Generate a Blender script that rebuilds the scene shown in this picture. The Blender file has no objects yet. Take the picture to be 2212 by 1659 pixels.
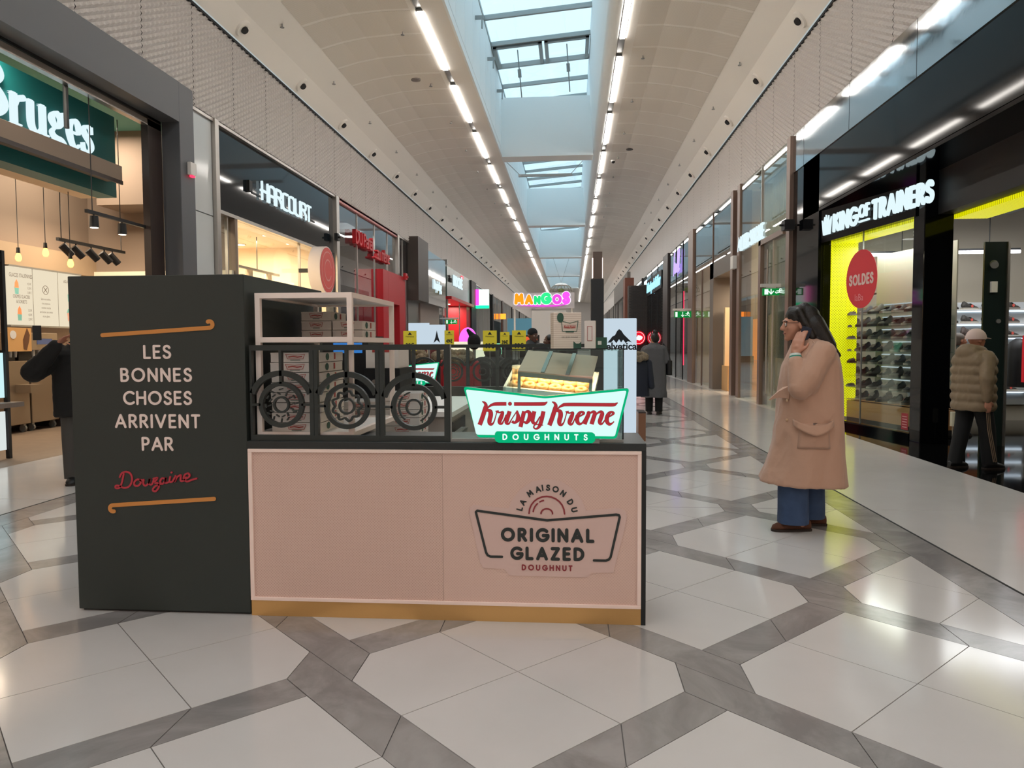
import bpy, bmesh, math, random
from mathutils import Vector, Matrix, Euler
random.seed(7)
sc = bpy.context.scene
COL = sc.collection
PI = math.pi

# ------------------------------------------------------------------ camera
F_PX, YAW, PITCH, ROLL, CAM_H = 1605.0, 4.6237, 3.0018, -0.2654, 1.45
_y, _p, _r = (math.radians(a) for a in (YAW, PITCH, ROLL))
_fw = Vector((-math.sin(_y)*math.cos(_p), math.cos(_y)*math.cos(_p), -math.sin(_p)))
_rt = Vector((math.cos(_y), math.sin(_y), 0))
_dn = _fw.cross(_rt)
_rt2 = _rt*math.cos(_r) - _dn*math.sin(_r)
_dn2 = _dn*math.cos(_r) + _rt*math.sin(_r)
cam_d = bpy.data.cameras.new('camera')
cam_d.sensor_width = 36.0
cam_d.lens = F_PX/2212*36.0
cam_d.clip_start, cam_d.clip_end = 0.05, 400
cam = bpy.data.objects.new('camera', cam_d)
cam.matrix_world = Matrix(((_rt2.x, -_dn2.x, -_fw.x, 0), (_rt2.y, -_dn2.y, -_fw.y, 0), (_rt2.z, -_dn2.z, -_fw.z, CAM_H), (0, 0, 0, 1)))
COL.objects.link(cam)
sc.camera = cam

# ------------------------------------------------------------------ world, view
w = bpy.data.worlds.new('overcast_sky'); sc.world = w; w.use_nodes = True
bg = w.node_tree.nodes['Background']
bg.inputs[0].default_value = (0.62, 0.80, 0.90, 1)
bg.inputs[1].default_value = 1.05
sc.view_settings.view_transform = 'Standard'
sc.view_settings.look = 'None'
sc.view_settings.gamma = 1.0
sc.view_settings.exposure = 0.68
sc.view_settings.use_curve_mapping = False
try:
    sc.cycles.use_denoising = True
    sc.cycles.max_bounces = 7
    sc.cycles.diffuse_bounces = 4
    sc.cycles.glossy_bounces = 4
    sc.cycles.transmission_bounces = 5
    sc.cycles.transparent_max_bounces = 14
    sc.cycles.caustics_reflective = False
    sc.cycles.caustics_refractive = False
    sc.cycles.sample_clamp_indirect = 4.0
    sc.cycles.use_light_tree = True
except Exception:
    pass
STRIP_E = 22.0      # brightness of the ceiling light strips

# ------------------------------------------------------------------ materials
def lin(c):
    if isinstance(c, str):
        c = c.lstrip('#'); c = [int(c[i:i+2], 16)/255 for i in (0, 2, 4)]
    return [x/12.92 if x <= 0.04045 else ((x+0.055)/1.055)**2.4 for x in c]
MATS = {}
def mat(name, col='#808080', rough=0.5, metal=0.0, emit=None, es=0.0, bump=None, noise=None, spec=0.5, coat=0.0, alpha=1.0, sheen=0.0):
    """Procedural principled material. bump=(scale, strength), noise=(scale, second colour, fac)."""
    if name in MATS: return MATS[name]
    m = bpy.data.materials.new(name); m.use_nodes = True
    nt = m.node_tree; b = nt.nodes['Principled BSDF']
    b.inputs['Base Color'].default_value = (*lin(col), 1)
    b.inputs['Roughness'].default_value = rough
    b.inputs['Metallic'].default_value = metal
    b.inputs['Specular IOR Level'].default_value = spec
    b.inputs['Coat Weight'].default_value = coat
    b.inputs['Alpha'].default_value = alpha
    if sheen: b.inputs['Sheen Weight'].default_value = sheen
    if emit is not None:
        b.inputs['Emission Color'].default_value = (*lin(emit), 1)
        b.inputs['Emission Strength'].default_value = es
    tc = None
    if bump or noise:
        tc = nt.nodes.new('ShaderNodeTexCoord')
    if noise:
        n = nt.nodes.new('ShaderNodeTexNoise'); n.inputs['Scale'].default_value = noise[0]; n.inputs['Detail'].default_value = 6
        nt.links.new(tc.outputs['Object'], n.inputs['Vector'])
        r = nt.nodes.new('ShaderNodeMapRange'); r.inputs[1].default_value = 0.35; r.inputs[2].default_value = 0.65
        r.inputs[4].default_value = noise[2]
        nt.links.new(n.outputs['Fac'], r.inputs[0])
        mx = nt.nodes.new('ShaderNodeMix'); mx.data_type = 'RGBA'
        mx.inputs[6].default_value = (*lin(col), 1); mx.inputs[7].default_value = (*lin(noise[1]), 1)
        nt.links.new(r.outputs[0], mx.inputs[0]); nt.links.new(mx.outputs[2], b.inputs['Base Color'])
    if bump:
        n2 = nt.nodes.new('ShaderNodeTexNoise'); n2.inputs['Scale'].default_value = bump[0]; n2.inputs['Detail'].default_value = 3
        nt.links.new(tc.outputs['Object'], n2.inputs['Vector'])
        bp = nt.nodes.new('ShaderNodeBump'); bp.inputs['Strength'].default_value = bump[1]; bp.inputs['Distance'].default_value = 0.01
        nt.links.new(n2.outputs['Fac'], bp.inputs['Height']); nt.links.new(bp.outputs[0], b.inputs['Normal'])
    MATS[name] = m
    return m
def emis(name, col, s):
    return mat(name, '#000000', 0.6, emit=col, es=s, spec=0.1)
def glassm(name, tint='#ffffff', ior=1.5, rough=0.0, extra=0.0):
    """clear pane: Fresnel reflection over straight-through transparency"""
    if name in MATS: return MATS[name]
    m = bpy.data.materials.new(name); m.use_nodes = True
    nt = m.node_tree; nt.nodes.clear()
    o = nt.nodes.new('ShaderNodeOutputMaterial'); mx = nt.nodes.new('ShaderNodeMixShader')
    t = nt.nodes.new('ShaderNodeBsdfTransparent'); t.inputs[0].default_value = (*lin(tint), 1)
    g = nt.nodes.new('ShaderNodeBsdfGlossy'); g.inputs['Roughness'].default_value = rough
    f0 = ((ior-1)/(ior+1))**2
    fr = nt.nodes.new('ShaderNodeLayerWeight'); fr.inputs[0].default_value = 0.5
    pw = nt.nodes.new('ShaderNodeMath'); pw.operation = 'POWER'; pw.inputs[1].default_value = 5.0
    ad = nt.nodes.new('ShaderNodeMath'); ad.operation = 'MULTIPLY_ADD'; ad.use_clamp = True; ad.inputs[1].default_value = 1-f0; ad.inputs[2].default_value = f0+extra
    nt.links.new(fr.outputs['Facing'], pw.inputs[0]); nt.links.new(pw.outputs[0], ad.inputs[0]); nt.links.new(ad.outputs[0], mx.inputs[0])
    nt.links.new(t.outputs[0], mx.inputs[1]); nt.links.new(g.outputs[0], mx.inputs[2]); nt.links.new(mx.outputs[0], o.inputs[0])
    MATS[name] = m
    return m
def dotted(name, col, hole, scale, rough=0.6, emit=None, es=0.0, relief=0.0, plane='xz'):
    """perforated sheet: a hexagonal dot raster by object coordinates (holes are darker and sunk)"""
    if name in MATS: return MATS[name]
    m = mat(name, col, rough, emit=emit, es=es); nt = m.node_tree; b = nt.nodes['Principled BSDF']
    tc = nt.nodes.new('ShaderNodeTexCoord'); v = nt.nodes.new('ShaderNodeTexVoronoi'); v.feature = 'F1'
    v.inputs['Scale'].default_value = scale; v.inputs['Randomness'].default_value = 0.0
    sp = nt.nodes.new('ShaderNodeSeparateXYZ'); cb = nt.nodes.new('ShaderNodeCombineXYZ'); mp = nt.nodes.new('ShaderNodeMapping'); mp.inputs['Rotation'].default_value = (0, 0, PI/4)
    nt.links.new(tc.outputs['Object'], sp.inputs[0]); nt.links.new(sp.outputs['XYZ'.index(plane[0].upper())], cb.inputs[0]); nt.links.new(sp.outputs['XYZ'.index(plane[1].upper())], cb.inputs[1])
    nt.links.new(cb.outputs[0], mp.inputs[0]); nt.links.new(mp.outputs[0], v.inputs['Vector']); v.voronoi_dimensions = '2D'
    r = nt.nodes.new('ShaderNodeMapRange'); r.inputs[1].default_value = 0.28; r.inputs[2].default_value = 0.36
    nt.links.new(v.outputs['Distance'], r.inputs[0])
    mx = nt.nodes.new('ShaderNodeMix'); mx.data_type = 'RGBA'
    mx.inputs[6].default_value = (*lin(hole), 1); mx.inputs[7].default_value = (*lin(col), 1)
    nt.links.new(r.outputs[0], mx.inputs[0]); nt.links.new(mx.outputs[2], b.inputs['Base Color'])
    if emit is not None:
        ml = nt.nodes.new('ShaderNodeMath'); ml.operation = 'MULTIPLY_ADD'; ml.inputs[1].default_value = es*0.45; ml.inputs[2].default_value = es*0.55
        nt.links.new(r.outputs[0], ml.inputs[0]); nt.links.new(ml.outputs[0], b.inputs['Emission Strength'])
    if relief:
        bp = nt.nodes.new('ShaderNodeBump'); bp.inputs['Strength'].default_value = relief; bp.inputs['Distance'].default_value = 0.004
        nt.links.new(r.outputs[0], bp.inputs['Height']); nt.links.new(bp.outputs[0], b.inputs['Normal'])
    return m
def striped(name, c1, c2, scale, axis='X', rough=0.5, emit=0.0, dist=0.0):
    if name in MATS: return MATS[name]
    m = mat(name, c1, rough); nt = m.node_tree; b = nt.nodes['Principled BSDF']
    tc = nt.nodes.new('ShaderNodeTexCoord'); wv = nt.nodes.new('ShaderNodeTexWave'); wv.bands_direction = axis
    wv.inputs['Scale'].default_value = scale; wv.inputs['Distortion'].default_value = dist
    nt.links.new(tc.outputs['Object'], wv.inputs['Vector'])
    mx = nt.nodes.new('ShaderNodeMix'); mx.data_type = 'RGBA'
    mx.inputs[6].default_value = (*lin(c1), 1); mx.inputs[7].default_value = (*lin(c2), 1)
    nt.links.new(wv.outputs['Fac'], mx.inputs[0]); nt.links.new(mx.outputs[2], b.inputs['Base Color'])
    return m
def marble(name, base, vein, rough, scale=1.6):
    if name in MATS: return MATS[name]
    m = mat(name, base, rough); nt = m.node_tree; b = nt.nodes['Principled BSDF']
    tc = nt.nodes.new('ShaderNodeNewGeometry')
    n = nt.nodes.new('ShaderNodeTexNoise'); n.inputs['Scale'].default_value = scale; n.inputs['Detail'].default_value = 9; n.inputs['Roughness'].default_value = 0.62
    n.inputs['Distortion'].default_value = 1.4
    nt.links.new(tc.outputs['Position'], n.inputs['Vector'])
    r = nt.nodes.new('ShaderNodeValToRGB'); r.color_ramp.elements[0].position = 0.38; r.color_ramp.elements[1].position = 0.66
    r.color_ramp.elements[0].color = (*lin(vein), 1); r.color_ramp.elements[1].color = (*lin(base), 1)
    nt.links.new(n.outputs['Fac'], r.inputs[0]); nt.links.new(r.outputs[0], b.inputs['Base Color'])
    return m

M_white = mat('painted_white', '#e9e5e1', 0.55)
M_ceil = mat('ceiling_plaster', '#f3eee6', 0.7)
M_well = mat('skylight_well_white', '#f7fafa', 0.7)
M_perf = striped('perforated_acoustic_metal', '#f0e9df', '#dad2c7', 16.0, 'DIAGONAL', 0.6)
M_saw = mat('folded_metal_panel', '#c8c2be', 0.4, 0.0)
M_dark = mat('dark_gap', '#1b1c1e', 0.8)
M_black = mat('black_matt', '#141416', 0.5)
M_blackgloss = mat('black_gloss', '#07080a', 0.06, spec=0.6)
M_steel = mat('brushed_steel', '#b5afa8', 0.32, 0.9, bump=(60, 0.05))
M_mirror = mat('mirror_steel', '#b9bdc0', 0.06, 1.0, bump=(2.2, 0.10))
M_bronze = mat('bronze_anodised', '#8a7468', 0.38, 0.6)
M_glass = glassm('shop_glass', '#f6faf8', 1.5)
M_glass_refl = glassm('shop_glass_upper', '#c9d3d6', 1.6, extra=0.10)
M_skyglass = glassm('skylight_glass', '#e8f6fa', 1.35)
M_caseglass = glassm('case_glass', '#f2fbf8', 1.5)
M_alu = mat('grey_aluminium', '#9a9b99', 0.4, 0.7)
M_tile = mat('polished_white_tile', '#cfcbc9', 0.12, spec=0.5, noise=(2.5, '#c8c4c1', 0.5))
M_stone = marble('grey_marble', '#a09c9b', '#827e7d', 0.16)
M_grout = mat('dark_grout', '#6e6865', 0.7)
M_greenpaint = mat('kiosk_dark_green', '#282f2c', 0.48, bump=(300, 0.08))
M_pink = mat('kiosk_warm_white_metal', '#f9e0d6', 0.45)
M_brass = mat('brushed_brass', '#dcae70', 0.36, 0.7, bump=(80, 0.04))
M_cream = mat('cream_letter', '#f0ddd6', 0.5)
M_strip = emis('light_strip', '#fff8f0', STRIP_E)
M_litwhite = emis('lit_white_letter', '#e4faff', 0.62)
M_red = mat('red_paint', '#c01f28', 0.45)
M_skin = mat('skin', '#b88068', 0.5)
M_skin_dark = mat('skin_dark', '#5a3a2c', 0.5)
M_hair = mat('black_hair', '#120e0d', 0.4, bump=(120, 0.3))

# ------------------------------------------------------------------ mesh builder
BASE = {}
def base(o):
    return BASE.get(o.name, Vector((0, 0, 0))) if o else Vector((0, 0, 0))
class MB:
    def __init__(s): s.v = []; s.f = []
    def add(s, vs, fs):
        n = len(s.v); s.v += [tuple(v) for v in vs]; s.f += [tuple(i+n for i in f) for f in fs]; return s
    def box(s, x0, x1, y0, y1, z0, z1):
        return s.add([(x0,y0,z0),(x1,y0,z0),(x1,y1,z0),(x0,y1,z0),(x0,y0,z1),(x1,y0,z1),(x1,y1,z1),(x0,y1,z1)],
                     [(3,2,1,0),(4,5,6,7),(0,1,5,4),(1,2,6,5),(2,3,7,6),(3,0,4,7)])
    def obox(s, c, size, rz=0.0, rx=0.0, ry=0.0):
        R = Euler((rx, ry, rz)).to_matrix(); c = Vector(c); hx, hy, hz = (q/2 for q in size)
        return s.add([c+R@Vector(p) for p in [(-hx,-hy,-hz),(hx,-hy,-hz),(hx,hy,-hz),(-hx,hy,-hz),(-hx,-hy,hz),(hx,-hy,hz),(hx,hy,hz),(-hx,hy,hz)]],
                     [(3,2,1,0),(4,5,6,7),(0,1,5,4),(1,2,6,5),(2,3,7,6),(3,0,4,7)])
    def quad(s, a, b, c, d): return s.add([a, b, c, d], [(0, 1, 2, 3)])
    def prism(s, poly, axis, a, b):
        def P(u, v, t): return {'x': (t, u, v), 'y': (u, t, v), 'z': (u, v, t)}[axis]
        n = len(poly)
        s.add([P(u, v, a) for u, v in poly]+[P(u, v, b) for u, v in poly],
              [tuple(range(n))[::-1], tuple(range(n, 2*n))]+[(i, (i+1) % n, n+(i+1) % n, n+i) for i in range(n)])
        return s
    def cyl(s, p0, p1, r0, r1=None, n=12, caps=True):
        r1 = r0 if r1 is None else r1
        p0, p1 = Vector(p0), Vector(p1); d = (p1-p0).normalized()
        a = d.orthogonal().normalized(); b = d.cross(a)
        vs = [p0+(a*math.cos(2*PI*i/n)+b*math.sin(2*PI*i/n))*r0 for i in range(n)]+[p1+(a*math.cos(2*PI*i/n)+b*math.sin(2*PI*i/n))*r1 for i in range(n)]
        fs = [(i, (i+1) % n, n+(i+1) % n, n+i) for i in range(n)]
        if caps: fs += [tuple(range(n))[::-1], tuple(range(n, 2*n))]
        return s.add(vs, fs)
    def tube(s, pts, r, n=8, closed=False):
        pts = [Vector(p) for p in pts]; m = len(pts); rs = r if isinstance(r, (list, tuple)) else [r]*m
        vs = []; prev = None
        for i, p in enumerate(pts):
            if closed: d = pts[(i+1) % m]-pts[i-1]
            else: d = pts[min(i+1, m-1)]-pts[max(i-1, 0)]
            d = d.normalized()
            a = d.orthogonal().normalized() if prev is None else (prev-d*prev.dot(d)).normalized()
            prev = a; b = d.cross(a)
            vs += [p+(a*math.cos(2*PI*k/n)+b*math.sin(2*PI*k/n))*rs[i] for k in range(n)]
        fs = []
        for i in range(m if closed else m-1):
            j = (i+1) % m
            fs += [(i*n+k, i*n+(k+1) % n, j*n+(k+1) % n, j*n+k) for k in range(n)]
        if not closed: fs += [tuple(range(n))[::-1], tuple(range((m-1)*n, m*n))]
        return s.add(vs, fs)
    def lathe(s, prof, c, n=20, closed=False):
        c = Vector(c); m = len(prof)
        vs = [c+Vector((r*math.cos(2*PI*k/n), r*math.sin(2*PI*k/n), z)) for r, z in prof for k in range(n)]
        fs = [(i*n+k, i*n+(k+1) % n, (i+1)*n+(k+1) % n, (i+1)*n+k) for i in range(m-1) for k in range(n)]
        return s.add(vs, fs)
    def ell(s, c, r, rot=None, nu=14, nv=9):
        c = Vector(c); R = Euler(rot).to_matrix() if rot else Matrix.Identity(3)
        vs = [c+R@Vector((0, 0, -r[2]))]
        for j in range(1, nv):
            t = -PI/2+PI*j/nv
            vs += [c+R@Vector((r[0]*math.cos(t)*math.cos(2*PI*k/nu), r[1]*math.cos(t)*math.sin(2*PI*k/nu), r[2]*math.sin(t))) for k in range(nu)]
        vs.append(c+R@Vector((0, 0, r[2])))
        fs = [(0, 1+(k+1) % nu, 1+k) for k in range(nu)]
        for j in range(nv-2):
            fs += [(1+j*nu+k, 1+j*nu+(k+1) % nu, 1+(j+1)*nu+(k+1) % nu, 1+(j+1)*nu+k) for k in range(nu)]
        L = len(vs)-1; fs += [(L, 1+(nv-2)*nu+k, 1+(nv-2)*nu+(k+1) % nu) for k in range(nu)]
        return s.add(vs, fs)
    def torus(s, c, R, r, rot=None, n=24, m=10, zs=1.0):
        c = Vector(c); Q = Euler(rot).to_matrix() if rot else Matrix.Identity(3)
        vs = [c+Q@Vector(((R+r*math.cos(2*PI*j/m))*math.cos(2*PI*i/n), (R+r*math.cos(2*PI*j/m))*math.sin(2*PI*i/n), zs*r*math.sin(2*PI*j/m))) for i in range(n) for j in range(m)]
        fs = [(i*m+j, ((i+1) % n)*m+j, ((i+1) % n)*m+(j+1) % m, i*m+(j+1) % m) for i in range(n) for j in range(m)]
        return s.add(vs, fs)
    def capsule(s, p0, p1, r0, r1, n=12):
        p0, p1 = Vector(p0), Vector(p1)
        s.cyl(p0, p1, r0, r1, n); s.ell(p0, (r0, r0, r0), None, n, 7); return s.ell(p1, (r1, r1, r1), None, n, 7)
    def loft(s, rings, cap=True):
        n = len(rings[0]); vs = [p for r in rings for p in r]
        fs = [(i*n+k, i*n+(k+1) % n, (i+1)*n+(k+1) % n, (i+1)*n+k) for i in range(len(rings)-1) for k in range(n)]
        if cap: fs += [tuple(range(n))[::-1], tuple(range((len(rings)-1)*n, len(rings)*n))]
        return s.add(vs, fs)
    def plate(s, poly, fr, d0, d1):
        """polygon in a 2D frame (o,U,V,N) given thickness from d0 to d1 along N"""
        o, U, V, N = fr; n = len(poly)
        s.add([o+U*u+V*v+N*d1 for u, v in poly]+[o+U*u+V*v+N*d0 for u, v in poly],
              [tuple(range(n)), tuple(range(n, 2*n))[::-1]]+[(n+i, n+(i+1) % n, (i+1) % n, i) for i in range(n)])
        return s
    def ribbon(s, pts, wd, fr, d0, d1, closed=False, cap=True):
        o, U, V, N = fr; m = len(pts)
        if m < 2: return s
        ws = wd if isinstance(wd, (list, tuple)) else [wd]*m
        L = []; R = []
        for i in range(m):
            if closed: a, b = pts[i-1], pts[(i+1) % m]
            else: a, b = pts[max(i-1, 0)], pts[min(i+1, m-1)]
            dx, dy = b[0]-a[0], b[1]-a[1]; l = math.hypot(dx, dy) or 1e-9
            nx, ny = -dy/l, dx/l; h = ws[i]/2
            L.append((pts[i][0]+nx*h, pts[i][1]+ny*h)); R.append((pts[i][0]-nx*h, pts[i][1]-ny*h))
        def P(q, d): return o+U*q[0]+V*q[1]+N*d
        vs = [P(q, d1) for q in L]+[P(q, d1) for q in R]+[P(q, d0) for q in L]+[P(q, d0) for q in R]
        fs = []
        for i in range(m if closed else m-1):
            j = (i+1) % m
            fs += [(i, m+i, m+j, j), (i, j, 2*m+j, 2*m+i), (m+j, m+i, 3*m+i, 3*m+j)]
        s.add(vs, fs)
        if cap and not closed:
            for i, sg in ((0, -1), (m-1, 1)):
                h = ws[i]/2
                if h < 1e-5: continue
                a, b = (pts[0], pts[1]) if i == 0 else (pts[m-2], pts[m-1])
                ang = math.atan2((b[1]-a[1])*sg, (b[0]-a[0])*sg)
                s.plate([(pts[i][0]+h*math.cos(ang-PI/2+PI*k/8), pts[i][1]+h*math.sin(ang-PI/2+PI*k/8)) for k in range(9)], fr, d0, d1)
        return s
    def strokes(s, sts, wd, fr, d0, d1):
        """strokes that cross lie a hair above one another so that no two faces coincide"""
        n = 0
        for st in sts:
            closed = st[0] == 'C'; pts = st[1]; ww = st[2] if len(st) > 2 else wd
            if st[0] == 'L':
                for i in range(len(pts)-1):
                    s.ribbon([pts[i], pts[i+1]], ww, fr, d0, d1+n*8e-5); n += 1
            else: s.ribbon(pts, ww, fr, d0, d1+n*8e-5, closed); n += 1
        return s
    def xf(s, m):
        s.v = [tuple(m @ Vector(v)) for v in s.v]; return s
    def mesh(s, name, m=None, smooth=False, off=Vector((0, 0, 0)), ang=None):
        me = bpy.data.meshes.new(name)
        me.from_pydata([(v[0]-off[0], v[1]-off[1], v[2]-off[2]) for v in s.v], [], s.f); me.update()
        if m: me.materials.append(m)
        if smooth:
            me.shade_smooth()
            if ang: me.set_sharp_from_angle(angle=math.radians(ang))
        return me
    def build(s, name, m, parent=None, smooth=False, bevel=0.0, local=False, ang=40, kind=None):
        off = Vector((0, 0, 0)) if local else base(parent)
        me = s.mesh(name, m, smooth, off, ang)
        o = bpy.data.objects.new(name, me); COL.objects.link(o)
        if parent: o.parent = parent; BASE[o.name] = base(parent)
        if bevel:
            b = o.modifiers.new('bevel', 'BEVEL'); b.width = bevel; b.segments = 2; b.limit_method = 'ANGLE'
        if kind: o['kind'] = kind
        return o
def box(name, m, parent, *a, bevel=0.0): return MB().box(*a).build(name, m, parent, bevel=bevel)
def tag(o, label=None, cat=None, group=None, kind=None):
    for k, v in (('label', label), ('category', cat), ('group', group), ('kind', kind)):
        if v: o[k] = v
    return o
def thing(name, label, cat, loc, group=None, rz=0.0):
    o = bpy.data.objects.new(name, None); COL.objects.link(o); o.empty_display_size = 0.1
    o.location = loc; o.rotation_euler = (0, 0, rz); BASE[o.name] = Vector(loc)
    return tag(o, label, cat, group)
def struct(o): o['kind'] = 'structure'; return o
def dup(o, loc=None, rz=None, label=None, group=None, parent=None, scale=None):
    c = o.copy(); COL.objects.link(c)
    if parent: c.parent = parent
    if loc is not None: c.location = loc
    if rz is not None: c.rotation_euler = (0, 0, rz)
    if scale is not None: c.scale = scale
    if label: c['label'] = label
    if group: c['group'] = group
    for ch in o.children:
        dup(ch, parent=c)
    return c
def inst(name, me, parent, loc, rz=0.0):
    o = bpy.data.objects.new(name, me); COL.objects.link(o); o.parent = parent
    o.location = Vector(loc)-base(parent); o.rotation_euler = (0, 0, rz); return o
def area(name, loc, size, power, col=(1, 1, 1), rot=(0, 0, 0), parent=None, spread=PI):
    l = bpy.data.lights.new(name, 'AREA'); l.shape = 'RECTANGLE'; l.size, l.size_y = size; l.energy = power; l.color = col; l.spread = spread
    o = bpy.data.objects.new(name, l); COL.objects.link(o); o.location = loc; o.rotation_euler = rot
    if parent: o.parent = parent; o.location = Vector(loc)-base(parent)
    return o
def spot(name, loc, power, col, target, angle=70, parent=None, r=0.05):
    l = bpy.data.lights.new(name, 'SPOT'); l.energy = power; l.color = col; l.spot_size = math.radians(angle); l.spot_blend = 0.6; l.shadow_soft_size = r
    o = bpy.data.objects.new(name, l); COL.objects.link(o); o.location = loc
    o.rotation_euler = (Vector(target)-Vector(loc)).to_track_quat('-Z', 'Y').to_euler()
    if parent: o.parent = parent; o.location = Vector(loc)-base(parent)
    return o
def frame(o, U, V=(0, 0, 1)):
    U, V = Vector(U).normalized(), Vector(V).normalized()
    return (Vector(o), U, V, U.cross(V))

# ------------------------------------------------------------------ lettering
def arc(cx, cy, rx, ry, a0, a1, n=None):
    n = n or max(4, int(abs(a1-a0)/15))
    return [(cx+rx*math.cos(math.radians(a0+(a1-a0)*i/n)), cy+ry*math.sin(math.radians(a0+(a1-a0)*i/n))) for i in range(n+1)]
def crom(pts, n=6, closed=False):
    """Catmull-Rom through the points (tuples of any length)"""
    out = []; m = len(pts)
    for i in range(m if closed else m-1):
        if closed: p0, p1, p2, p3 = pts[i-1], pts[i], pts[(i+1) % m], pts[(i+2) % m]
        else: p0, p1, p2, p3 = pts[max(i-1, 0)], pts[i], pts[i+1], pts[min(i+2, m-1)]
        for k in range(n):
            t = k/n
            out.append(tuple(0.5*((2*b)+(-a+c)*t+(2*a-5*b+4*c-d)*t*t+(-a+3*b-3*c+d)*t**3) for a, b, c, d in zip(p0, p1, p2, p3)))
    if not closed: out.append(tuple(pts[-1]))
    return out
GL = {
 'A': (.82, [('L', [(0,0),(.41,1),(.82,0)]), ('L', [(.14,.32),(.68,.32)])]),
 'B': (.56, [('L', [(.28,.53),(0,.53)]), ('L', [(.28,1),(0,1),(0,0),(.30,0)]), ('S', arc(.28,.765,.23,.235,90,-90)), ('S', arc(.30,.265,.26,.265,90,-90))]),
 'C': (.80, [('S', arc(.5,.5,.5,.5,48,312))]),
 'D': (.72, [('L', [(.24,0),(0,0),(0,1),(.24,1)]), ('S', arc(.24,.5,.48,.5,90,-90))]),
 'E': (.48, [('L', [(.48,1),(0,1),(0,0),(.48,0)]), ('L', [(0,.52),(.42,.52)])]),
 'F': (.46, [('L', [(.46,1),(0,1),(0,0)]), ('L', [(0,.5),(.4,.5)])]),
 'G': (.90, [('S', arc(.5,.5,.5,.5,45,340)), ('L', [(.97,.33),(.97,.46),(.55,.46)])]),
 'H': (.68, [('L', [(0,0),(0,1)]), ('L', [(.68,0),(.68,1)]), ('L', [(0,.52),(.68,.52)])]),
 'I': (.0, [('L', [(0,0),(0,1)])]),
 'J': (.4, [('S', [(.4,1),(.4,.3)]+arc(.18,.22,.22,.22,0,-160))]),
 'K': (.62, [('L', [(0,0),(0,1)]), ('L', [(.58,1),(.02,.45)]), ('L', [(.2,.6),(.62,0)])]),
 'L': (.46, [('L', [(0,1),(0,0),(.46,0)])]),
 'M': (.86, [('L', [(0,0),(.1,1),(.43,.3),(.76,1),(.86,0)])]),
 'N': (.70, [('L', [(0,0),(0,1),(.70,0),(.70,1)])]),
 'O': (1.0, [('C', arc(.5,.5,.5,.5,0,345,23))]),
 'P': (.52, [('L', [(.26,1),(0,1),(0,0)]), ('L', [(.26,.46),(0,.46)]), ('S', arc(.26,.73,.26,.27,90,-90))]),
 'R': (.58, [('L', [(.26,1),(0,1),(0,0)]), ('L', [(.26,.48),(0,.48)]), ('S', arc(.26,.74,.26,.26,90,-90)), ('L', [(.24,.48),(.58,0)])]),
 'S': (.54, [('S', crom([(.50,.84),(.42,.95),(.28,1),(.10,.93),(.03,.76),(.12,.60),(.30,.51),(.47,.41),(.54,.25),(.46,.07),(.26,0),(.10,.04),(0,.17)], 4))]),
 'T': (.60, [('L', [(0,1),(.6,1)]), ('L', [(.3,1),(.3,0)])]),
 'U': (.66, [('S', [(0,1),(0,.34)]+arc(.33,.33,.33,.33,180,360)+[(.66,.34),(.66,1)])]),
 'V': (.80, [('L', [(0,1),(.4,0),(.8,1)])]),
 'W': (1.1, [('L', [(0,1),(.28,0),(.55,.9),(.82,0),(1.1,1)])]),
 'Y': (.7, [('L', [(0,1),(.35,.45),(.7,1)]), ('L', [(.35,.45),(.35,0)])]),
 'Z': (.58, [('L', [(0,1),(.58,1),(0,0),(.58,0)])]),
 ' ': (.25, []),
}
def stext(s, gap=.26, sx=1.0, glyphs=GL):
    """list of (strokes, x0) of a line of unit cap height and its width"""
    out = []; x = 0
    for i, ch in enumerate(s):
        wd, st = glyphs[ch]
        out.append((st, x, wd*sx)); x += wd*sx+gap
    return out, x-gap
def caps(mb, s, cx, cz, h, wt, fr, d0, d1, gap=.26, sx=1.0, align='c', glyphs=GL, each=None):
    """centred capitals written with strokes of weight wt (share of the cap height)"""
    t, W = stext(s, gap, sx, glyphs); hh = h*(1-wt)
    x0 = cx-(W*hh/2 if align == 'c' else 0)
    for st, x, wd in t:
        m = each() if each else mb
        sts = [(k[0], [(x0+(x+p[0]*sx)*hh, cz+wt*h/2+p[1]*hh) for p in k[1]]) for k in st]
        m.strokes(sts, wt*h, fr, d0, d1)
    return W*hh
def btext(s, size, fr, parent, m, name='lettering', d=0.002, depth=0.0, bold=0.0, align='CENTER', sx=1.0, shear=0.0, local=False):
    """print in Blender's built-in face, turned into a mesh"""
    cu = bpy.data.curves.new('t', 'FONT'); cu.body = s; cu.size = size; cu.align_x = align; cu.extrude = depth; cu.offset = bold; cu.resolution_u = 3; cu.shear = shear
    to = bpy.data.objects.new('t', cu); COL.objects.link(to)
    dg = bpy.context.evaluated_depsgraph_get()
    me = bpy.data.meshes.new_from_object(to.evaluated_get(dg)); me.name = name
    bpy.data.objects.remove(to); bpy.data.curves.remove(cu)
    o, U, V, N = fr; off = Vector((0, 0, 0)) if local else base(parent)
    for v in me.vertices:
        c = v.co.copy(); v.co = o+U*(c.x*sx)+V*c.y+N*(c.z+d+depth)-off
    me.materials.clear(); me.materials.append(m)
    ob = bpy.data.objects.new(name, me); COL.objects.link(ob); ob.parent = parent
    if parent: BASE[ob.name] = base(parent)
    return ob
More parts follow.
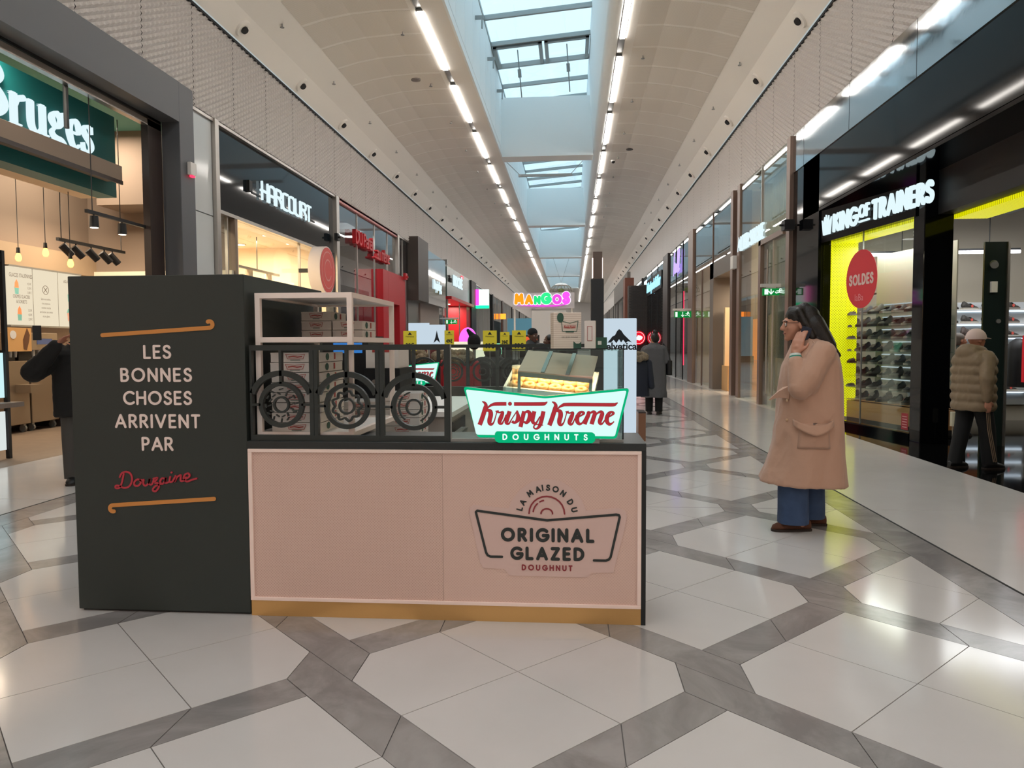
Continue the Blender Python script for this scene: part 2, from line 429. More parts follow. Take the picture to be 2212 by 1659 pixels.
# ================================================================== SETTING
XL, XR = -6.74, 4.55            # facade planes
ZLT, ZLB, ZRT, ZRB = 7.58, 5.76, 7.45, 5.71
Y0, Y1 = -40.0, 128.0
ORD = ['nearest', 'second', 'third', 'fourth', 'fifth', 'sixth', 'seventh', 'eighth', 'ninth', 'tenth', 'eleventh', 'twelfth', 'thirteenth', 'fourteenth', 'fifteenth', 'sixteenth', 'seventeenth', 'eighteenth', 'nineteenth', 'twentieth']
ORD += [f'number {k}' for k in range(21, 30)]
def nth(k): return ORD[k] if 0 <= k < len(ORD) else 'overhead'
# ------------------------------------------------------------------ floor
floor = struct(MB().box(-16, 14, Y0-1, Y1+1, -0.25, -0.005).build('floor', M_grout))
BXL, BXR = -4.625, 2.305        # inner edges of the two long stone bands
tx0, ty0, PX, PY, DD, CX = -0.2413, 3.2242, 0.8548, 1.1451, 0.8536, 0.7106
CY = DD-CX; GX = PX-CX; HD = DD/2
def clip(poly, x0, x1, y0, y1):
    def cut(p, f, g):
        out = []
        for i in range(len(p)):
            a, b = p[i-1], p[i]
            if f(a) != f(b): out.append(g(a, b))
            if f(b): out.append(b)
        return out
    def ix(v): return lambda a, b: (v, a[1]+(b[1]-a[1])*(v-a[0])/(b[0]-a[0]))
    def iy(v): return lambda a, b: (a[0]+(b[0]-a[0])*(v-a[1])/(b[1]-a[1]), v)
    for f, g in ((lambda q: q[0] >= x0, ix(x0)), (lambda q: q[0] <= x1, ix(x1)), (lambda q: q[1] >= y0, iy(y0)), (lambda q: q[1] <= y1, iy(y1))):
        if len(poly) < 3: return []
        poly = cut(poly, f, g)
    return poly
def inset(p, g):
    n = len(p); cx = sum(q[0] for q in p)/n; cy = sum(q[1] for q in p)/n
    out = []
    for q in p:
        l = math.hypot(q[0]-cx, q[1]-cy)
        k = max(0, 1-g/l) if l > 1e-6 else 1
        out.append((cx+(q[0]-cx)*k, cy+(q[1]-cy)*k))
    return out
def area2(p): return abs(sum(p[i-1][0]*p[i][1]-p[i][0]*p[i-1][1] for i in range(len(p))))/2
whites, greys = [], []
JOINTS = [6.65+5.95*k for k in range(-8, 21)]
QT = [[(0, DD), (-HD, HD), (0, 0), (HD, HD)], [(-HD, HD), (-CX, CY), (-CX, -CY), (-HD, -HD), (0, 0)],
      [(-HD, -HD), (0, -DD), (HD, -HD), (0, 0)], [(HD, -HD), (CX, -CY), (CX, CY), (HD, HD), (0, 0)]]
mU, mL, mR, mB = (-HD, PY-HD), (-PX+HD, HD), (PX-HD, HD), (HD, -PY+HD)
NODE = [[(-GX, CY), (GX, -CY), (GX, CY), (0, PY-DD), mU, mL], [(-GX, CY), (-GX, -CY), (0, -PY+DD), mB, (PX-HD, -HD), (GX, -CY)],
        [(0, PY-DD), (GX, CY), mR, (HD, PY-HD)], [(-GX, -CY), (-PX+HD, -HD), (-HD, -PY+HD), (0, -PY+DD)]]
for j in range(-38, 110):
    for i in range(-8, 6):
        if (i+j) % 2: continue
        cx, cy = tx0+i*PX, ty0+j*PY
        for q in QT: whites.append([(cx+u, cy+v) for u, v in q])
        for q in NODE: greys.append([(cx+PX+u, cy+v) for u, v in q])
def lay(polys, m, name, rest, g):
    ps = []
    for p in polys:
        p = clip(p, BXL, BXR, Y0+2, Y1-1)
        if len(p) >= 3 and area2(p) > 0.004: ps.append(p)
    def key(p):
        cx = sum(q[0] for q in p)/len(p); cy = sum(q[1] for q in p)/len(p)
        return (cy < 1.9) * 1000 + (abs(cx) > cy*0.85) * 500 + math.hypot(cx, cy)
    ps.sort(key=key)
    st = MB()
    for k, p in enumerate(ps):
        p = inset(p, g)
        if sum(p[i-1][0]*p[i][1]-p[i][0]*p[i-1][1] for i in range(len(p))) < 0: p = p[::-1]
        if k < 290:
            MB().prism(p, 'z', -0.02, 0.0).build(name, m, floor)
        else: st.prism(p, 'z', -0.02, 0.0)
    st.build(rest, m, floor, kind='stuff')
lay(whites, M_tile, 'white_tile', 'distant_white_tiles', 0.0030)
lay(greys, M_stone, 'stone_tile', 'distant_stone_tiles', 0.0030)
for (a, b, nm, mm) in ((BXR+.003, 2.582, 'stone_band', M_stone), (-4.922, BXL-.003, 'stone_band', M_stone), (2.600, 4.35, 'border_slab', M_tile), (-6.85, -4.940, 'border_slab', M_tile)):
    for k in range(len(JOINTS)-1):
        MB().box(a, b, JOINTS[k]+.003, JOINTS[k+1]-.003, -.02, 0).build(nm, mm, floor)
for a in (2.583, -4.939): MB().box(a, a+.016, Y0, Y1, -.02, .0015).build('joint_profile', M_dark, floor)
for y in (JOINTS[8], JOINTS[9]): MB().box(BXL, BXR, y-.003, y+.003, -.001, .0006).build('movement_joint', M_grout, floor)
# shop floors
struct(MB().box(-16, -6.85, 3.0, 13.0, -.02, .001).build('floor_ice_cream_shop', mat('brown_resin_floor', '#7a6858', 0.45, noise=(6, '#6b5b4d', .6))))
struct(MB().box(4.35, 13, 5.0, 15.6, -.02, .001).build('floor_trainer_shop', mat('black_floor', '#0b0b0c', 0.05, spec=.6)))
M_shopfloor = mat('shop_floor_light', '#cfc8bf', 0.2)
struct(MB().box(-14, -6.85, 13.0, Y1, -.02, .001).build('floor_left_shops', M_shopfloor))
struct(MB().box(4.35, 13, 15.6, Y1, -.02, .001).build('floor_right_shops', M_shopfloor))

# ------------------------------------------------------------------ upper walls with folded panels
wl = struct(MB().box(XL-.35, XL-.10, Y0, Y1, ZLB, 9.3).build('wall_left', M_white))
wr = struct(MB().box(XR+.10, XR+.35, Y0, Y1, ZRB, 9.3).build('wall_right', M_white))
def saw_mesh(h, flip):
    """panel of slanting folded ribs with a fine tooth edge; only the valleys reach the panel joint"""
    mb = MB(); W = 1.6; K = 24; ph = .1; sl = .5
    cl = lambda z: max(-h/2, min(h/2, z))
    vs = []; fs = []; n = K+1; R = int((h+W*sl)/ph)+2
    for r in range(R):
        zt = h/2+W*sl/2-r*ph
        for q, (dz, dp, wd) in enumerate(((0, .0, 1.0), (-.055, .040, .985), (-.075, .022, .985))):
            for k in range(n):
                y = (-W/2+W*k/K)*wd
                vs.append(((dp*(1.0 if k % 2 else .62))*flip, y, cl(zt+dz+y*sl+(.010 if (k % 2 and q == 1) else 0))))
    for i in range(R*3-1):
        if i % 3 == 2 and False: continue
        for k in range(K):
            a, b = i*n+k, (i+1)*n+k
            fs.append((a, a+1, b+1, b) if flip < 0 else (a+1, a, b, b+1))
    mb.add(vs, fs)
    return mb.mesh('folded_panel', M_saw)
sml, smr = saw_mesh(ZLT-ZLB-.03, 1), saw_mesh(ZRT-ZRB-.03, -1)
for k in range(-34, 72):
    y = 13.92+1.6*k
    if y > Y1: break
    inst('folded_panel', sml, wl, (XL-.06, y, (ZLT+ZLB)/2))
    inst('folded_panel', smr, wr, (XR+.06, y-.2, (ZRT+ZRB)/2))
for nm, p, x0, x1, zt, zb in (('l', wl, XL-.1, XL-.02, ZLT, ZLB), ('r', wr, XR+.02, XR+.1, ZRT, ZRB)):
    MB().box(*((x0, x0+.02) if nm == 'l' else (x1-.02, x1)), Y0, Y1, zb, zt).build('dark_backing', M_dark, p)
    MB().box(x0, x1, Y0, Y1, zb-.06, zb-.005).build('edge_profile', M_steel, p)
    MB().box(x0, x1, Y0, Y1, zt-.01, zt+.045).build('shadow_gap', M_dark, p)

# ------------------------------------------------------------------ ceiling
PL = [(-6.74, 7.63), (-6.38, 7.98), (-5.80, 8.335), (-5.27, 8.47), (-4.74, 8.555), (-4.07, 8.598), (-3.45, 8.60)]
PR = [(4.55, 7.50), (4.22, 7.90), (3.72, 8.25), (3.2, 8.40), (2.70, 8.50), (2.05, 8.585), (1.46, 8.60)]
ceiling = struct(MB().box(-7.2, 5.0, Y0-.5, Y0+1, 8.75, 9.0).build('ceiling', M_ceil))
def vault(prof, i0, i1, y0, y1, dz, mb, th=.03):
    for k in range(i0, i1):
        (xa, za), (xb, zb) = prof[k], prof[k+1]
        mb.add([(xa, y0, za+dz), (xb, y0, zb+dz), (xb, y1, zb+dz), (xa, y1, za+dz), (xa, y0, za+dz+th), (xb, y0, zb+dz+th), (xb, y1, zb+dz+th), (xa, y1, za+dz+th)],
               [(0, 1, 2, 3), (7, 6, 5, 4), (0, 3, 7, 4), (1, 5, 6, 2), (0, 4, 5, 1), (3, 2, 6, 7)])
    return mb
for prof, sgn in ((PL, 1), (PR, -1)):
    vault(prof, 0, 1, Y0, Y1, .01, MB()).build('nozzle_cove', M_ceil, ceiling)
    vault(prof, 1, 2, Y0, Y1, .01, MB()).build('plain_band', M_ceil, ceiling)
    vault(prof, 2, 6, Y0, Y1, .004, MB()).build('vault_backing', M_ceil, ceiling)
    pm = vault(prof, 2, 6, -.565, .565, .0, MB(), .003).mesh('acoustic_panel', M_perf)
    for k in range(-45, 90):
        y = 16.614+1.2335*k
        if Y0+1 < y < Y1-1: inst('acoustic_panel', pm, ceiling, (0, y, 0))
# light slots
XSL, XSR = -3.26, 1.17
WXL, WXR = -2.69, 0.78
def flat(nm, x0, x1, z=8.6, m=M_ceil): return MB().box(x0, x1, Y0, Y1, z, z+.2).build(nm, m, ceiling)
flat('soffit_edge', -3.45, -3.34); flat('slot_top', -3.34, -3.18, 8.66, M_alu); flat('soffit_edge', -3.18, WXL)
flat('soffit_edge', 1.25, 1.46); flat('slot_top', 1.09, 1.25, 8.66, M_alu); flat('soffit_edge', WXR+.31, 1.09)
# air nozzles in the coves
def nozzle(prof, y, side, lab):
    (xa, za), (xb, zb) = prof[0], prof[1]
    c = Vector(((xa+xb)/2, y, (za+zb)/2)); d = Vector((xb-xa, 0, zb-za)).normalized(); n = Vector((d.z, 0, -d.x))*(1 if side > 0 else -1)
    if n.z > 0: n = -n
    t = thing('air_nozzle', lab, 'air nozzle', c, 'round air nozzles along the cove')
    mb = MB(); mb.cyl(c-n*.01, c+n*.035, .19, .165, 24); mb.build('collar', M_ceil, t, True)
    aim = (n+Vector((0, -.35, -.25))).normalized()
    MB().cyl(c+n*.02+aim*.02, c+n*.03+aim*.05, .078, .072, 16).build('nozzle_tube', M_black, t, True)
    return t
nl = ['in the left cove above the dark portal', 'in the left cove above the dark blue shop sign', 'in the left cove above the red letters']
for side, prof, ys in ((1, PL, [14.75+3.25*k for k in range(0, 20)]), (-1, PR, [15.1+3.27*k for k in range(0, 20)])):
    for k, y in enumerate(ys):
        s = 'left' if side > 0 else 'right'
        nozzle(prof, y, side, f'white round air nozzle with dark mouth, {nth(k)} along the {s} ceiling cove')
# light strips
SN = {'left': 0, 'right': 0}
def strip(x, y0, y1, side):
    vis = y1 > 15.2
    lab = f'long white glowing light strip, {nth(SN[side])} in view in the {side} ceiling slot' if vis else f'light strip of the {side} slot above and behind the viewer'
    SN[side] += vis
    t = thing('light_strip', lab, 'light', (x, (y0+y1)/2, 8.6), f'light strips of the {side} slot')
    MB().box(x-.055, x+.055, y0, y1, 8.575, 8.60).build('diffuser', M_strip, t)
    MB().box(x-.07, x+.07, y0-.02, y1+.02, 8.60, 8.655).build('housing', M_alu, t)
y = 16.12-4.55*11
while y < 60: strip(XSL, y, y+3.37, 'left'); y += 4.55
while y < 120: strip(XSL, y, y+7.6, 'left'); y += 8.0
y = 14.45-4.58*11
while y < 60: strip(XSR, y, y+3.45, 'right'); y += 4.58
while y < 120: strip(XSR, y, y+7.6, 'right'); y += 8.0
# skylight wells
SKY0, SKY1 = -36.0, 96.0
struct(MB().box(WXL-.25, WXL, SKY0, SKY1, 8.605, 11.45).build('wall_skylight_left', M_well))
ws = bpy.data.objects['wall_skylight_left']
for k in range(44):
    yy = 13.0+k*1.5
    MB().box(WXL, WXL+.008, yy, yy+1.47, 8.95, 10.9).build('lining_panel', M_well, ws)
MB().box(WXL, WXL+.05, SKY0, SKY1, 8.60, 8.68).build('lining_rail', M_well, ws)
rnd = [(WXR+.30, 8.6)]+[(WXR+.30-.30*math.sin(math.radians(a)), 8.9-.3*math.cos(math.radians(a))) for a in (15, 30, 45, 60, 75, 90)]+[(.60, 11.85), (WXR+.4, 11.85)]
struct(MB().prism(rnd, 'y', SKY0, SKY1).build('wall_skylight_right', M_well, smooth=True, ang=50))
ENDS = [12.0, 28.6, 45.05, 61.5, 78.2, 94.8]
for e in ENDS+[-4.5, -21.0]:
    struct(MB().box(WXL+.001, WXR+.02, e, e+.82, 8.602, 10.82).build('wall_skylight_baffle', M_well, bevel=.01))
struct(MB().box(-3.1, 1.05, Y0, SKY0+.6, 8.61, 8.9).build('ceiling_rear_closure', M_ceil))
struct(MB().box(-3.1, 1.05, SKY1-.5, Y1, 8.61, 8.9).build('ceiling_far_closure', M_ceil))
struct(MB().box(-3.2, 1.3, SKY0-.2, SKY0, 8.6, 14).build('wall_skylight_rear', M_well))
struct(MB().box(-3.2, 1.3, SKY1, SKY1+.2, 8.6, 14).build('wall_skylight_far', M_well))
def zg(x): return 11.38+(x-WXL)*.085
sky = struct(MB().add([(WXL-.3, SKY0, zg(WXL-.3)), (WXL+.02, SKY0, zg(WXL+.02)), (WXL+.02, SKY1, zg(WXL+.02)), (WXL-.3, SKY1, zg(WXL-.3)),
    (WXL-.3, SKY0, zg(WXL-.3)+.12), (WXL+.02, SKY0, zg(WXL+.02)+.12), (WXL+.02, SKY1, zg(WXL+.02)+.12), (WXL-.3, SKY1, zg(WXL-.3)+.12)],
    [(3,2,1,0),(4,5,6,7),(0,1,5,4),(1,2,6,5),(2,3,7,6),(3,0,4,7)]).build('window_1', M_alu))
tr = MB(); xa, xb = WXL-.1, WXR+.1
tr.add([(xa, -.05, zg(xa)), (xb, -.05, zg(xb)), (xb, .05, zg(xb)), (xa, .05, zg(xa)), (xa, -.05, zg(xa)+.14), (xb, -.05, zg(xb)+.14), (xb, .05, zg(xb)+.14), (xa, .05, zg(xa)+.14)],
       [(3,2,1,0),(4,5,6,7),(0,1,5,4),(1,2,6,5),(2,3,7,6),(3,0,4,7)])
trm = tr.mesh('transom', M_alu)
pn = MB().add([(xa, -1.005, zg(xa)+.07), (xb, -1.005, zg(xb)+.07), (xb, 1.005, zg(xb)+.07), (xa, 1.005, zg(xa)+.07)], [(0, 1, 2, 3)]).mesh('pane', M_skyglass)
vents = []
k = 0; yy = 23.17-2.03*29+.2-.2
while yy < SKY1:
    inst('transom', trm, sky, (0, yy, 0))
    if yy+2.03 < SKY1: inst('pane', pn, sky, (0, yy+1.015, 0))
    vents.append(yy); yy += 2.03; k += 1
# opening vents with rod actuators in the first bay ahead
for vy in (25.2,):
    vi = min(range(len(vents)), key=lambda q: abs(vents[q]-vy)); vy = vents[vi]
    for xa, xb in ((WXL+.05, -1.0), (-.92, .58)):
        fr = MB()
        for (u0, u1, v0, v1) in ((xa, xb, vy+.08, vy+.2), (xa, xb, vy+1.83, vy+1.95), (xa, xa+.12, vy+.08, vy+1.95), (xb-.12, xb, vy+.08, vy+1.95)):
            fr.add([(u0, v0, zg(u0)-.05), (u1, v0, zg(u1)-.05), (u1, v1, zg(u1)-.05), (u0, v1, zg(u0)-.05), (u0, v0, zg(u0)+.1), (u1, v0, zg(u1)+.1), (u1, v1, zg(u1)+.1), (u0, v1, zg(u0)+.1)],
                   [(3,2,1,0),(4,5,6,7),(0,1,5,4),(1,2,6,5),(2,3,7,6),(3,0,4,7)])
        fr.build('vent_frame', M_alu, sky)
        xm = (xa+xb)/2
        MB().cyl((xm, vy+.25, zg(xm)-.1), (xm+.1, vy+.8, zg(xm)-1.5), .02, n=8).cyl((xm+.04, vy+.5, zg(xm)-.65), (xm+.055, vy+.58, zg(xm)-.9), .06, n=8).build('vent_actuator', M_alu, sky)
for yb in (18.0, 21.0, 24.0, 27.0):
    MB().box(WXL, WXL+.25, yb, yb+.05, 10.5, 10.6).box(WXL+.18, WXL+.22, yb, yb+.05, 10.25, 10.5).build('bracket', M_alu, ws)
# end walls of the gallery
struct(MB().box(-16, 13, Y1-.2, Y1, 0, 9).build('wall_far', M_white))
struct(MB().box(-16, 13, Y0, Y0+.2, 0, 9).build('wall_rear', M_white))
# ceiling fittings
def sprinkler(x, z, y, s, k):
    t = thing('sprinkler', f'small sprinkler head, {nth(k)} under the {s} of the ceiling', 'sprinkler', (x, y, z), 'ceiling sprinklers')
    MB().cyl((x, y, z+.02), (x, y, z-.05), .012, n=6).build('stem', M_alu, t); MB().cyl((x, y, z-.05), (x, y, z-.06), .045, n=10).build('plate', M_alu, t)
for k in range(8):
    sprinkler(-3.85, 8.585, 17.1+3.4*k, 'left vault near the light slot', k); sprinkler(-6.05, 8.17, 15.5+3.4*k, 'plain left band', k)
    sprinkler(1.75, 8.575, 19.0+3.3*k, 'right vault near the light slot', k); sprinkler(3.95, 8.08, 18.3+3.3*k, 'plain right band', k)
def speaker(x, z, y, lab, m):
    o = MB().cyl((x, y, z+.03), (x, y, z-.012), .13, .125, 20).build('ceiling_speaker', m); tag(o, lab, 'speaker')
M_grille = dotted('speaker_grille', '#9a918c', '#6a625e', 90, .6, plane='xy')
speaker(-4.18, 8.575, 20.1, 'round grey loudspeaker grille in the left ceiling vault', M_grille)
speaker(2.1, 8.56, 27.8, 'round dark loudspeaker grille in the right ceiling vault', mat('dark_grille', '#4a4542', .6))
t = thing('dome_camera', 'small dark dome security camera in the right ceiling vault', 'camera', (1.6, 29.5, 8.58))
MB().cyl((1.6, 29.5, 8.62), (1.6, 29.5, 8.56), .09, n=16).build('mount', M_white, t); MB().ell((1.6, 29.5, 8.55), (.075, .075, .075)).build('dome', M_blackgloss, t, True)
t = thing('hanging_rail', 'grey banner rail hanging on cords under the second skylight', 'rail', (-1.04, 29.45, 8.08))
MB().box(-2.09, .01, 29.40, 29.50, 8.03, 8.12).build('bar', M_alu, t)
MB().cyl((-2.54, 29.45, 8.6), (-2.05, 29.45, 8.12), .012, n=6).build('cord', M_alu, t); MB().cyl((.42, 29.45, 8.6), (-.03, 29.45, 8.12), .012, n=6).build('cord', M_alu, t)
# dome pendant in the far part of the gallery
t = thing('wire_dome_lamp', 'huge dome pendant of wire mesh hanging far down the gallery', 'lamp', (-.95, 66, 6.0))
mb = MB()
for a in range(16):
    A = 2*PI*a/16
    mb.tube([(-.95+1.05*math.cos(A)*math.cos(e)+0, 66+1.05*math.sin(A)*math.cos(e), 6.0+.85*math.sin(e)) for e in [q*PI/2/6 for q in range(7)]], .018, 5)
for e in (0, .35, .7):
    mb.torus((-.95, 66, 6.0+.85*math.sin(e)), 1.05*math.cos(e), .018, n=28, m=5)
mb.build('wire_mesh', mat('pale_wire', '#8f8a7c', .5), t)
MB().lathe([(0, .93), (.35, .86), (.62, .70), (.60, .68), (.3, .82), (0, .88)], (-.95, 66, 6.0), 24).build('cap', M_white, t, True)
MB().ell((-.95, 66, 6.2), (.28, .28, .25)).build('foliage_ball', mat('yellow_green_foliage', '#8d9a5a', .8, bump=(20, 1)), t, True)
for sx in (-1.5, 1.5): MB().cyl((-.95+sx, 66, 11.55), (-.95, 66, 6.9), .012, n=5).build('cable', M_alu, t)
# ================================================================== SHOPFRONTS
WIN = [1]
def pane(x, ya, yb, za, zb, m=M_glass, muls=(), mm=M_steel, th=.012, nm=None):
    """glazed bay in a plane x = const: a structure with its mullions as parts"""
    WIN[0] += 1
    o = struct(MB().box(x-th/2, x+th/2, ya, yb, za, zb).build('window_%d' % WIN[0], m))
    for y in muls: MB().box(x-.03, x+.03, y-.02, y+.02, za, zb).build('mullion', mm, o)
    return o
def post(x, ya, yb, za, zb, m=M_steel, d=.14, nm='trim_post'):
    return struct(MB().box(x-d/2, x+d/2, ya, yb, za, zb).build(nm, m, bevel=.006))
def room(nm, side, ya, yb, depth, h, mw, mc, lights=(), le=6.0, lc='#fff0dc', lsize=.6, what='shop', y_side=True):
    xf = XL-.12 if side < 0 else XR+.12; xb = xf+side*depth; xa_, xb_ = min(xf, xb), max(xf, xb)
    struct(MB().box(min(xb, xb+side*.1), max(xb, xb+side*.1), ya, yb, 0, h).build('wall_%s_back' % nm, mw))
    struct(MB().box(xa_, xb_, yb-.05, yb, 0, h).build('wall_%s_far' % nm, mw))
    if y_side: struct(MB().box(xa_, xb_, ya, ya+.05, 0, h).build('wall_%s_near' % nm, mw))
    struct(MB().box(xa_, xb_, ya, yb, h, h+.1).build('ceiling_%s' % nm, mc))
    for k, (fx, fy) in enumerate(lights):
        x = xf+side*depth*fx; y = ya+(yb-ya)*fy
        t = thing('ceiling_light', f'recessed round ceiling light in the {["front", "middle", "rear"][k//4]} row, {ORD[k%4]} along, {what}' if len(lights) > 2 else f'{["nearer", "farther"][k % 2]} round ceiling light inside the {what}', 'light', (x, y, h), f'ceiling lights of the {what}')
        MB().cyl((x, y, h+.005), (x, y, h-.02), lsize/2, n=16).build('lens', emis(f'lens_{lc}_{le}', lc, le), t)
        MB().torus((x, y, h-.01), lsize/2+.02, .02, n=20, m=6).build('ring', M_white, t)
FL = lambda z: frame((XL+.03, 0, z), (0, 1, 0))        # lettering frame on the left facade: u runs away from the viewer
def letters(s, cy, cz, h, wt, x, side, m, parent, gap=.26, sx=1.0, glyphs=GL, d=.05, name='letter'):
    """separate built-up letters on a facade; on the left the text runs with +Y, on the right with -Y"""
    fr = frame((x, cy, cz), (0, 1, 0)) if side < 0 else frame((x, cy, cz), (0, -1, 0))
    t, W = stext(s, gap, sx, glyphs); hh = h*(1-wt); x0 = -W*hh/2
    for st, xx, wd in t:
        if not st: continue
        mb = MB(); mb.strokes([(k[0], [(x0+(xx+p[0]*sx)*hh, wt*h/2+p[1]*hh) for p in k[1]]) for k in st], wt*h, fr, -d/2, d/2)
        mb.build(name, m, parent)
# ---------------------------------------------------------------- ice cream shop (near left)
M_portal = mat('portal_dark_grey', '#55575b', 0.45, bump=(150, .05))
M_brownframe = mat('dark_brown_frame', '#3a2f2c', 0.4)
M_teal = mat('teal_paint', '#176a6d', 0.5)
M_taupe = mat('taupe_wall', '#8d7b6c', 0.75)
po = struct(MB().box(XL-.3, XL+.03, 12.46, 12.95, 0, 5.98).build('trim_portal', M_portal, bevel=.01))
MB().box(XL-.3, XL+.03, 3.5, 12.46, 5.30, 5.98).build('portal_head', M_portal, po)
MB().box(XL-.3, XL+.03, 3.0, 3.5, 0, 5.98).build('portal_jamb', M_portal, po)
MB().box(XL-.42, XL-.30, 12.05, 12.46, 0, 5.3).build('reveal', M_brownframe, po)
MB().box(XL-.40, XL-.30, 3.5, 12.46, 5.14, 5.24).build('track_profile', M_steel, po)
MB().box(XL-.44, XL-.30, 3.5, 12.46, 5.26, 5.30).build('shadow_gap', M_black, po)
MB().cyl((XL-.40, 10.17, 5.25), (XL-.40, 10.17, 4.55), .035, n=8).build('hanger_post', mat('anthracite', '#3c3e40', .4), po)
# sign bulkhead
sg = thing('shop_sign', 'teal bulkhead with big white glowing serif letters at far left', 'sign', (-7.75, 9, 3.95))
MB().box(-7.95, -7.62, 3.5, 12.05, 3.95, 5.28).build('bulkhead', M_teal, sg)
MB().box(-7.62, -7.34, 3.5, 11.78, 4.16, 4.40).build('ledge', M_taupe, sg, bevel=.005)
MB().box(-7.36, -7.33, 3.5, 11.78, 4.10, 4.16).build('ledge_lip', M_brownframe, sg)
MB().box(-8.25, -7.95, 3.5, 12.05, 3.95, 4.0).build('soffit', mat('cream_plaster', '#e8cfae', .7), sg)  # plain cream plaster behind the bulkhead
SER = 4.49; SH = .44     # base line and x-height
fs = frame((-7.58, 0, SER), (0, 1, 0))
def serif(mb, sts, y0, k):
    for st in sts:
        pts = crom([(y0+p[0]*k, p[1]*k, p[2]*k) for p in st], 6) if len(st) > 2 else [(y0+p[0]*k, p[1]*k, p[2]*k) for p in st]
        mb.ribbon([(p[0], p[1]) for p in pts], [max(p[2]*.78, .004) for p in pts], fs, -.04, .03+.0004*len(mb.v)/100, cap=False)
k = SH
LET = {
 'B': [[(.12,0,.0),(.12,.02,.30),(.12,1.7,.30),(.12,1.72,.0)], [(0,.03,.06),(.5,.03,.06)], [(0,1.69,.06),(.5,1.69,.06)],
       [(.3,1.69,.06),(.75,1.66,.12),(1.0,1.32,.30),(.75,.98,.12),(.35,.93,.06)], [(.35,.93,.06),(.85,.9,.14),(1.12,.46,.34),(.8,.07,.14),(.3,.03,.06)]],
 'r': [[(.16,0,.22),(.16,.96,.22)], [(0,.03,.06),(.42,.03,.06)], [(0,.95,.06),(.18,.95,.06)], [(.24,.6,.05),(.36,.86,.09),(.52,.96,.12),(.60,.84,.2)]],
 'u': [[(.16,.95,.22),(.16,.3,.22),(.28,.06,.14),(.48,.05,.07),(.64,.22,.05)], [(.70,.95,.22),(.70,.03,.22)], [(0,.95,.06),(.2,.95,.06)], [(.54,.95,.06),(.72,.95,.06)], [(.7,.03,.06),(.92,.03,.06)]],
 'g': [[(.36,.98,.06),(.16,.80,.18),(.16,.62,.2),(.36,.42,.06),(.56,.62,.2),(.56,.80,.18),(.36,.98,.06)], [(.24,.40,.06),(.12,.26,.10),(.24,.12,.16),(.56,.06,.2),(.72,-.14,.16),(.5,-.36,.06),(.18,-.34,.06),(.02,-.16,.1),(.14,.0,.06),(.28,.06,.06)], [(.56,.88,.05),(.68,1.0,.08),(.78,.94,.14)]],
 'e': [[(.18,.52,.06),(.62,.52,.06)], [(.64,.54,.12),(.58,.86,.16),(.38,.98,.06),(.16,.74,.2),(.14,.44,.22),(.28,.1,.14),(.46,.02,.07),(.66,.18,.05)]],
 's': [[(.52,.70,.05),(.50,.88,.06),(.30,.97,.06),(.12,.80,.14),(.20,.62,.18),(.44,.42,.2),(.52,.22,.16),(.34,.02,.06),(.12,.08,.06),(.06,.32,.05)], [(.52,.96,.05),(.53,.70,.05)], [(.06,.02,.05),(.05,.32,.05)]],
}
# right to left positions found from the photograph
for ch, y0 in (('B', 9.05), ('r', 9.66), ('u', 9.98), ('g', 10.42), ('e', 10.80), ('s', 11.14)):
    mb = MB(); serif(mb, LET[ch], y0, k); mb.build('letter', M_litwhite, sg)
# interior shell
struct(MB().box(-10.15, -10.0, 3.0, 14.85, 0, 6.2).build('wall_ice_cream_back', M_taupe))
struct(MB().box(-10.0, -6.85, 14.8, 14.9, 0, 6.2).build('wall_ice_cream_far', M_taupe))
struct(MB().box(-10.0, -6.85, 2.9, 3.0, 0, 6.2).build('wall_ice_cream_near', M_taupe))
struct(MB().box(-10.1, -6.85, 3, 14.9, 5.6, 5.7).build('ceiling_ice_cream', mat('teal_soffit', '#5f9a90', .7)))
struct(MB().box(-9.2, -8.0, 13.9, 14.8, 4.2, 5.6).build('wall_ice_cream_pier', M_taupe))
struct(MB().box(-10.0, -9.85, 9.5, 14.8, 2.90, 3.3).build('trim_plain_frieze', mat('cream_frieze', '#a58e74', .6)))  # plain taupe frieze board along the back wall
WT = struct(MB().box(-10.0, -6.9, 14.72, 14.8, .9, 3.0).build('trim_tiled_wainscot', mat('white_wall_tile', '#e6dcc6', .3)))
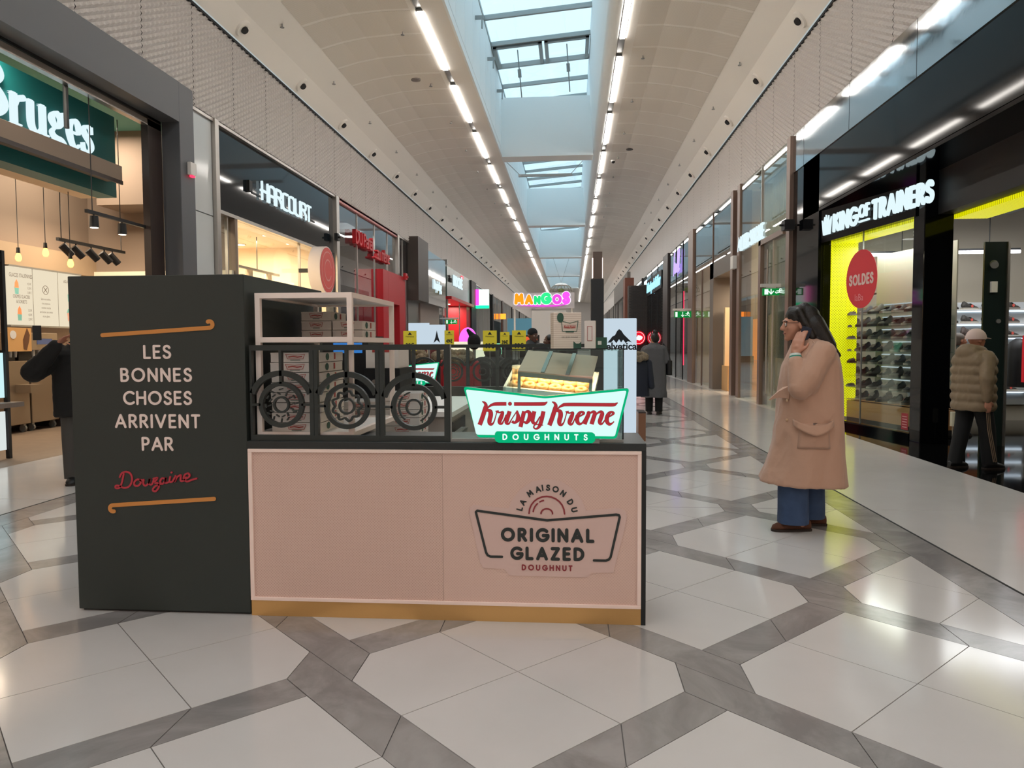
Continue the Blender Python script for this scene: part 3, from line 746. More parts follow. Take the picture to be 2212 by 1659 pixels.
# menu board
mbd = thing('menu_board', 'long backlit white menu board with ice cream pictures on the back wall', 'menu board', (-9.95, 13.2, 1.85))
MB().box(-9.93, -9.86, 12.36, 14.3, 1.85, 2.88).build('panel', emis('menu_glow', '#fff0d2', .52), mbd)
for za, zb in ((1.82, 1.85), (2.88, 2.91)): MB().box(-9.95, -9.84, 12.36, 14.3, za, zb).build('frame_rail', M_alu, mbd)
for y in (12.95, 13.62): MB().box(-9.86, -9.855, y-.004, y+.004, 1.85, 2.88).build('seam', M_alu, mbd)
def mf(y, z): return frame((-9.857, y, z), (0, 1, 0))
M_ink = mat('brown_ink', '#4a3b34', .7)
for y, z, s, tx in ((12.66, 2.70, .10, 'GLACES ITALIENNES'), (12.66, 2.33, .085, 'CREMES GLACEES'), (12.66, 2.24, .085, '& SORBETS'), (13.95, 2.70, .08, '#GLACEPARTY'), (13.28, 2.33, .055, 'Selon vos souhaits,'), (13.28, 2.25, .055, 'nous proposons'), (13.28, 2.17, .055, 'certaines recettes'), (13.28, 2.09, .055, 'sans lactose, sans cerises'), (13.28, 2.01, .055, 'et sans gluten.'), (12.86, 2.58, .06, '4,30 €'), (12.86, 2.50, .06, '5,20 €'), (12.86, 2.42, .06, '5,90 €'), (12.86, 2.10, .06, '3,20 €'), (12.86, 2.02, .06, '4,50 €'), (12.86, 1.94, .06, '5,30 €'), (13.95, 2.30, .05, '4,50 €'), (13.95, 1.92, .05, '15,90 €')):
    btext(tx, s, mf(y, z), mbd, M_ink, sx=.62)
M_orange_ic = mat('orange_ice_cream', '#e58a5c', .6); M_teal_cup = mat('teal_cup', '#6db0ac', .6); M_pinkcup = mat('pink_tub', '#dba79a', .6)
for y, z in ((12.55, 2.46), (12.60, 1.99)):
    MB().plate([(-.05, .05), (.05, .05), (.04, .14), (0, .2), (-.04, .14)], mf(y, z), 0, .003).build('ice_cream_picture', M_orange_ic, mbd)
    MB().plate([(-.04, -.06), (.04, -.06), (.05, .05), (-.05, .05)], mf(y, z), 0, .003).build('cup_picture', M_teal_cup, mbd)
MB().plate([(-.05, -.08), (.05, -.08), (.06, .06), (-.06, .06)], mf(13.95, 2.42), 0, .003).build('cup_picture', M_teal_cup, mbd)
MB().plate([(-.07, -.1), (.07, -.1), (.09, .06), (-.09, .06)], mf(13.95, 2.06), 0, .003).build('cup_picture', M_pinkcup, mbd)
MB().plate([(-.1, .06), (.1, .08), (.08, .15), (-.06, .14)], mf(13.95, 2.06), 0, .003).build('cup_picture', M_teal_cup, mbd)
MB().ribbon(arc(0, 0, .08, .08, 0, 345, 24), .008, mf(13.28, 2.52), 0, .003, closed=True).strokes([('L', [(-.04, -.04), (.04, .04)]), ('L', [(-.04, .04), (.04, -.04)])], .01, mf(13.28, 2.52), 0, .003).build('badge_picture', M_ink, mbd)
# soft-serve machines
M_inox = mat('stainless_steel', '#a3917c', .35, .75, bump=(40, .05))
for k, (y0, y1, lab, gl) in enumerate(((11.5, 12.08, 'steel soft serve machine with a poster of a cone on its head', '#dca868'), (12.12, 12.80, 'steel soft serve machine beside the green tower, with a small display', '#7c6a58'))):
    t = thing('soft_serve_machine', lab, 'machine', (-9.6, (y0+y1)/2, 0), 'soft serve machines')
    MB().box(-9.95, -9.32, y0, y1, .14, 1.22).build('cabinet', M_inox, t, bevel=.01)
    MB().box(-9.95, -9.30, y0+.01, y1-.01, 1.40, 1.70).build('head', M_inox, t, bevel=.01)
    MB().box(-9.95, -9.55, y0+.02, y1-.02, 1.22, 1.40).build('neck', M_brownframe, t)
    for q in (.3, .5, .7): MB().cyl((-9.42, y0+(y1-y0)*q, 1.40), (-9.42, y0+(y1-y0)*q, 1.28), .03, .02, 10).build('spout', M_white, t, True)
    for yy in (y0+.08, y1-.08):
        for xx in (-9.4, -9.85): MB().cyl((xx, yy-.02, .06), (xx, yy+.02, .06), .06, n=12).box(xx-.03, xx+.03, yy-.03, yy+.03, .10, .15).build('caster', M_alu, t)
    if k == 0:
        MB().box(-9.29, -9.27, y0+.05, y1+.02, 1.38, 1.78).build('poster', mat('poster_orange', '#d9a566', .6), t)
        MB().plate([(-.07, -.16), (.0, -.18), (.06, -.02), (.08, .08), (.02, .2), (-.04, .08), (-.08, 0)], frame((-9.268, y0+.48, 1.58), (0, 1, 0)), 0, .003).build('cone_picture', mat('cone_brown', '#6b4327', .6), t)
        MB().plate(arc(0, 0, .07, .07, 0, 345, 20), frame((-9.268, y0+.18, 1.66), (0, 1, 0)), 0, .003).build('badge_picture', M_white, t)
        MB().box(-9.32, -9.05, y0+.25, y1-.05, .68, .82).build('drip_shelf', M_inox, t)
    else:
        MB().box(-9.30, -9.29, y0+.15, y0+.52, 1.50, 1.60).build('display', mat('dark_display', '#251d1c', .3, emit='#5a6a90', es=.3), t)
t = thing('back_counter', 'wooden topped dark counter behind the person with the phone', 'counter', (-9.5, 13.4, 0))
MB().box(-9.95, -9.2, 12.85, 14.6, 0, .92).build('body', M_brownframe, t); MB().box(-9.97, -9.15, 12.83, 14.62, .92, .96).build('worktop', mat('counter_oak', '#a87a4e', .5), t)
# pendants and tracks
for x, y, z, lab in ((-8.98, 11.5, 2.92, 'left'), (-8.51, 11.5, 2.99, 'middle'), (-8.09, 11.5, 2.81, 'right')):
    t = thing('pendant_bulb', f'glowing bare pendant bulb, {lab} one of the three over the ice cream counter', 'lamp', (x, y, z), 'bare pendant bulbs')
    MB().cyl((x, y, z+.12), (x, y, 5.6 if x < -8.3 else 3.95), .006, n=5).build('cord', M_black, t)
    MB().cyl((x, y, z+.06), (x, y, z+.15), .03, .025, 10).build('socket', M_black, t)
    MB().lathe([(.001, -.075), (.03, -.068), (.048, -.03), (.045, .01), (.028, .05), (.022, .07)], (x, y, z), 14).build('bulb', emis('filament_glow', '#ffae4a', 4.0), t, True)
def track(name, lab, p0, p1, heads, hang, down):
    p0, p1 = Vector(p0), Vector(p1)
    t = thing(name, lab, 'track light', (p0+p1)/2, 'black track lights of the ice cream shop')
    d = p1-p0
    MB().obox((p0+p1)/2, (.05, d.length, .05), 0, math.atan2(d.z, abs(d.y))).build('rail', M_black, t)
    for q in heads:
        c = p0+d*q
        MB().cyl(c, c-Vector((0, 0, .09)), .012, n=6).build('stem', M_black, t)
        if down: MB().cyl(c-Vector((0, 0, .05)), c-Vector((0, 0, .22)), .06, .07, 14).build('spot_head', M_black, t)
        else: MB().cyl(c-Vector((.03, .04, .08)), c-Vector((-.06, -.08, .24)), .065, .06, 14).build('spot_head', M_black, t)
        if down: MB().cyl(c-Vector((0, 0, .215)), c-Vector((0, 0, .225)), .055, n=14).build('lamp_face', emis('spot_face', '#ffe9c8', 5), t)
    for q in hang: MB().cyl(p0+d*q, p0+d*q+Vector((0, 0, 5.6-p0.z)), .008, n=5).build('suspension', M_black, t)
track('track_light', 'black track with three downward spots near the portal reveal', (-7.15, 10.55, 3.46), (-7.15, 12.3, 3.46), (.1, .5, .93), (.08, .95), True)
track('track_light', 'black track with five tilted spots under the teal bulkhead', (-8.3, 11.5, 3.2), (-8.3, 13.3, 3.2), (.1, .25, .47, .67, .8), (.05, .95), False)
for (x, y) in ((-8.3, 12.6), (-9.0, 9.0), (-9.2, 10.6), (-8.9, 13.4)):
    area('ice_cream_shop_lamp', (x, y, 3.85), (.5, .5), 24, (1, .80, .58))
for (x, y) in ((-9.0, 11.0), (-8.8, 13.0), (-7.2, 9.0)):
    area('ice_cream_shop_lamp', (x, y, 5.5), (.6, .6), 60, (1, .84, .66))
# black display stand at the image edge
t = thing('display_stand', 'black metal display stand with lit screens at the left picture edge', 'stand', (-7.34, 8.6, 0))
for y in (9.08, 8.2): MB().box(-7.37, -7.32, y, y+.05, 0, 2.7).build('post', M_black, t)
MB().box(-7.40, -7.15, 8.2, 9.16, .68, .74).build('shelf', mat('taupe_shelf', '#6b5f57', .5), t)
MB().box(-7.36, -7.34, 8.2, 9.06, .80, 1.38).build('screen', emis('pale_screen', '#b8dbe0', .8), t)
MB().box(-7.36, -7.34, 8.2, 9.06, .12, .62).build('screen', emis('pale_screen2', '#dfe8e6', .6), t)
MB().box(-7.37, -7.33, 8.2, 9.1, 2.55, 2.7).build('header', M_black, t)
# alarm on the portal
t = thing('alarm_siren', 'small white alarm box with red lamp on the dark portal edge', 'alarm', (XL+.06, 12.78, 4.5))
MB().box(XL+.03, XL+.1, 12.68, 12.88, 4.46, 4.68).build('case', M_white, t, bevel=.01); MB().box(XL+.04, XL+.09, 12.74, 12.84, 4.43, 4.46).build('lamp', emis('red_lamp', '#ff3050', 1.5), t)

# ---------------------------------------------------------------- white pillar and photo studio
M_pan = mat('white_glass_panel', '#cfd3d4', .12, spec=.6)
pl = struct(MB().box(XL-.3, XL-.12, 12.95, 13.8, 0, 5.76).build('wall_pillar', M_white))
MB().box(XL-.12, XL-.06, 12.98, 13.77, 3.93, 5.70).build('panel', M_pan, pl); MB().box(XL-.12, XL-.06, 12.98, 13.77, 0, 3.91).build('panel', M_pan, pl)
post(XL-.05, 13.78, 13.93, 0, 5.76)
M_navyglass = mat('dark_blue_glass', '#1a2026', .05, spec=.35)
fa = struct(MB().box(XL-.16, XL-.10, 13.93, 21.05, 4.12, 5.72).build('trim_studio_fascia', M_navyglass))
MB().box(XL-.3, XL-.08, 13.93, 14.05, 0, 4.12).build('jamb', mat('anthracite_frame', '#34363a', .4), fa)
MB().box(XL-.3, XL-.08, 20.93, 21.05, 0, 4.12).build('jamb', MATS['anthracite_frame'], fa)
MB().box(XL-.5, XL-.10, 14.03, 20.95, 4.05, 4.12).build('head_profile', M_steel, fa)
pane(XL-.2, 14.05, 20.93, 0, 4.05, M_glass, (14.6, 18.6))
HG = dict(GL)
HG.update({'H': (.62, [('L', [(.06,0),(.06,1)]), ('L', [(.62,0),(.62,1)]), ('L', [(-.06,.5),(.62,.5)])]),
 'A': (.58, [('L', [(0,0),(0,.8)]), ('S', arc(.2,.8,.2,.2,180,90)), ('L', [(.2,1),(.38,1)]), ('S', arc(.38,.8,.2,.2,90,0)), ('L', [(.58,.8),(.58,0)]), ('L', [(0,.42),(.58,.42)])]),
 'R': (.58, [('L', [(0,0),(0,1),(.38,1)]), ('S', arc(.38,.78,.2,.22,90,-90)), ('L', [(.38,.56),(.0,.56)]), ('L', [(.3,.56),(.58,.25),(.58,0)])]),
 'C': (.56, [('S', [(.56,1)]+arc(.2,.8,.2,.2,90,180)+arc(.2,.2,.2,.2,180,270)+[(.56,0)])]),
 'O': (.6, [('C', arc(.4,.8,.2,.2,0,90,6)+arc(.2,.8,.2,.2,90,180,6)+arc(.2,.2,.2,.2,180,270,6)+arc(.4,.2,.2,.2,270,360,6))]),
 'U': (.58, [('S', [(0,1)]+arc(.2,.2,.2,.2,180,270,6)+arc(.38,.2,.2,.2,270,360,6)+[(.58,1)])]),
 'T': (.5, [('L', [(0,1),(.5,1)]), ('L', [(.25,1),(.25,0)])])})
t = thing('shop_sign', 'white glowing techno style letters on dark blue glass over the photo studio', 'sign', (XL-.04, 17.55, 4.7))
letters('HARCOURT', 17.55, 4.66, .42, .12, XL-.05, -1, M_litwhite, t, gap=.24, sx=1.45, glyphs=HG, d=.04)
MB().box(XL-.10, XL-.085, 15.6, 19.5, 4.72, 4.76).build('letter_rail', M_black, t)
MB().box(XL-.10, XL-.03, 15.35, 15.5, 4.72, 4.95).build('sign_bracket', M_black, t)
M_warmwall = mat('warm_cream_wall', '#f2dcc0', .6)
room('studio', -1, 14.9, 21.2, 6.0, 4.3, M_warmwall, M_warmwall, [(fx, fy) for fx in (.15, .4, .7) for fy in (.12, .35, .6, .85)], le=12, lc='#ffe2b4', lsize=.28, what='photo studio', y_side=True)
for (x, y) in ((-8.6, 16.5), (-8.6, 19.2), (-10.8, 18)): area('studio_lamp', (x, y, 4.2), (1, 1), 130, (1, .84, .62))
t = thing('light_rail', 'grey rail with hanging spot lamps inside the photo studio', 'track light', (-8.2, 17.5, 3.4))
MB().box(-8.25, -8.18, 15.4, 20.4, 3.40, 3.46).build('rail', M_alu, t)
for y in (15.9, 17.2, 18.5, 19.7):
    MB().cyl((-8.22, y, 3.40), (-8.22, y, 3.05), .09, n=12).build('lamp_body', mat('beige_metal', '#b8a48a', .5), t)
    MB().lathe([(.09, 0), (.24, -.06), (.24, -.08), (.08, -.03)], (-8.22, y, 3.06), 16).build('lamp_shade', mat('grey_shade', '#77706a', .5), t, True)
for y in (16, 19): MB().cyl((-8.22, y, 3.46), (-8.22, y, 4.3), .012, n=5).build('suspension', M_black, t)
# round blade sign
t = thing('blade_sign', 'round red and white blade sign sticking out beside the photo studio', 'sign', (-6.35, 18.6, 2.8))
MB().cyl((-6.50, 18.6, 3.37), (-6.20, 18.6, 3.37), .60, n=44).build('drum', mat('sign_white_rim', '#e9dcd7', .5), t, True)
MB().cyl((-6.20, 18.6, 3.37), (-6.19, 18.6, 3.37), .57, n=44).build('face', mat('salmon_red', '#c24a44', .5, emit='#b9453f', es=.10), t)
fbs = frame((-6.19, 18.6, 3.37), (0, 1, 0))
MB().ribbon(arc(0, 0, .46, .46, 0, 350, 40), .03, fbs, 0, .004, closed=True).ribbon(arc(0, 0, .26, .26, 20, 330, 30), .04, fbs, 0, .004).build('emblem_ring', mat('pale_red', '#d98c84', .5), t)
MB().box(XL-.2, -6.5, 18.55, 18.65, 3.32, 3.42).build('arm', M_black, t)
post(XL-.05, 21.05, 21.30, 0, 5.76)
t = thing('junction_box', 'small black camera box on the post by the round sign', 'camera', (XL+.05, 20.95, 4.5))
MB().box(XL+.0, XL+.1, 20.85, 21.05, 4.45, 4.65).build('case', M_black, t); MB().cyl((XL+.1, 20.95, 4.55), (XL+.16, 20.9, 4.53), .03, n=8).build('lens', M_black, t)

# ---------------------------------------------------------------- children's clothes shop with red letters
M_pinkband = mat('pink_profile', '#d08a88', .5)
pf = pane(XL-.1, 21.3, 28.6, 0, 5.66, M_glass_refl, (23.4, 25.5, 27.3))
MB().box(XL-.12, XL-.02, 21.3, 28.6, 5.64, 5.76).build('top_profile', M_pinkband, pf)
t = thing('shop_sign', 'two rows of red built-up letters on the glass above the red doorway', 'sign', (XL+.02, 24.8, 4.9))
LG = dict(GL); LG.update({'u': (.45, [('L', [(0,.68),(0,0)]), ('L', [(.45,.68),(.45,0)]), ('L', [(0,0),(.45,0)])]), 'p': (.4, [('L', [(0,1),(0,0)]), ('L', [(0,1),(.4,.95),(.4,.5),(0,.45)])]),
 'a': (.42, [('L', [(.05,.68),(.42,.68),(.42,0),(0,0),(0,.36),(.42,.36)])]), 'r': (.3, [('L', [(0,0),(0,.68),(.3,.68)])]), 'e': (.42, [('L', [(.42,0),(0,0),(0,.68),(.42,.68),(.42,.36),(0,.36)])]),
 'i': (.02, [('L', [(0,0),(0,.66)]), ('L', [(0,.92),(.01,.94)])]), 'l': (.02, [('L', [(0,0),(0,1)])]), 'm': (.7, [('L', [(0,0),(0,.68),(.7,.68),(.7,0)]), ('L', [(.35,.68),(.35,0)])]),
 'ê': (.42, [('L', [(.42,0),(0,0),(0,.68),(.42,.68),(.42,.36),(0,.36)]), ('L', [(.08,.84),(.21,1),(.34,.84)])]), '.': (.05, [('L', [(0,0),(.02,0)])])})
letters('DU Pareil', 23.75, 4.62, .44, .15, XL+.02, -1, M_red, t, gap=.18, sx=1.15, glyphs=LG, d=.12)
letters('...au même', 26.0, 4.42, .44, .15, XL+.02, -1, M_red, t, gap=.18, sx=1.05, glyphs=LG, d=.12)
M_redshop = mat('red_shop_wall', '#b4232b', .5)
room('childrens', -1, 21.35, 30.6, 5, 5.6, mat('grey_mauve_wall', '#9a8585', .6), M_ceil, [(.3, .3), (.3, .7)], le=8, lc='#ffe8dc', what="children's clothes shop")
struct(MB().box(-9.0, -8.9, 21.5, 25.8, 0, 3.6).build('wall_childrens_partition', M_redshop))
dr = struct(MB().box(XL-.9, XL+.12, 25.84, 26.6, 0, 4.15).build('door_1', M_red, bevel=.01))
MB().box(XL-.9, XL+.12, 28.3, 29.3, 0, 4.15).build('jamb', M_red, dr); MB().box(XL-.9, XL+.12, 26.6, 28.3, 3.0, 4.15).build('lintel', M_red, dr)
MB().box(XL-.8, XL-.7, 26.6, 28.3, 0, 3.0).build('leaf', mat('dark_red_leaf', '#5c1418', .3), dr)
t = thing('alarm_siren', 'small red fire alarm box on the red doorway', 'alarm', (XL+.15, 29.15, 4.1))
MB().box(XL+.12, XL+.22, 29.0, 29.3, 4.05, 4.3).build('case', M_red, t); MB().cyl((XL+.22, 29.15, 4.15), (XL+.28, 29.15, 4.15), .05, n=10).build('lamp', M_red, t)
area('childrens_lamp', (-8, 24, 5.3), (2, 2), 120, (1, .85, .8))
t = thing('wall_shelf_unit', 'row of white shelves with clothes seen through the red shop window', 'shelf', (-8.8, 23.5, 2.6))
for z in (1.6, 2.2, 2.8): MB().box(-8.9, -8.5, 21.8, 25.4, z, z+.05).build('shelf_board', M_white, t)
for y in (22.2, 23.2, 24.2): MB().box(-8.85, -8.55, y, y+.5, 2.25, 2.6).build('folded_clothes', mat('pastel_cloth', '#d8b7b4', .8), t)
post(XL-.05, 28.6, 28.85, 0, 5.76)
pane(XL-.1, 28.9, 30.8, 4.15, 5.7, M_glass_refl, (29.8,))

# ---------------------------------------------------------------- fin, lingerie box, perfume shop and the far shops on the left
f2 = struct(MB().box(XL-.6, XL+.35, 30.8, 33.0, 3.35, 6.0).build('trim_dark_fin', mat('dark_taupe', '#4b423d', .5)))
struct(MB().box(XL-.6, XL-.1, 30.8, 33.0, 0, 3.35).build('wall_brushed_pier', M_steel))
t = thing('shop_sign', 'polished steel box sign with small white glowing lettering past the red doorway', 'sign', (XL, 35.4, 3.3))
MB().box(XL-.3, XL+.30, 33.05, 37.8, 3.35, 5.72).build('box', M_mirror, t)
fr = frame((XL+.31, 35.4, 4.1), (0, 1, 0)); btext('Darjeeling', .62, fr, t, M_litwhite, sx=.8, depth=.02, bold=.006)
struct(MB().box(XL-.5, XL-.05, 33.05, 37.8, 0, 3.35).build('wall_taupe_pier', mat('taupe_panel', '#a08d82', .5)))
t = thing('camera', 'small grey security camera on the wall above the steel box sign', 'camera', (XL+.1, 37.9, 5.7))
MB().box(XL, XL+.35, 38.0, 38.3, 5.62, 5.85).build('case', M_alu, t); MB().cyl((XL+.17, 38.0, 5.72), (XL+.17, 37.9, 5.72), .06, n=10).build('lens', M_black, t)
pane(XL-.1, 38.0, 40.0, 0, 5.66, M_glass_refl, (39.0,))
gw = thing('plant_panel', 'tall strip of climbing greenery behind glass beside the perfume shop', 'plants', (XL-.4, 39.4, 1.4))
mb = MB()
for q in range(420):
    y = 38.5+random.random()*1.5; z = 1.7+random.random()*3.4; x = XL-.35+random.random()*.2; s = .06+random.random()*.1
    mb.obox((x, y, z), (s, s*1.4, .01), random.random()*6, random.random()*2, random.random()*2)
mb.build('foliage', mat('dark_foliage', '#3d4a3a', .7), gw, kind='stuff'); MB().box(XL-.5, XL-.4, 38.4, 40.0, 1.4, 5.3).build('backing', mat('dark_green_panel', '#2e3630', .7), gw)
t = thing('exit_sign', 'green running man exit sign hanging left of the perfume shop', 'exit sign', (-6.3, 38.4, 2.6))
def exitsign(t, x, y, z, w=.62, h=.24):
    MB().box(x-w/2, x+w/2, y-.02, y+.02, z, z+h).build('panel', emis('exit_green', '#0a8f3c', .5), t)
    fr = frame((x, y-.021, z+h*.12), (1, 0, 0)); W_ = emis('exit_white', '#e8fff0', .7)
    MB().strokes([('L', [(0, h*.72), (0, 0.02)]), ('L', [(-.05, .07), (0, .01), (.05, .07)])], .022, fr, 0, .003).build('arrow', W_, t)
    MB().box(x-w/2+.04, x-w/2+.12, y-.025, y-.02, z+h*.12, z+h*.88).build('door_mark', W_, t)
    MB().ribbon(arc(.2, h*.68, .022, .022, 0, 340, 10), .02, fr, 0, .003, closed=True).strokes([('L', [(.19, h*.58), (.17, h*.32)]), ('L', [(.17, h*.32), (.24, h*.2), (.26, .02)]), ('L', [(.17, h*.32), (.11, h*.2), (.09, .05)]), ('L', [(.12, h*.5), (.19, h*.55), (.26, h*.42)])], .022, fr, 0, .003).build('runner_mark', W_, t)
    xw = XL-.1 if x < 0 else XR-.05
    MB().box(min(xw, x-w*.6), max(xw, x+w*.6), y-.03, y+.03, z+h+.03, z+h+.10).build('carrier', M_white, t); MB().box(x-.1, x+.1, y-.01, y+.01, z+h, z+h+.04).build('hanger', M_white, t)
exitsign(t, -6.25, 38.4, 2.55)
pe = struct(MB().box(XL-.2, XL+.0, 40.0, 49.2, 4.1, 5.76).build('trim_perfume_fascia', mat('grey_green_fascia', '#5d6b66', .25)))
t = thing('shop_sign', 'white glowing letters with a red accent on the perfume shop fascia', 'sign', (XL+.04, 43.2, 4.6))
fr = frame((XL+.01, 43.7, 4.85), (0, 1, 0)); btext('NOCIBÉ', .86, fr, t, M_litwhite, sx=1.1, depth=.03, bold=.012); MB().box(XL, XL+.03, 45.2, 45.9, 5.55, 5.68).build('accent', emis('red_accent', '#ff2a3c', 2), t)
fr = frame((XL+.01, 40.9, 4.95), (0, 1, 0)); btext('Time', .5, fr, t, M_black, sx=.9, depth=.03)
M_redlit = mat('red_lacquer', '#c8242c', .35)
por = struct(MB().box(XL-2.2, XL-.0, 47.4, 49.2, 0, 4.1).build('door_2', M_redlit))
MB().box(XL-2.2, XL+.25, 40.0, 49.2, 3.95, 4.12).build('canopy', M_redlit, por); MB().box(XL-.12, XL-.02, 40.2, 40.5, 0, 3.95).build('jamb', M_steel, por); MB().box(XL-2.2, XL-2.1, 40.0, 47.4, 0, 3.95).build('back_panel', mat('dark_brown_room', '#3a2526', .5), por)
MB().box(XL-.06, XL-.02, 44.6, 44.7, 0, 3.95).build('mullion', M_steel, por)
for y in (41.5, 43.2, 44.9):
    t = thing('ceiling_light', f'warm downlight under the red perfume shop canopy, {ORD[int((y-41)/1.6)]} one', 'light', (XL-.8, y, 3.95), 'downlights under the red canopy')
    MB().cyl((XL-.8, y, 3.96), (XL-.8, y, 3.93), .16, n=12).build('lens', emis('warm_lens', '#fff0d0', 14), t)
area('perfume_lamp', (XL-1.0, 46.2, 3.9), (.8, 1.6), 70, (1, .8, .7))
struct(MB().box(XL-.5, XL+.1, 49.2, 51.6, 0, 5.76).build('wall_black_pier', M_black))
pane(XL-.08, 51.6, 62.9, 0, 5.7, M_glass_refl, (54, 57, 60))
room('sweets', -1, 51.7, 63, 5, 5.5, mat('pale_wall', '#d8ccc4', .6), M_ceil, [(.3, .3), (.3, .6)], le=8, what='shop with the pink sign')
t = thing('blade_sign', 'pink white and green glowing blade sign on the left row of shops', 'sign', (XL+.4, 51.4, 3.9))
MB().box(XL+.05, XL+1.0, 51.3, 51.6, 4.2, 5.3).build('panel', emis('sign_white', '#e8fff6', .8), t); MB().box(XL+.05, XL+.32, 51.29, 51.3, 4.2, 5.3).build('pink_end', emis('sign_pink', '#ff3bb0', 1.6), t); MB().box(XL+.05, XL+1.0, 51.28, 51.62, 4.0, 4.2).build('green_edge', emis('sign_green', '#18d890', 1.4), t)
struct(MB().box(XL-.4, XL+.05, 62.9, 63.6, 0, 5.76).build('wall_black_pier', M_black))
og = struct(MB().box(XL-1.2, XL-1.1, 63.6, 72.0, 0, 5.7).build('wall_orange_shop', mat('orange_wall', '#e8871e', .5, emit='#ff8a10', es=.5)))
pane(XL-.05, 63.6, 72.2, 3.6, 5.7, M_glass_refl, (66, 69)); post(XL-.05, 72.0, 72.8, 0, 5.76, M_brownframe)
t = thing('blade_sign', 'small orange glowing blade sign above the orange shop', 'sign', (XL+.4, 70, 4.0)); MB().box(XL, XL+.5, 70, 70.3, 3.9, 4.4).build('panel', emis('sign_orange', '#ff8a2a', 1.6), t)
for k, (ya, yb, c) in enumerate(((72.8, 84, '#4b4744'), (84, 96, '#8b8784'), (96, 110, '#5e7884'), (110, 127, '#6a6460'))):
    struct(MB().box(XL-1.5, XL-1.4, ya, yb, 0, 5.76).build('wall_far_shop', mat('far_shop_%d' % k, c, .6))); pane(XL-.05, ya+.3, yb, 0, 5.7, M_glass_refl, (ya+4, ya+8)); post(XL-.05, ya, ya+.3, 0, 5.76, M_brownframe)
# facade behind the viewer
for sd_, yb_ in ((-1, 2.85), (1, 4.95)):
    nm_ = 'rear_left' if sd_ < 0 else 'rear_right'; xx_ = XL if sd_ < 0 else XR
    for k_, (ya_, ye_) in enumerate(((-38, -26), (-26, -12), (-12, yb_))):
        room(nm_+'_%d' % k_, sd_, ya_, ye_, 4.5, 4.6, mat('rear_shop_cream', '#e8d4c2', .6), M_ceil)
        struct(MB().box(xx_-.2, xx_+.2, ya_, ye_, 4.6, 5.75).build('trim_rear_fascia', mat('rear_fascia', '#c9b8ae', .4)))
        area('rear_shop_lamp', (xx_+sd_*2.2, (ya_+ye_)/2, 4.5), (2.5, 9), 150, (1, .84, .72))

# ================================================================== RIGHT SIDE
# ---------------------------------------------------------------- trainer shop
M_kot = mat('black_fascia', '#08090c', .06, spec=.14)
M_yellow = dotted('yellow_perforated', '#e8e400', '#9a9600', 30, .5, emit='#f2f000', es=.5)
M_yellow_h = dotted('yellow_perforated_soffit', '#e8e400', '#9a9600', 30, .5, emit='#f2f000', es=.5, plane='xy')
ft = struct(MB().box(XR, XR+.3, 5.0, 15.25, 3.95, 4.95).build('trim_trainer_fascia', M_kot))
MB().box(XR-.02, XR+.3, 5.0, 15.9, 4.95, 5.71).build('mirror_band', M_mirror, ft)
for y in (8.0, 10.4, 12.8, 15.2): MB().box(XR-.022, XR-.018, y-.004, y+.004, 4.95, 5.71).build('band_joint', M_dark, ft)
G0, G1 = Vector((4.66, 14.3, 0)), Vector((5.06, 11.5, 0)); gd = (G1-G0).normalized(); gn = Vector((gd.y, -gd.x, 0))
if gn.x > 0: gn = -gn
def gl_box(u0, u1, n0, n1, z0, z1):
    P = lambda u, n, z: G0+gd*u+gn*n+Vector((0, 0, z))
    return MB().add([P(u0, n0, z0), P(u1, n0, z0), P(u1, n1, z0), P(u0, n1, z0), P(u0, n0, z1), P(u1, n0, z1), P(u1, n1, z1), P(u0, n1, z1)], [(3,2,1,0),(4,5,6,7),(0,1,5,4),(1,2,6,5),(2,3,7,6),(3,0,4,7)])
GLN = (G1-G0).length
gl_box(-.1, GLN+.1, -.12, .08, 3.3, 3.95).build('lower_fascia', M_kot, ft)
MB().box(XR, 6.2, 5.0, 15.25, 3.9, 3.96).build('soffit', M_kot, ft)
gl_box(0, GLN, -.05, .05, 0, .10).build('sill', M_kot, ft)
WIN[0] += 1
gw2 = struct(gl_box(0, GLN, -.006, .006, .10, 3.3).build('window_%d' % WIN[0], M_glass))
gl_box(1.36, 1.372, -.012, .012, .10, 3.3).build('mullion', M_alu, gw2)
struct(MB().box(XR, XR+.35, 14.3, 15.9, 0, 5.0).build('wall_trainer_pier', M_kot))
struct(MB().box(5.02, 5.42, 11.15, 11.5, 0, 3.96).build('trim_trainer_column', M_kot, bevel=.01))
# sign
t = thing('shop_sign', 'glowing white crown and bold letters on the black fascia of the trainer shop', 'sign', G0+gd*1.2+Vector((0, 0, 3.42)))
frs = (G0+gn*.09+Vector((0, 0, 3.42)), gd, Vector((0, 0, 1)), gn)
MB().plate([(.18, 0), (.42, 0), (.46, .30), (.38, .12), (.36, .34), (.30, .12), (.27, .36), (.24, .12), (.22, .33), (.16, .12), (.12, .28)], frs, 0, .03).build('crown', M_litwhite, t)
def kcaps(s, u, z, h, wt=.20, gap=.30, sx=.9):
    W = 0; tt, WW = stext(s, gap, sx); hh = h*(1-wt)
    for st, x, wd in tt:
        if st:
            MB().strokes([(kk[0], [(u+(x+p[0]*sx)*hh, z+wt*h/2+p[1]*hh) for p in kk[1]]) for kk in st], wt*h, frs, 0, .03).build('letter', M_litwhite, t)
    return u+WW*hh
u = kcaps('KING', .56, 0, .33); u2 = kcaps('OF', u+.09, .10, .22); MB().plate([(u+.08, .03), (u2+.02, .03), (u2+.02, .06), (u+.08, .06)], frs, 0, .03).build('underline', M_litwhite, t)
kcaps('TRAINERS', u2+.13, 0, .33, sx=.85)
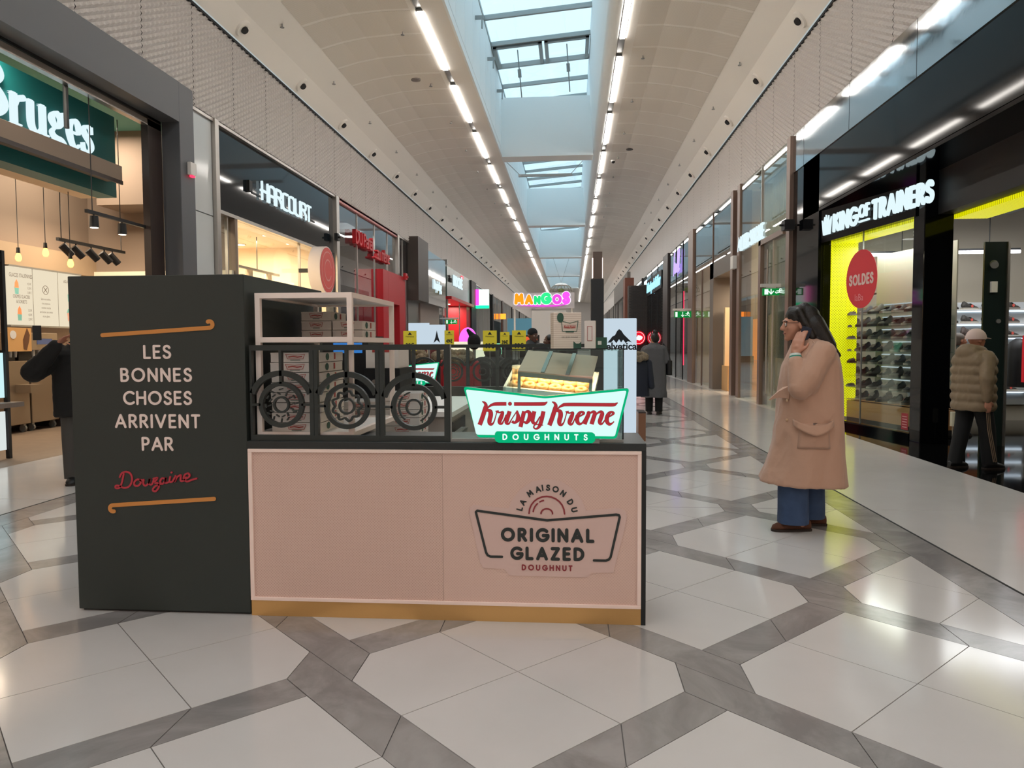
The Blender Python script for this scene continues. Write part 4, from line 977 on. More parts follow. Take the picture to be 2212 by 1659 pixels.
# yellow window back
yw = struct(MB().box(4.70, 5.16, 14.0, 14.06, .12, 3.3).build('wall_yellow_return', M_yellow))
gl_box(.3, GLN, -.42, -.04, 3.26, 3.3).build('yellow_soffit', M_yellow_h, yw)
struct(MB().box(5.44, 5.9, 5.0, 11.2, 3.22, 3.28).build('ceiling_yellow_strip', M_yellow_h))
struct(MB().box(5.2, 6.2, 5.0, 11.2, 3.28, 3.9).build('ceiling_entrance_soffit', M_black))
# interior shell
M_beige = mat('beige_render', '#a89f8e', .8, bump=(4, .3))
struct(MB().box(4.66, 11.0, 14.55, 14.7, 0, 3.96).build('wall_trainer_far', M_beige)); struct(MB().box(11, 11.1, 5, 14.7, 0, 3.96).build('wall_trainer_back', M_beige))
struct(MB().box(4.8, 11.0, 5.0, 5.1, 0, 3.96).build('wall_trainer_near', M_black)); struct(MB().box(4.8, 11.0, 5.0, 14.7, 3.96, 4.05).build('ceiling_trainer', M_black))
for k, (x0, x1, y, z, lab) in enumerate(((5.2, 6.3, 13.6, 3.0, 'white tube light high in the trainer shop window'), (6.6, 7.6, 13.4, 3.0, 'white tube light behind the black column'), (8.2, 9.6, 13.0, 3.1, 'upper of two tube lights deep in the trainer shop'), (8.2, 9.7, 12.8, 2.75, 'lower of two tube lights deep in the trainer shop'))):
    t = thing('tube_light', lab, 'light', ((x0+x1)/2, y, z)); MB().cyl((x0, y, z), (x1, y, z), .028, n=10).build('tube', emis('tube_white', '#f2f4ff', 7), t); MB().box(x0, x1, y-.02, y+.02, z+.03, z+.06).build('batten', M_black, t); MB().cyl(((x0+x1)/2, y, z+.05), ((x0+x1)/2, y, 3.96), .008, n=5).build('suspension', M_black, t)
for n_, (pa, pb, z0, z1) in enumerate((((5.5, 13.9), (6.35, 13.0), 2.35, 2.55), ((5.5, 13.9), (6.35, 13.0), 2.05, 2.35))):
    t = thing('tube_light', ['upper', 'lower'][n_]+' of the two bent light tubes above the shoe shelves', 'light', (pa[0], pa[1], z0))
    pts = crom([(pa[0], pa[1], z0), (pa[0]+.25, pa[1]-.25, z0+.01), (pb[0], pb[1], z1)], 8); MB().tube(pts, .022, 8).build('tube', emis('tube_white', '#f2f4ff', 7), t); MB().cyl(pts[0], (pts[0][0], pts[0][1]+.3, pts[0][2]), .015, n=6).build('bracket', M_black, t)
area('trainer_shop_lamp', (6.8, 12.4, 3.6), (2.5, 1.2), 42, (.95, .98, 1)); area('trainer_shop_lamp', (8.0, 9.5, 3.6), (2, 2), 26, (1, .95, .85)); area('trainer_window_lamp', (5.35, 12.9, 3.2), (.25, 2), 20, (1, 1, .95), rot=(0, 0, .14))
# shoe display behind the window
M_shelfwood = mat('shelf_oak', '#b98a5c', .5); M_clear = glassm('acrylic', '#eef6f6', 1.45)
S0, S1 = Vector((5.12, 14.25, 0)), Vector((5.62, 11.75, 0)); sd = (S1-S0).normalized(); sn = Vector((sd.y, -sd.x, 0))
if sn.x > 0: sn = -sn
SL = (S1-S0).length
def sb(u0, u1, n0, n1, z0, z1):
    P = lambda u, n, z: S0+sd*u+sn*n+Vector((0, 0, z))
    return MB().add([P(u0, n0, z0), P(u1, n0, z0), P(u1, n1, z0), P(u0, n1, z0), P(u0, n0, z1), P(u1, n0, z1), P(u1, n1, z1), P(u0, n1, z1)], [(3,2,1,0),(4,5,6,7),(0,1,5,4),(1,2,6,5),(2,3,7,6),(3,0,4,7)])
sh = thing('shoe_shelf', 'tall display wall of thin shelves full of trainers in the shop window', 'shelf', S0+sd*SL/2)
sb(.55, SL, -.19, -.17, .75, 3.0).build('back_panel', mat('pale_back_panel', '#bdb9ad', .6), sh); sb(.2, SL, -.2, .16, .12, .42).build('wood_cabinet', M_shelfwood, sh); sb(.2, SL, -.2, .14, .04, .12).build('plinth', M_black, sh)
ROWS = [.44+.215*k for k in range(8)]
for z in ROWS: sb(.0, SL, -.15, .17, z, z+.012).build('shelf_board', M_clear if z > .5 else M_shelfwood, sh)
for z in ROWS[1:]: sb(.75, SL-.1, -.168, -.155, z+.165, z+.18).build('light_line', emis('shelf_light', '#dcecf6', .42), sh)
shoe_cols = ['#3c3a38', '#5a554e', '#46423f', '#2b2a2b', '#6d675f', '#4d4a52', '#3b3f44', '#5b4c48']
def shoe_parts():
    """low trainer, toe towards +u, 0.28 m long: upper, sole, laces, collar lining"""
    L = .285
    st = [(-.5, .030, .030, .095), (-.46, .036, .018, .12), (-.36, .038, .012, .125), (-.22, .037, .012, .105), (-.05, .039, .012, .082), (.12, .043, .012, .064), (.28, .045, .012, .054), (.40, .040, .012, .046), (.47, .028, .014, .036), (.5, .010, .018, .026)]
    rings = []
    for (u, hw, zb, zt) in st:
        rings.append([(u*L, hw*math.cos(a)*(1 if math.sin(a) < .2 else .8), zb+(zt-zb)*(.5+.5*math.sin(a))) for a in [2*PI*k/12 for k in range(12)]])
    up = MB().loft(rings)
    srs = []
    for (u, hw, zb, zt) in st:
        srs.append([(u*L*1.04, s*hw*1.1, z) for s, z in ((-1, .0), (1, .0), (1, .026), (-1, .026))])
    so = MB().loft(srs)
    la = MB()
    for q in range(5):
        u = -.02+.055*q; z = .088-.0075*q; la.box((u-.012)*L, (u+.012)*L, -.028, .028, z-.012, z+.004)
    return up, so, la
_u, _s, _l = shoe_parts()
SM = [(_u.mesh('upper', mat('shoe_upper_%d' % i, c, .6, noise=(30, '#77716a', .35)), True), _s.mesh('sole', mat('shoe_sole_%d' % (i % 3), ['#b8b2a6', '#35322f', '#8a8279'][i % 3], .6)), _l.mesh('laces', mat('shoe_lace_%d' % (i % 2), ['#1f1e1e', '#b5a9a0'][i % 2], .7))) for i, c in enumerate(shoe_cols)]
TAG = MB().cyl((.0, -.048, .05), (.0, -.052, .05), .022, n=14).mesh('price_sticker', mat('coral_sticker', '#ef6a5c', .6))
rown = ['lowest', 'second lowest', 'third', 'fourth', 'fifth', 'sixth', 'second highest', 'highest']
def shoe(loc, rz, i, label, group, sticker=False):
    t = thing('trainer_shoe', label, 'shoe', loc, group, rz); t.scale = (1.12, 1.15, (1.2, 1.5, 1.35)[i % 3])
    for me, nm in zip(SM[i % len(SM)], ('upper', 'sole', 'laces')):
        o = bpy.data.objects.new(nm, me); COL.objects.link(o); o.parent = t
    if sticker:
        o = bpy.data.objects.new('price_sticker', TAG); COL.objects.link(o); o.parent = t
    return t
ang = math.atan2(sd.y, sd.x)
for r, z in enumerate(ROWS):
    for c in range(8):
        p = S0+sd*(.15+c*.32+(.05 if r % 2 else 0))+sn*.02
        st = random.random() < .3
        shoe((p.x, p.y, z+.013), ang-PI/2+.35+random.uniform(-.2, .2), random.randrange(8), f'dark trainer, {ORD[c] if c else "first"} from left on the {rown[r]} window shelf' + (', red price dot' if st else ''), 'trainers in the window display', st)
# sale disc on the window
t = thing('sale_sticker', 'big red oval sale sticker on the trainer shop window', 'sticker', G0+gd*1.34+gn*.012+Vector((0, 0, 2.5)))
fd = (G0+gd*1.34+gn*.012+Vector((0, 0, 2.53)), gd, Vector((0, 0, 1)), gn)
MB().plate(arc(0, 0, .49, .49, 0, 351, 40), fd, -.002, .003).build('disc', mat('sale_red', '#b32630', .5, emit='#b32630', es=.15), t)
mb = MB(); caps(mb, 'SOLDES', 0, -.10, .19, .21, fd, .003, .006, gap=.34, sx=.85); mb.build('lettering', mat('sale_white', '#d9c2bc', .6), t)
btext('laBa', .17, (fd[0]-Vector((0, 0, .36))-gd*.06, fd[1], fd[2], fd[3]), t, mat('sale_pale', '#d98f96', .6), d=.004)
# far wall shelves inside, seen through the doorway
t2 = thing('wall_shoe_rack', 'brightly lit wall rack of trainers beyond the black column', 'shelf', (7.3, 14.5, 0))
MB().box(6.3, 8.4, 14.5, 14.55, .3, 2.2).build('back_panel', mat('white_back', '#d4d8da', .5), t2)
for k in range(7):
    z = .55+.25*k; MB().box(6.3, 8.4, 14.3, 14.5, z, z+.015).build('shelf_board', M_white, t2); MB().box(6.35, 8.35, 14.47, 14.49, z-.03, z-.005).build('light_line', emis('shelf_light2', '#dff0ff', 1.0), t2)
    for c in range(4): shoe((6.95+.36*c, 14.38, z+.016), .2, random.randrange(8), f'trainer, {ORD[c] if c else "first"} from the left on the {rown[k]} shelf of the lit wall rack', 'trainers on the lit wall rack', True)
# security gate and racks inside
t = thing('security_gate', 'dark upright security gate panel in the trainer shop doorway', 'gate', (5.95, 11.0, 0))
MB().box(5.72, 6.02, 10.9, 10.94, 0, 2.85).build('panel', mat('dark_green_glass', '#1d2826', .25), t); MB().box(6.02, 6.05, 10.88, 10.96, 0, 2.85).build('edge', M_steel, t); MB().cyl((5.84, 10.9, 2.55), (5.80, 10.8, 2.52), .05, n=12).build('camera_knob', M_alu, t); MB().box(5.80, 5.88, 10.86, 10.9, 2.15, 2.3).build('sensor', M_white, t); MB().cyl((5.92, 10.9, 1.75), (5.92, 10.88, 1.75), .03, n=12).build('button', M_alu, t)
t = thing('sale_board', 'red sale board beside the man with the cap', 'board', (6.4, 10.9, 0)); MB().box(6.25, 6.55, 10.85, 10.9, .9, 1.55).build('panel', mat('bright_red_board', '#c8202c', .5, emit='#c8202c', es=.25), t); MB().box(6.38, 6.42, 10.86, 10.89, 0, .9).build('foot', M_black, t); btext('SOLDES', .09, frame((6.40, 10.848, 1.25), (1, 0, 0)), t, M_white)
t = thing('clothes_rail', 'rail of black jackets deep in the trainer shop', 'clothes rail', (7.6, 12.5, 0))
MB().cyl((6.8, 12.5, 1.55), (8.4, 12.5, 1.55), .02, n=8).build('bar', M_alu, t)
for xx in (6.8, 8.4): MB().cyl((xx, 12.5, 0), (xx, 12.5, 1.55), .02, n=8).build('upright', M_alu, t)
for q in range(5):
    x = 7.05+q*.3; rr = []
    for z, wdt, dp in ((.75, .14, .22), (1.1, .135, .22), (1.35, .13, .21), (1.46, .10, .17), (1.52, .03, .05)):
        rr.append([(x+wdt*math.cos(a), 12.4+dp*math.sin(a), z) for a in [2*PI*k/12 for k in range(12)]])
    o = MB().loft(rr).build('hanging_jacket', mat('black_nylon', '#17171b', .5, bump=(8, .4)), None, True); tag(o, f'black jacket, {ORD[q]} on the rail deep in the trainer shop', 'jacket', 'black jackets on the rail')
t = thing('shoe_table', 'dark low table stacked with pale trainers near the man with the cap', 'table', (7.9, 11.2, 0)); MB().box(7.3, 8.5, 10.9, 11.6, 1.02, 1.06).build('top', M_black, t)
for xx in (7.32, 8.45):
    for yy in (10.92, 11.55): MB().box(xx, xx+.04, yy, yy+.04, 0, 1.02).build('leg', M_black, t)
for q in range(3): shoe((7.5+.38*q, 11.2, 1.061), .3, 4, f'pale trainer, {ORD[q]} on the dark table behind the person with the cap', 'trainers on the dark table')
t = thing('rope_post', 'cream floor stop with wire by the black column', 'post', (5.35, 10.9, 0)); MB().cyl((5.35, 10.9, .28), (5.35, 10.9, .48), .035, n=10).build('handle', mat('cream_plastic', '#d6cfb8', .5), t); MB().cyl((5.35, 10.9, 0), (5.35, 10.9, .28), .006, n=6).build('wire', M_alu, t)
t = thing('notice', 'small red notice at the foot of the trainer shop glass', 'notice', G0+gd*2.6+Vector((0, 0, .15))); fn = (G0+gd*2.58+gn*.01+Vector((0, 0, .14)), gd, Vector((0, 0, 1)), gn)
MB().plate([(0, 0), (.17, 0), (.17, .25), (0, .25)], fn, 0, .003).build('card', mat('notice_red', '#a3303c', .6), t); MB().strokes([('L', [(.03, .04+.04*q), (.14, .04+.04*q)]) for q in range(5)], .012, fn, .003, .005).build('lettering', mat('notice_pale', '#d9a5a5', .6), t)

# ---------------------------------------------------------------- smoke shop
post(XR, 15.9, 16.15, 0, 5.71, M_bronze, .16)
M_curtain = striped('cream_pleated_curtain', '#cfc8b4', '#a8a08c', 5.0, 'Y', .8)
pane(XR-.05, 16.15, 20.45, 0, 5.66, M_glass, (18.2,), M_steel)
cu = thing('curtain', 'tall cream pleated curtain behind the glass of the smoke shop', 'curtain', (XR+.5, 18.4, 2.4))
pts = []; n = 120
for q in range(n+1): pts.append((XR+.5+.06*math.sin(q*PI*2/5), 17.0+3.45*q/n))
mb = MB(); mb.add([(x, y, 1.1 if y < 19.2 else 2.2) for x, y in pts]+[(x, y, 5.6) for x, y in pts], [(i, i+1, n+2+i, n+1+i) for i in range(n)]); o_ = mb.build('cloth', mat('cream_cloth', '#c9c2ad', .85), cu, True); o_.modifiers.new('s', 'SOLIDIFY').thickness = .006
MB().box(XR+.42, XR+.58, 16.9, 20.5, 5.58, 5.64).build('curtain_rail', M_alu, cu)
t = thing('shop_sign', 'slim white glowing capitals on the glass of the smoke shop', 'sign', (XR-.08, 19.2, 3.9))
letters('ALTER SMOKE', 19.3, 3.92, .38, .13, XR-.079, 1, M_litwhite, t, gap=.22, sx=.85, d=.05)
dr2 = struct(MB().box(XR-.1, XR+.1, 18.15, 18.35, 0, 3.9).build('door_3', M_bronze))
MB().box(XR-.1, XR+.1, 16.3, 18.35, 3.78, 3.9).build('head', M_bronze, dr2); MB().box(XR-.02, XR+.0, 16.35, 18.15, .02, 3.78).build('leaf', M_glass, dr2); MB().box(XR-.05, XR+.03, 17.2, 17.27, 0, 3.78).build('stile', mat('cream_alu', '#cfc3ae', .4, .3), dr2); MB().cyl((XR-.1, 17.0, .3), (XR-.1, 17.0, 3.6), .02, n=8).build('pull_bar', M_steel, dr2); MB().cyl((XR-.1, 17.5, .3), (XR-.1, 17.5, 3.6), .02, n=8).build('pull_bar', M_steel, dr2)
room('smoke', 1, 16.1, 21.0, 4.5, 5.6, mat('smoke_shop_wall', '#b9a68c', .6), M_ceil, [(.5, .5)], le=8, what='smoke shop')
area('smoke_lamp', (6.8, 18.8, 5.0), (1.5, 1.5), 130, (1, .92, .75))
t = thing('product_counter', 'white lit counter with small goods inside the smoke shop', 'counter', (6.4, 19.8, 0))
MB().box(6.0, 6.9, 20.3, 20.9, 0, 2.0).build('body', M_white, t)
for z in (.7, 1.1, 1.5):
    MB().box(6.02, 6.88, 20.28, 20.3, z, z+.28).build('lit_shelf', emis('cool_shelf', '#cfe6ee', .7), t)
    for q in range(6): MB().cyl((6.1+.13*q, 20.26, z+.02), (6.1+.13*q, 20.26, z+.16), .035, n=8).build('bottle', mat('small_goods_%d' % (q % 3), ['#c86a3c', '#7a8f9a', '#b8b2a0'][q % 3], .5), t)
MB().box(6.0, 6.9, 20.26, 20.3, 1.82, 2.02).build('header', M_white, t)
t = thing('orange_panel', 'orange wall panel inside the smoke shop', 'panel', (7.2, 20.6, 2.1)); MB().box(6.1, 8.0, 20.84, 20.94, 2.1, 2.9).build('board', mat('orange_board', '#d8863c', .6, emit='#d8863c', es=.3), t); MB().box(7.3, 7.6, 20.78, 20.8, 2.3, 2.6).build('black_mark', M_black, t)
t = thing('wire_chair', 'thin wire leg chair inside the smoke shop', 'chair', (5.5, 18.9, 0))
for a in (0, 1, 2, 3): MB().cyl((5.5+.22*math.cos(a*PI/2+.7), 18.9+.22*math.sin(a*PI/2+.7), 0), (5.5+.16*math.cos(a*PI/2+.7), 18.9+.16*math.sin(a*PI/2+.7), .75), .012, n=6).build('leg', M_brownframe, t)
MB().cyl((5.5, 18.9, .74), (5.5, 18.9, .78), .2, n=16).build('seat', M_brownframe, t)
ex = thing('exit_sign', 'green exit sign with arrow and runner above the woman with the phone', 'exit sign', (4.1, 16.9, 2.5)); exitsign(ex, 4.30, 16.6, 2.50, .36, .15)
t = thing('alarm_box', 'white alarm box on the bronze post beside the smoke shop', 'alarm', (XR-.1, 20.9, 3.6)); MB().box(XR-.2, XR-.08, 20.75, 21.05, 3.5, 3.85).build('case', M_white, t, bevel=.01)
t = thing('camera', 'black security camera on the post left of the trainer shop', 'camera', (XR-.2, 15.6, 3.8)); MB().box(XR-.28, XR-.08, 15.5, 15.75, 3.75, 3.95).build('case', M_black, t); MB().cyl((XR-.35, 15.62, 3.85), (XR+.0, 15.62, 3.85), .02, n=6).build('bracket', M_black, t)

# ---------------------------------------------------------------- further shops on the right
post(XR, 20.45, 20.75, 0, 5.71, M_bronze, .18); post(XR, 21.3, 21.6, 0, 5.71, M_bronze, .18)
struct(MB().box(XR+.05, XR+.3, 20.75, 21.3, 0, 5.71).build('wall_bronze_pier', M_bronze))
pane(XR-.02, 21.6, 28.2, 4.05, 5.66, M_glass_refl, (24.5,), M_bronze); pane(XR-.02, 24.9, 28.2, 0, 4.05, M_glass, (26.5,), M_bronze)
struct(MB().box(XR-.05, XR+1.2, 24.3, 24.9, 0, 4.05).build('trim_grey_portal', mat('warm_grey', '#6f665e', .5)))
struct(MB().box(XR-.05, XR+1.2, 21.6, 24.9, 3.55, 4.05).build('trim_grey_lintel', MATS['warm_grey']))
room('boutique', 1, 21.2, 28.6, 5, 5.5, mat('cream_boutique', '#d8bf9f', .6), M_ceil, [(.3, .3), (.3, .7)], le=9, lc='#ffdcae', what='shop with the grey portal')
area('boutique_lamp', (6.2, 23.2, 3.4), (1.2, 1.2), 110, (1, .82, .6))
t = thing('display_plinth', 'pale wooden display plinth with a glowing slot in the grey portal', 'plinth', (4.9, 23.6, 0)); MB().box(4.75, 5.35, 23.2, 24.1, 0, .78).build('block', mat('pale_oak', '#c79d6a', .5), t); MB().box(5.0, 5.06, 23.19, 23.2, .3, .74).build('light_slot', emis('slot_glow', '#ffe2b0', 7), t); MB().box(4.8, 5.1, 23.9, 24.1, .78, 2.6).build('back_board', mat('cream_board', '#d9bd95', .6), t)
t = thing('chandelier', 'white chandelier glowing behind the shop glass on the right', 'lamp', (5.6, 27.0, 1.9)); MB().lathe([(.0, .3), (.1, .22), (.32, .1), (.4, .0), (.3, -.08), (0, -.1)], (5.6, 27, 2.0), 18).build('shade', emis('chandelier_glow', '#f0f6ff', 2), t, True); MB().cyl((5.6, 27, 2.3), (5.6, 27, 5.5), .01, n=5).build('cord', M_black, t)
ex = thing('exit_sign', 'green exit sign by the bronze post in the middle of the right row', 'exit sign', (4.2, 28.4, 2.4)); exitsign(ex, 4.15, 28.5, 2.45)
post(XR, 28.2, 29.3, 0, 5.71, M_bronze, .18)
pane(XR-.02, 29.3, 35.4, 0, 5.66, M_glass_refl, (31.0, 33.0), M_black)
room('fashion', 1, 29.3, 36.0, 5, 5.5, mat('grey_fashion', '#77716f', .6), M_ceil, [(.3, .5)], le=8, what='shop with the purple script sign')
t = thing('shop_sign', 'pale purple glowing script sign on the right row', 'sign', (XR-.1, 32, 4.6)); M_pur = emis('purple_script', '#b9a2ff', .9)
frp = frame((XR-.1, 33.2, 4.45), (0, -1, 0))
for q, st in enumerate(([(0, .0), (.15, .9), (.3, 1.1), (.1, .5), (.35, .6), (.3, .1), (.45, .2)], [(.55, .1), (.62, .5), (.7, .1), (.85, .45)], [(.95, .1), (1.15, 1.1), (1.25, .8), (1.0, .1), (1.2, .15)], [(1.3, .1), (1.5, 1.1), (1.6, .8), (1.35, .1), (1.6, .15)])):
    MB().ribbon(crom([(a*1.1, b*.85) for a, b in st], 5), .07, frp, 0, .03).build('letter', M_pur, t)
rd = struct(MB().box(XR-.0, XR+.5, 32.6, 33.0, 0, 3.9).build('door_4', mat('dark_door_frame', '#2f2b2b', .4)))
MB().box(XR+.2, XR+.25, 30.8, 32.6, 0, 3.9).build('leaf', mat('deep_red', '#6e1219', .3), rd); MB().box(XR-.03, XR+.0, 30.75, 30.82, .6, 3.6).build('neon', emis('red_neon', '#ff2a50', 1.6), rd); MB().box(XR, XR+.5, 30.6, 33.0, 3.9, 4.1).build('head', MATS['dark_door_frame'], rd)
post(XR, 35.4, 37.2, 0, 5.71, M_brownframe, .2)
pane(XR-.02, 37.2, 45.6, 0, 5.66, M_glass_refl, (40, 43), M_black)
room('bread', 1, 37.2, 46, 5, 5.5, mat('grey_blue_wall', '#6d7880', .6), M_ceil, [(.3, .5)], le=8, what='shop with the blue script sign')
t = thing('shop_sign', 'pale blue glowing script letters on a dark board on the right row', 'sign', (XR-.1, 41, 4.4)); MB().box(XR-.08, XR-.04, 38.0, 45.2, 4.3, 5.2).build('board', M_black, t)
btext('la Boutique du Coiffeur', .78, frame((XR-.09, 41.6, 4.5), (0, -1, 0)), t, emis('blue_script', '#9fe4ff', .9), sx=.9, depth=.02, bold=.015, shear=.3)
t = thing('door_panel', 'dark door panel behind the glass under the blue script sign', 'panel', (XR+.4, 41, 0)); MB().box(XR+.3, XR+.4, 39.5, 41.5, 0, 3.2).build('panel', mat('blue_black', '#20262e', .4), t); MB().box(XR+.28, XR+.3, 39.6, 39.7, 1.0, 1.3).build('handle', M_steel, t)  # dark door panel with a steel handle
# brick portico with a round red sign
M_brick = mat('dark_brick', '#4a4340', .8)
bw = struct(MB().box(XR-.35, XR+.2, 46.2, 47.0, 0, 5.1).build('wall_brick', mat('mortar', '#6b625c', .9)))
bm = MB().box(-.1, .1, -.02, .0, -.035, .035).mesh('brick', M_brick)
brm = MB()
for r in range(60):
    for c in range(8):
        x = XR-.95+.22*c+(.11 if r % 2 else 0)
        if x < XR-1.15 or x > XR+.6: continue
        o = (x, 46.18, .05+r*.083)
        brm.box(x-.1, x+.1, 46.15, 46.19, o[2], o[2]+.07)
MB().box(XR-1.1, XR+.7, 46.19, 47.0, 0, 5.05).build('pier', MATS['mortar'], bw); brm.build('brickwork', M_brick, bw, kind='stuff')
t = thing('round_sign', 'round red glowing sign with white emblem on the dark brick pier', 'sign', (XR-.55, 46.0, 1.6))
MB().cyl((XR-.50, 45.9, 1.85), (XR-.50, 46.16, 1.85), .42, n=32).build('disc', emis('sign_red', '#e0162a', .7), t, True); fr = frame((XR-.50, 45.89, 1.85), (1, 0, 0))
MB().plate([(-.24, -.06), (-.1, .06), (-.05, .16), (.12, .14), (.25, .05), (.2, -.08), (.06, -.16), (-.1, -.12)], fr, 0, .01).build('emblem', emis('emblem_white', '#ffffff', .8), t); MB().ribbon(arc(0, 0, .35, .35, 0, 350, 30), .02, fr, 0, .008, closed=True).build('ring', emis('emblem_white', '#ffffff', .8), t)
struct(MB().box(XR-1.1, XR-.9, 47.2, 62, 4.7, 6.0).build('trim_slanted_header', mat('concrete', '#8b8680', .8))); struct(MB().box(XR-1.25, XR-.7, 47.0, 48.6, 0, 5.6).build('trim_rust_pier', mat('rust_pier', '#8a5240', .6)))
for k, (ya, yb, c) in enumerate(((48.6, 60, '#b8b0aa'), (60, 74, '#6f6a66'), (74, 92, '#9a948e'), (92, 127, '#77726e'))):
    struct(MB().box(XR+1.3, XR+1.4, ya, yb, 0, 5.7).build('wall_far_shop', mat('far_shop_r%d' % k, c, .6))); pane(XR-.02, ya+.3, yb, 0, 5.66, M_glass_refl, (ya+4, ya+8), M_black); post(XR, ya, ya+.3, 0, 5.71, M_brownframe)
# ================================================================== DOUGHNUT KIOSK
KY = 3.815
M_hex = dotted('pink_dimpled_sheet', '#dcbdb0', '#cdaa9c', 92, .42, relief=.35)
M_hex2 = dotted('pink_dimpled_sheet_soft', '#dcbdb0', '#d4b2a5', 92, .42, relief=.2)
M_plate = mat('pink_logo_plate', '#d8bab2', .5)
M_logo = mat('logo_dark_green', '#2a2f2e', .55); M_logored = mat('logo_dark_red', '#8c2f36', .55)
M_amber = mat('amber_print', '#d08a44', .5); M_redprint = mat('red_print', '#b5303f', .5)
tower = thing('kiosk_tower', 'dark green square tower of the doughnut stand with cream French lettering', 'tower', (-2.21, 4.4, 0))
MB().box(-2.705, -1.728, KY, 5.05, .012, 1.83).build('body', M_greenpaint, tower, bevel=.004); MB().box(-2.69, -1.74, KY+.02, 5.03, 0, .012).build('foot', M_black, tower)
fk = frame((0, KY, 0), (1, 0, 0))
for s, z, W, cx in (('LES', 1.384, .155, -2.212), ('BONNES', 1.261, .400, -2.222), ('CHOSES', 1.137, .385, -2.218), ('ARRIVENT', 1.012, .478, -2.222), ('PAR', .889, .178, -2.225)):
    t_, w0 = stext(s); h = .076; wt = .165; w1 = w0*h*(1-wt)+wt*h
    mb = MB(); gap = .26
    # fit the measured width by letter spacing
    n = len(s); gap += (W-w1)/(h*(1-wt))/(n-1)
    caps(mb, s, cx, z, h, wt, fk, .0, .004, gap=gap); mb.build('lettering', M_cream, tower)
def hookstick(pts, m):
    MB().ribbon(pts, .0215, fk, 0, .004).build('stick_motif', m, tower)
hookstick([(-2.516, 1.513), (-1.918, 1.549)]+arc(-1.918, 1.566, .017, .017, -86, 118, 12), M_amber)
hookstick([(-1.917, .632), (-2.490, .590)]+arc(-2.489, .573, .017, .017, 94, 285, 12), M_amber)
def dz(cx, cy): return (-2.47+(cx/3.95-250)*.002426, .67-(780+cy/3.95-1060)*.00243)
DOU = [[(1030,985),(1050,950),(1090,936),(1130,955),(1143,1005),(1120,1060),(1070,1080),(1020,1062),(990,1062),(990,1082),(1022,1080),(1045,1040),(1068,955)],
 [(1222,1012),(1195,1002),(1165,1025),(1165,1055),(1195,1060),(1222,1035),(1218,1008),(1250,1012)],
 [(1250,1005),(1245,1040),(1265,1058),(1295,1035),(1305,995),(1300,1040),(1325,1045),(1345,1000)],
 [(1340,995),(1378,988),(1352,1028),(1382,1036),(1388,1068),(1360,1105),(1332,1098),(1350,1066),(1405,1040)],
 [(1445,995),(1418,992),(1402,1020),(1418,1042),(1445,1018),(1455,985),(1450,1030),(1478,1025)],
 [(1495,978),(1488,1018),(1512,1020),(1535,985)], [(1508,940),(1510,938)],
 [(1545,968),(1535,1020),(1558,980),(1592,962),(1590,1008),(1615,1010),(1640,980)],
 [(1625,1000),(1672,972),(1662,946),(1632,956),(1620,992),(1648,1016),(1695,1000),(1735,990)]]
mb = MB()
for q_, st in enumerate(DOU): mb.ribbon([dz(*p) for p in crom(st, 6)], .0098, fk, 0, .004+q_*4e-4)
mb.build('script_lettering', M_redprint, tower)
# front counter
ks = thing('kiosk_counter', 'doughnut stand counter with pink dimpled front and brass plinth', 'counter', (-.68, 4.0, 0))
MB().box(-1.70, .352, KY+.02, 4.25, .02, .905).build('carcass', M_greenpaint, ks)
MB().box(-1.728, .378, KY-.004, 4.28, .905, .945).build('top_slab', mat('dark_top', '#262b2c', .35), ks, bevel=.003)
MB().box(.354, .378, KY-.004, 4.28, 0, .905).build('end_edge', mat('end_black', '#15191a', .4), ks)
MB().box(-1.722, .354, KY-.002, KY+.02, 0, .086).build('brass_plinth', M_brass, ks)
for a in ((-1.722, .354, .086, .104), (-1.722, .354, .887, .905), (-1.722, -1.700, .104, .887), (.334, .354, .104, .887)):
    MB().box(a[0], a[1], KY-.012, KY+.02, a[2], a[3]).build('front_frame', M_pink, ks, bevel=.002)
MB().box(-1.700, -.676, KY-.002, KY+.01, .104, .887).build('dimpled_sheet', M_hex, ks); MB().box(-.675, .334, KY-.002, KY+.01, .104, .887).build('dimpled_sheet', M_hex2, ks)
def lc(cx, cy): return (-.5+(960+cx/4.365-1030)*.00242, .58-(980+cy/4.365-1105.5)*.00240)
OUT = [(245,560),(248,505),(285,478),(615,508),(640,440),(720,330),(830,250),(965,222),(1100,242),(1220,320),(1300,420),(1335,518),(1640,490),(1698,518),(1715,570),(1690,700),(1590,1105),(1385,1108),(1362,1148),(1330,1156),(620,1152),(575,1090),(375,1085),(345,1040)]
MB().plate([lc(*p) for p in OUT[::-1]], fk, 0, .006).build('logo_plate', M_plate, ks)
mb = MB(); path = [(550,972),(440,972),(415,960),(400,935),(310,565),(306,545),(318,533),(340,536),(975,616),(1615,553),(1640,557),(1648,575),(1565,955),(1548,980),(1520,990),(1410,990)]
mb.strokes([('L', [lc(*p) for p in path])], .0122, fk, .006, .0085); mb.build('logo_outline', M_logo, ks)
def lcap(s, x0, x1, y0, y1, m, wt, nm='logo_lettering'):
    (xa, zb), (xb, zt) = lc(x0, y1), lc(x1, y0); h = zt-zb; tt, w0 = stext(s); n = len(s)
    gap = .26+((xb-xa)-wt*h-w0*h*(1-wt))/(h*(1-wt))/(n-1)
    mb = MB(); caps(mb, s, (xa+xb)/2, zb, h, wt, fk, .006, .0085, gap=gap); mb.build(nm, m, ks)
lcap('ORIGINAL', 540, 1415, 690, 825, M_logo, .235); lcap('GLAZED', 628, 1322, 870, 1000, M_logo, .235); lcap('DOUGHNUT', 735, 1212, 1042, 1098, M_logored, .22)
mb = MB(); Lz = lambda pts: [lc(*p) for p in pts]
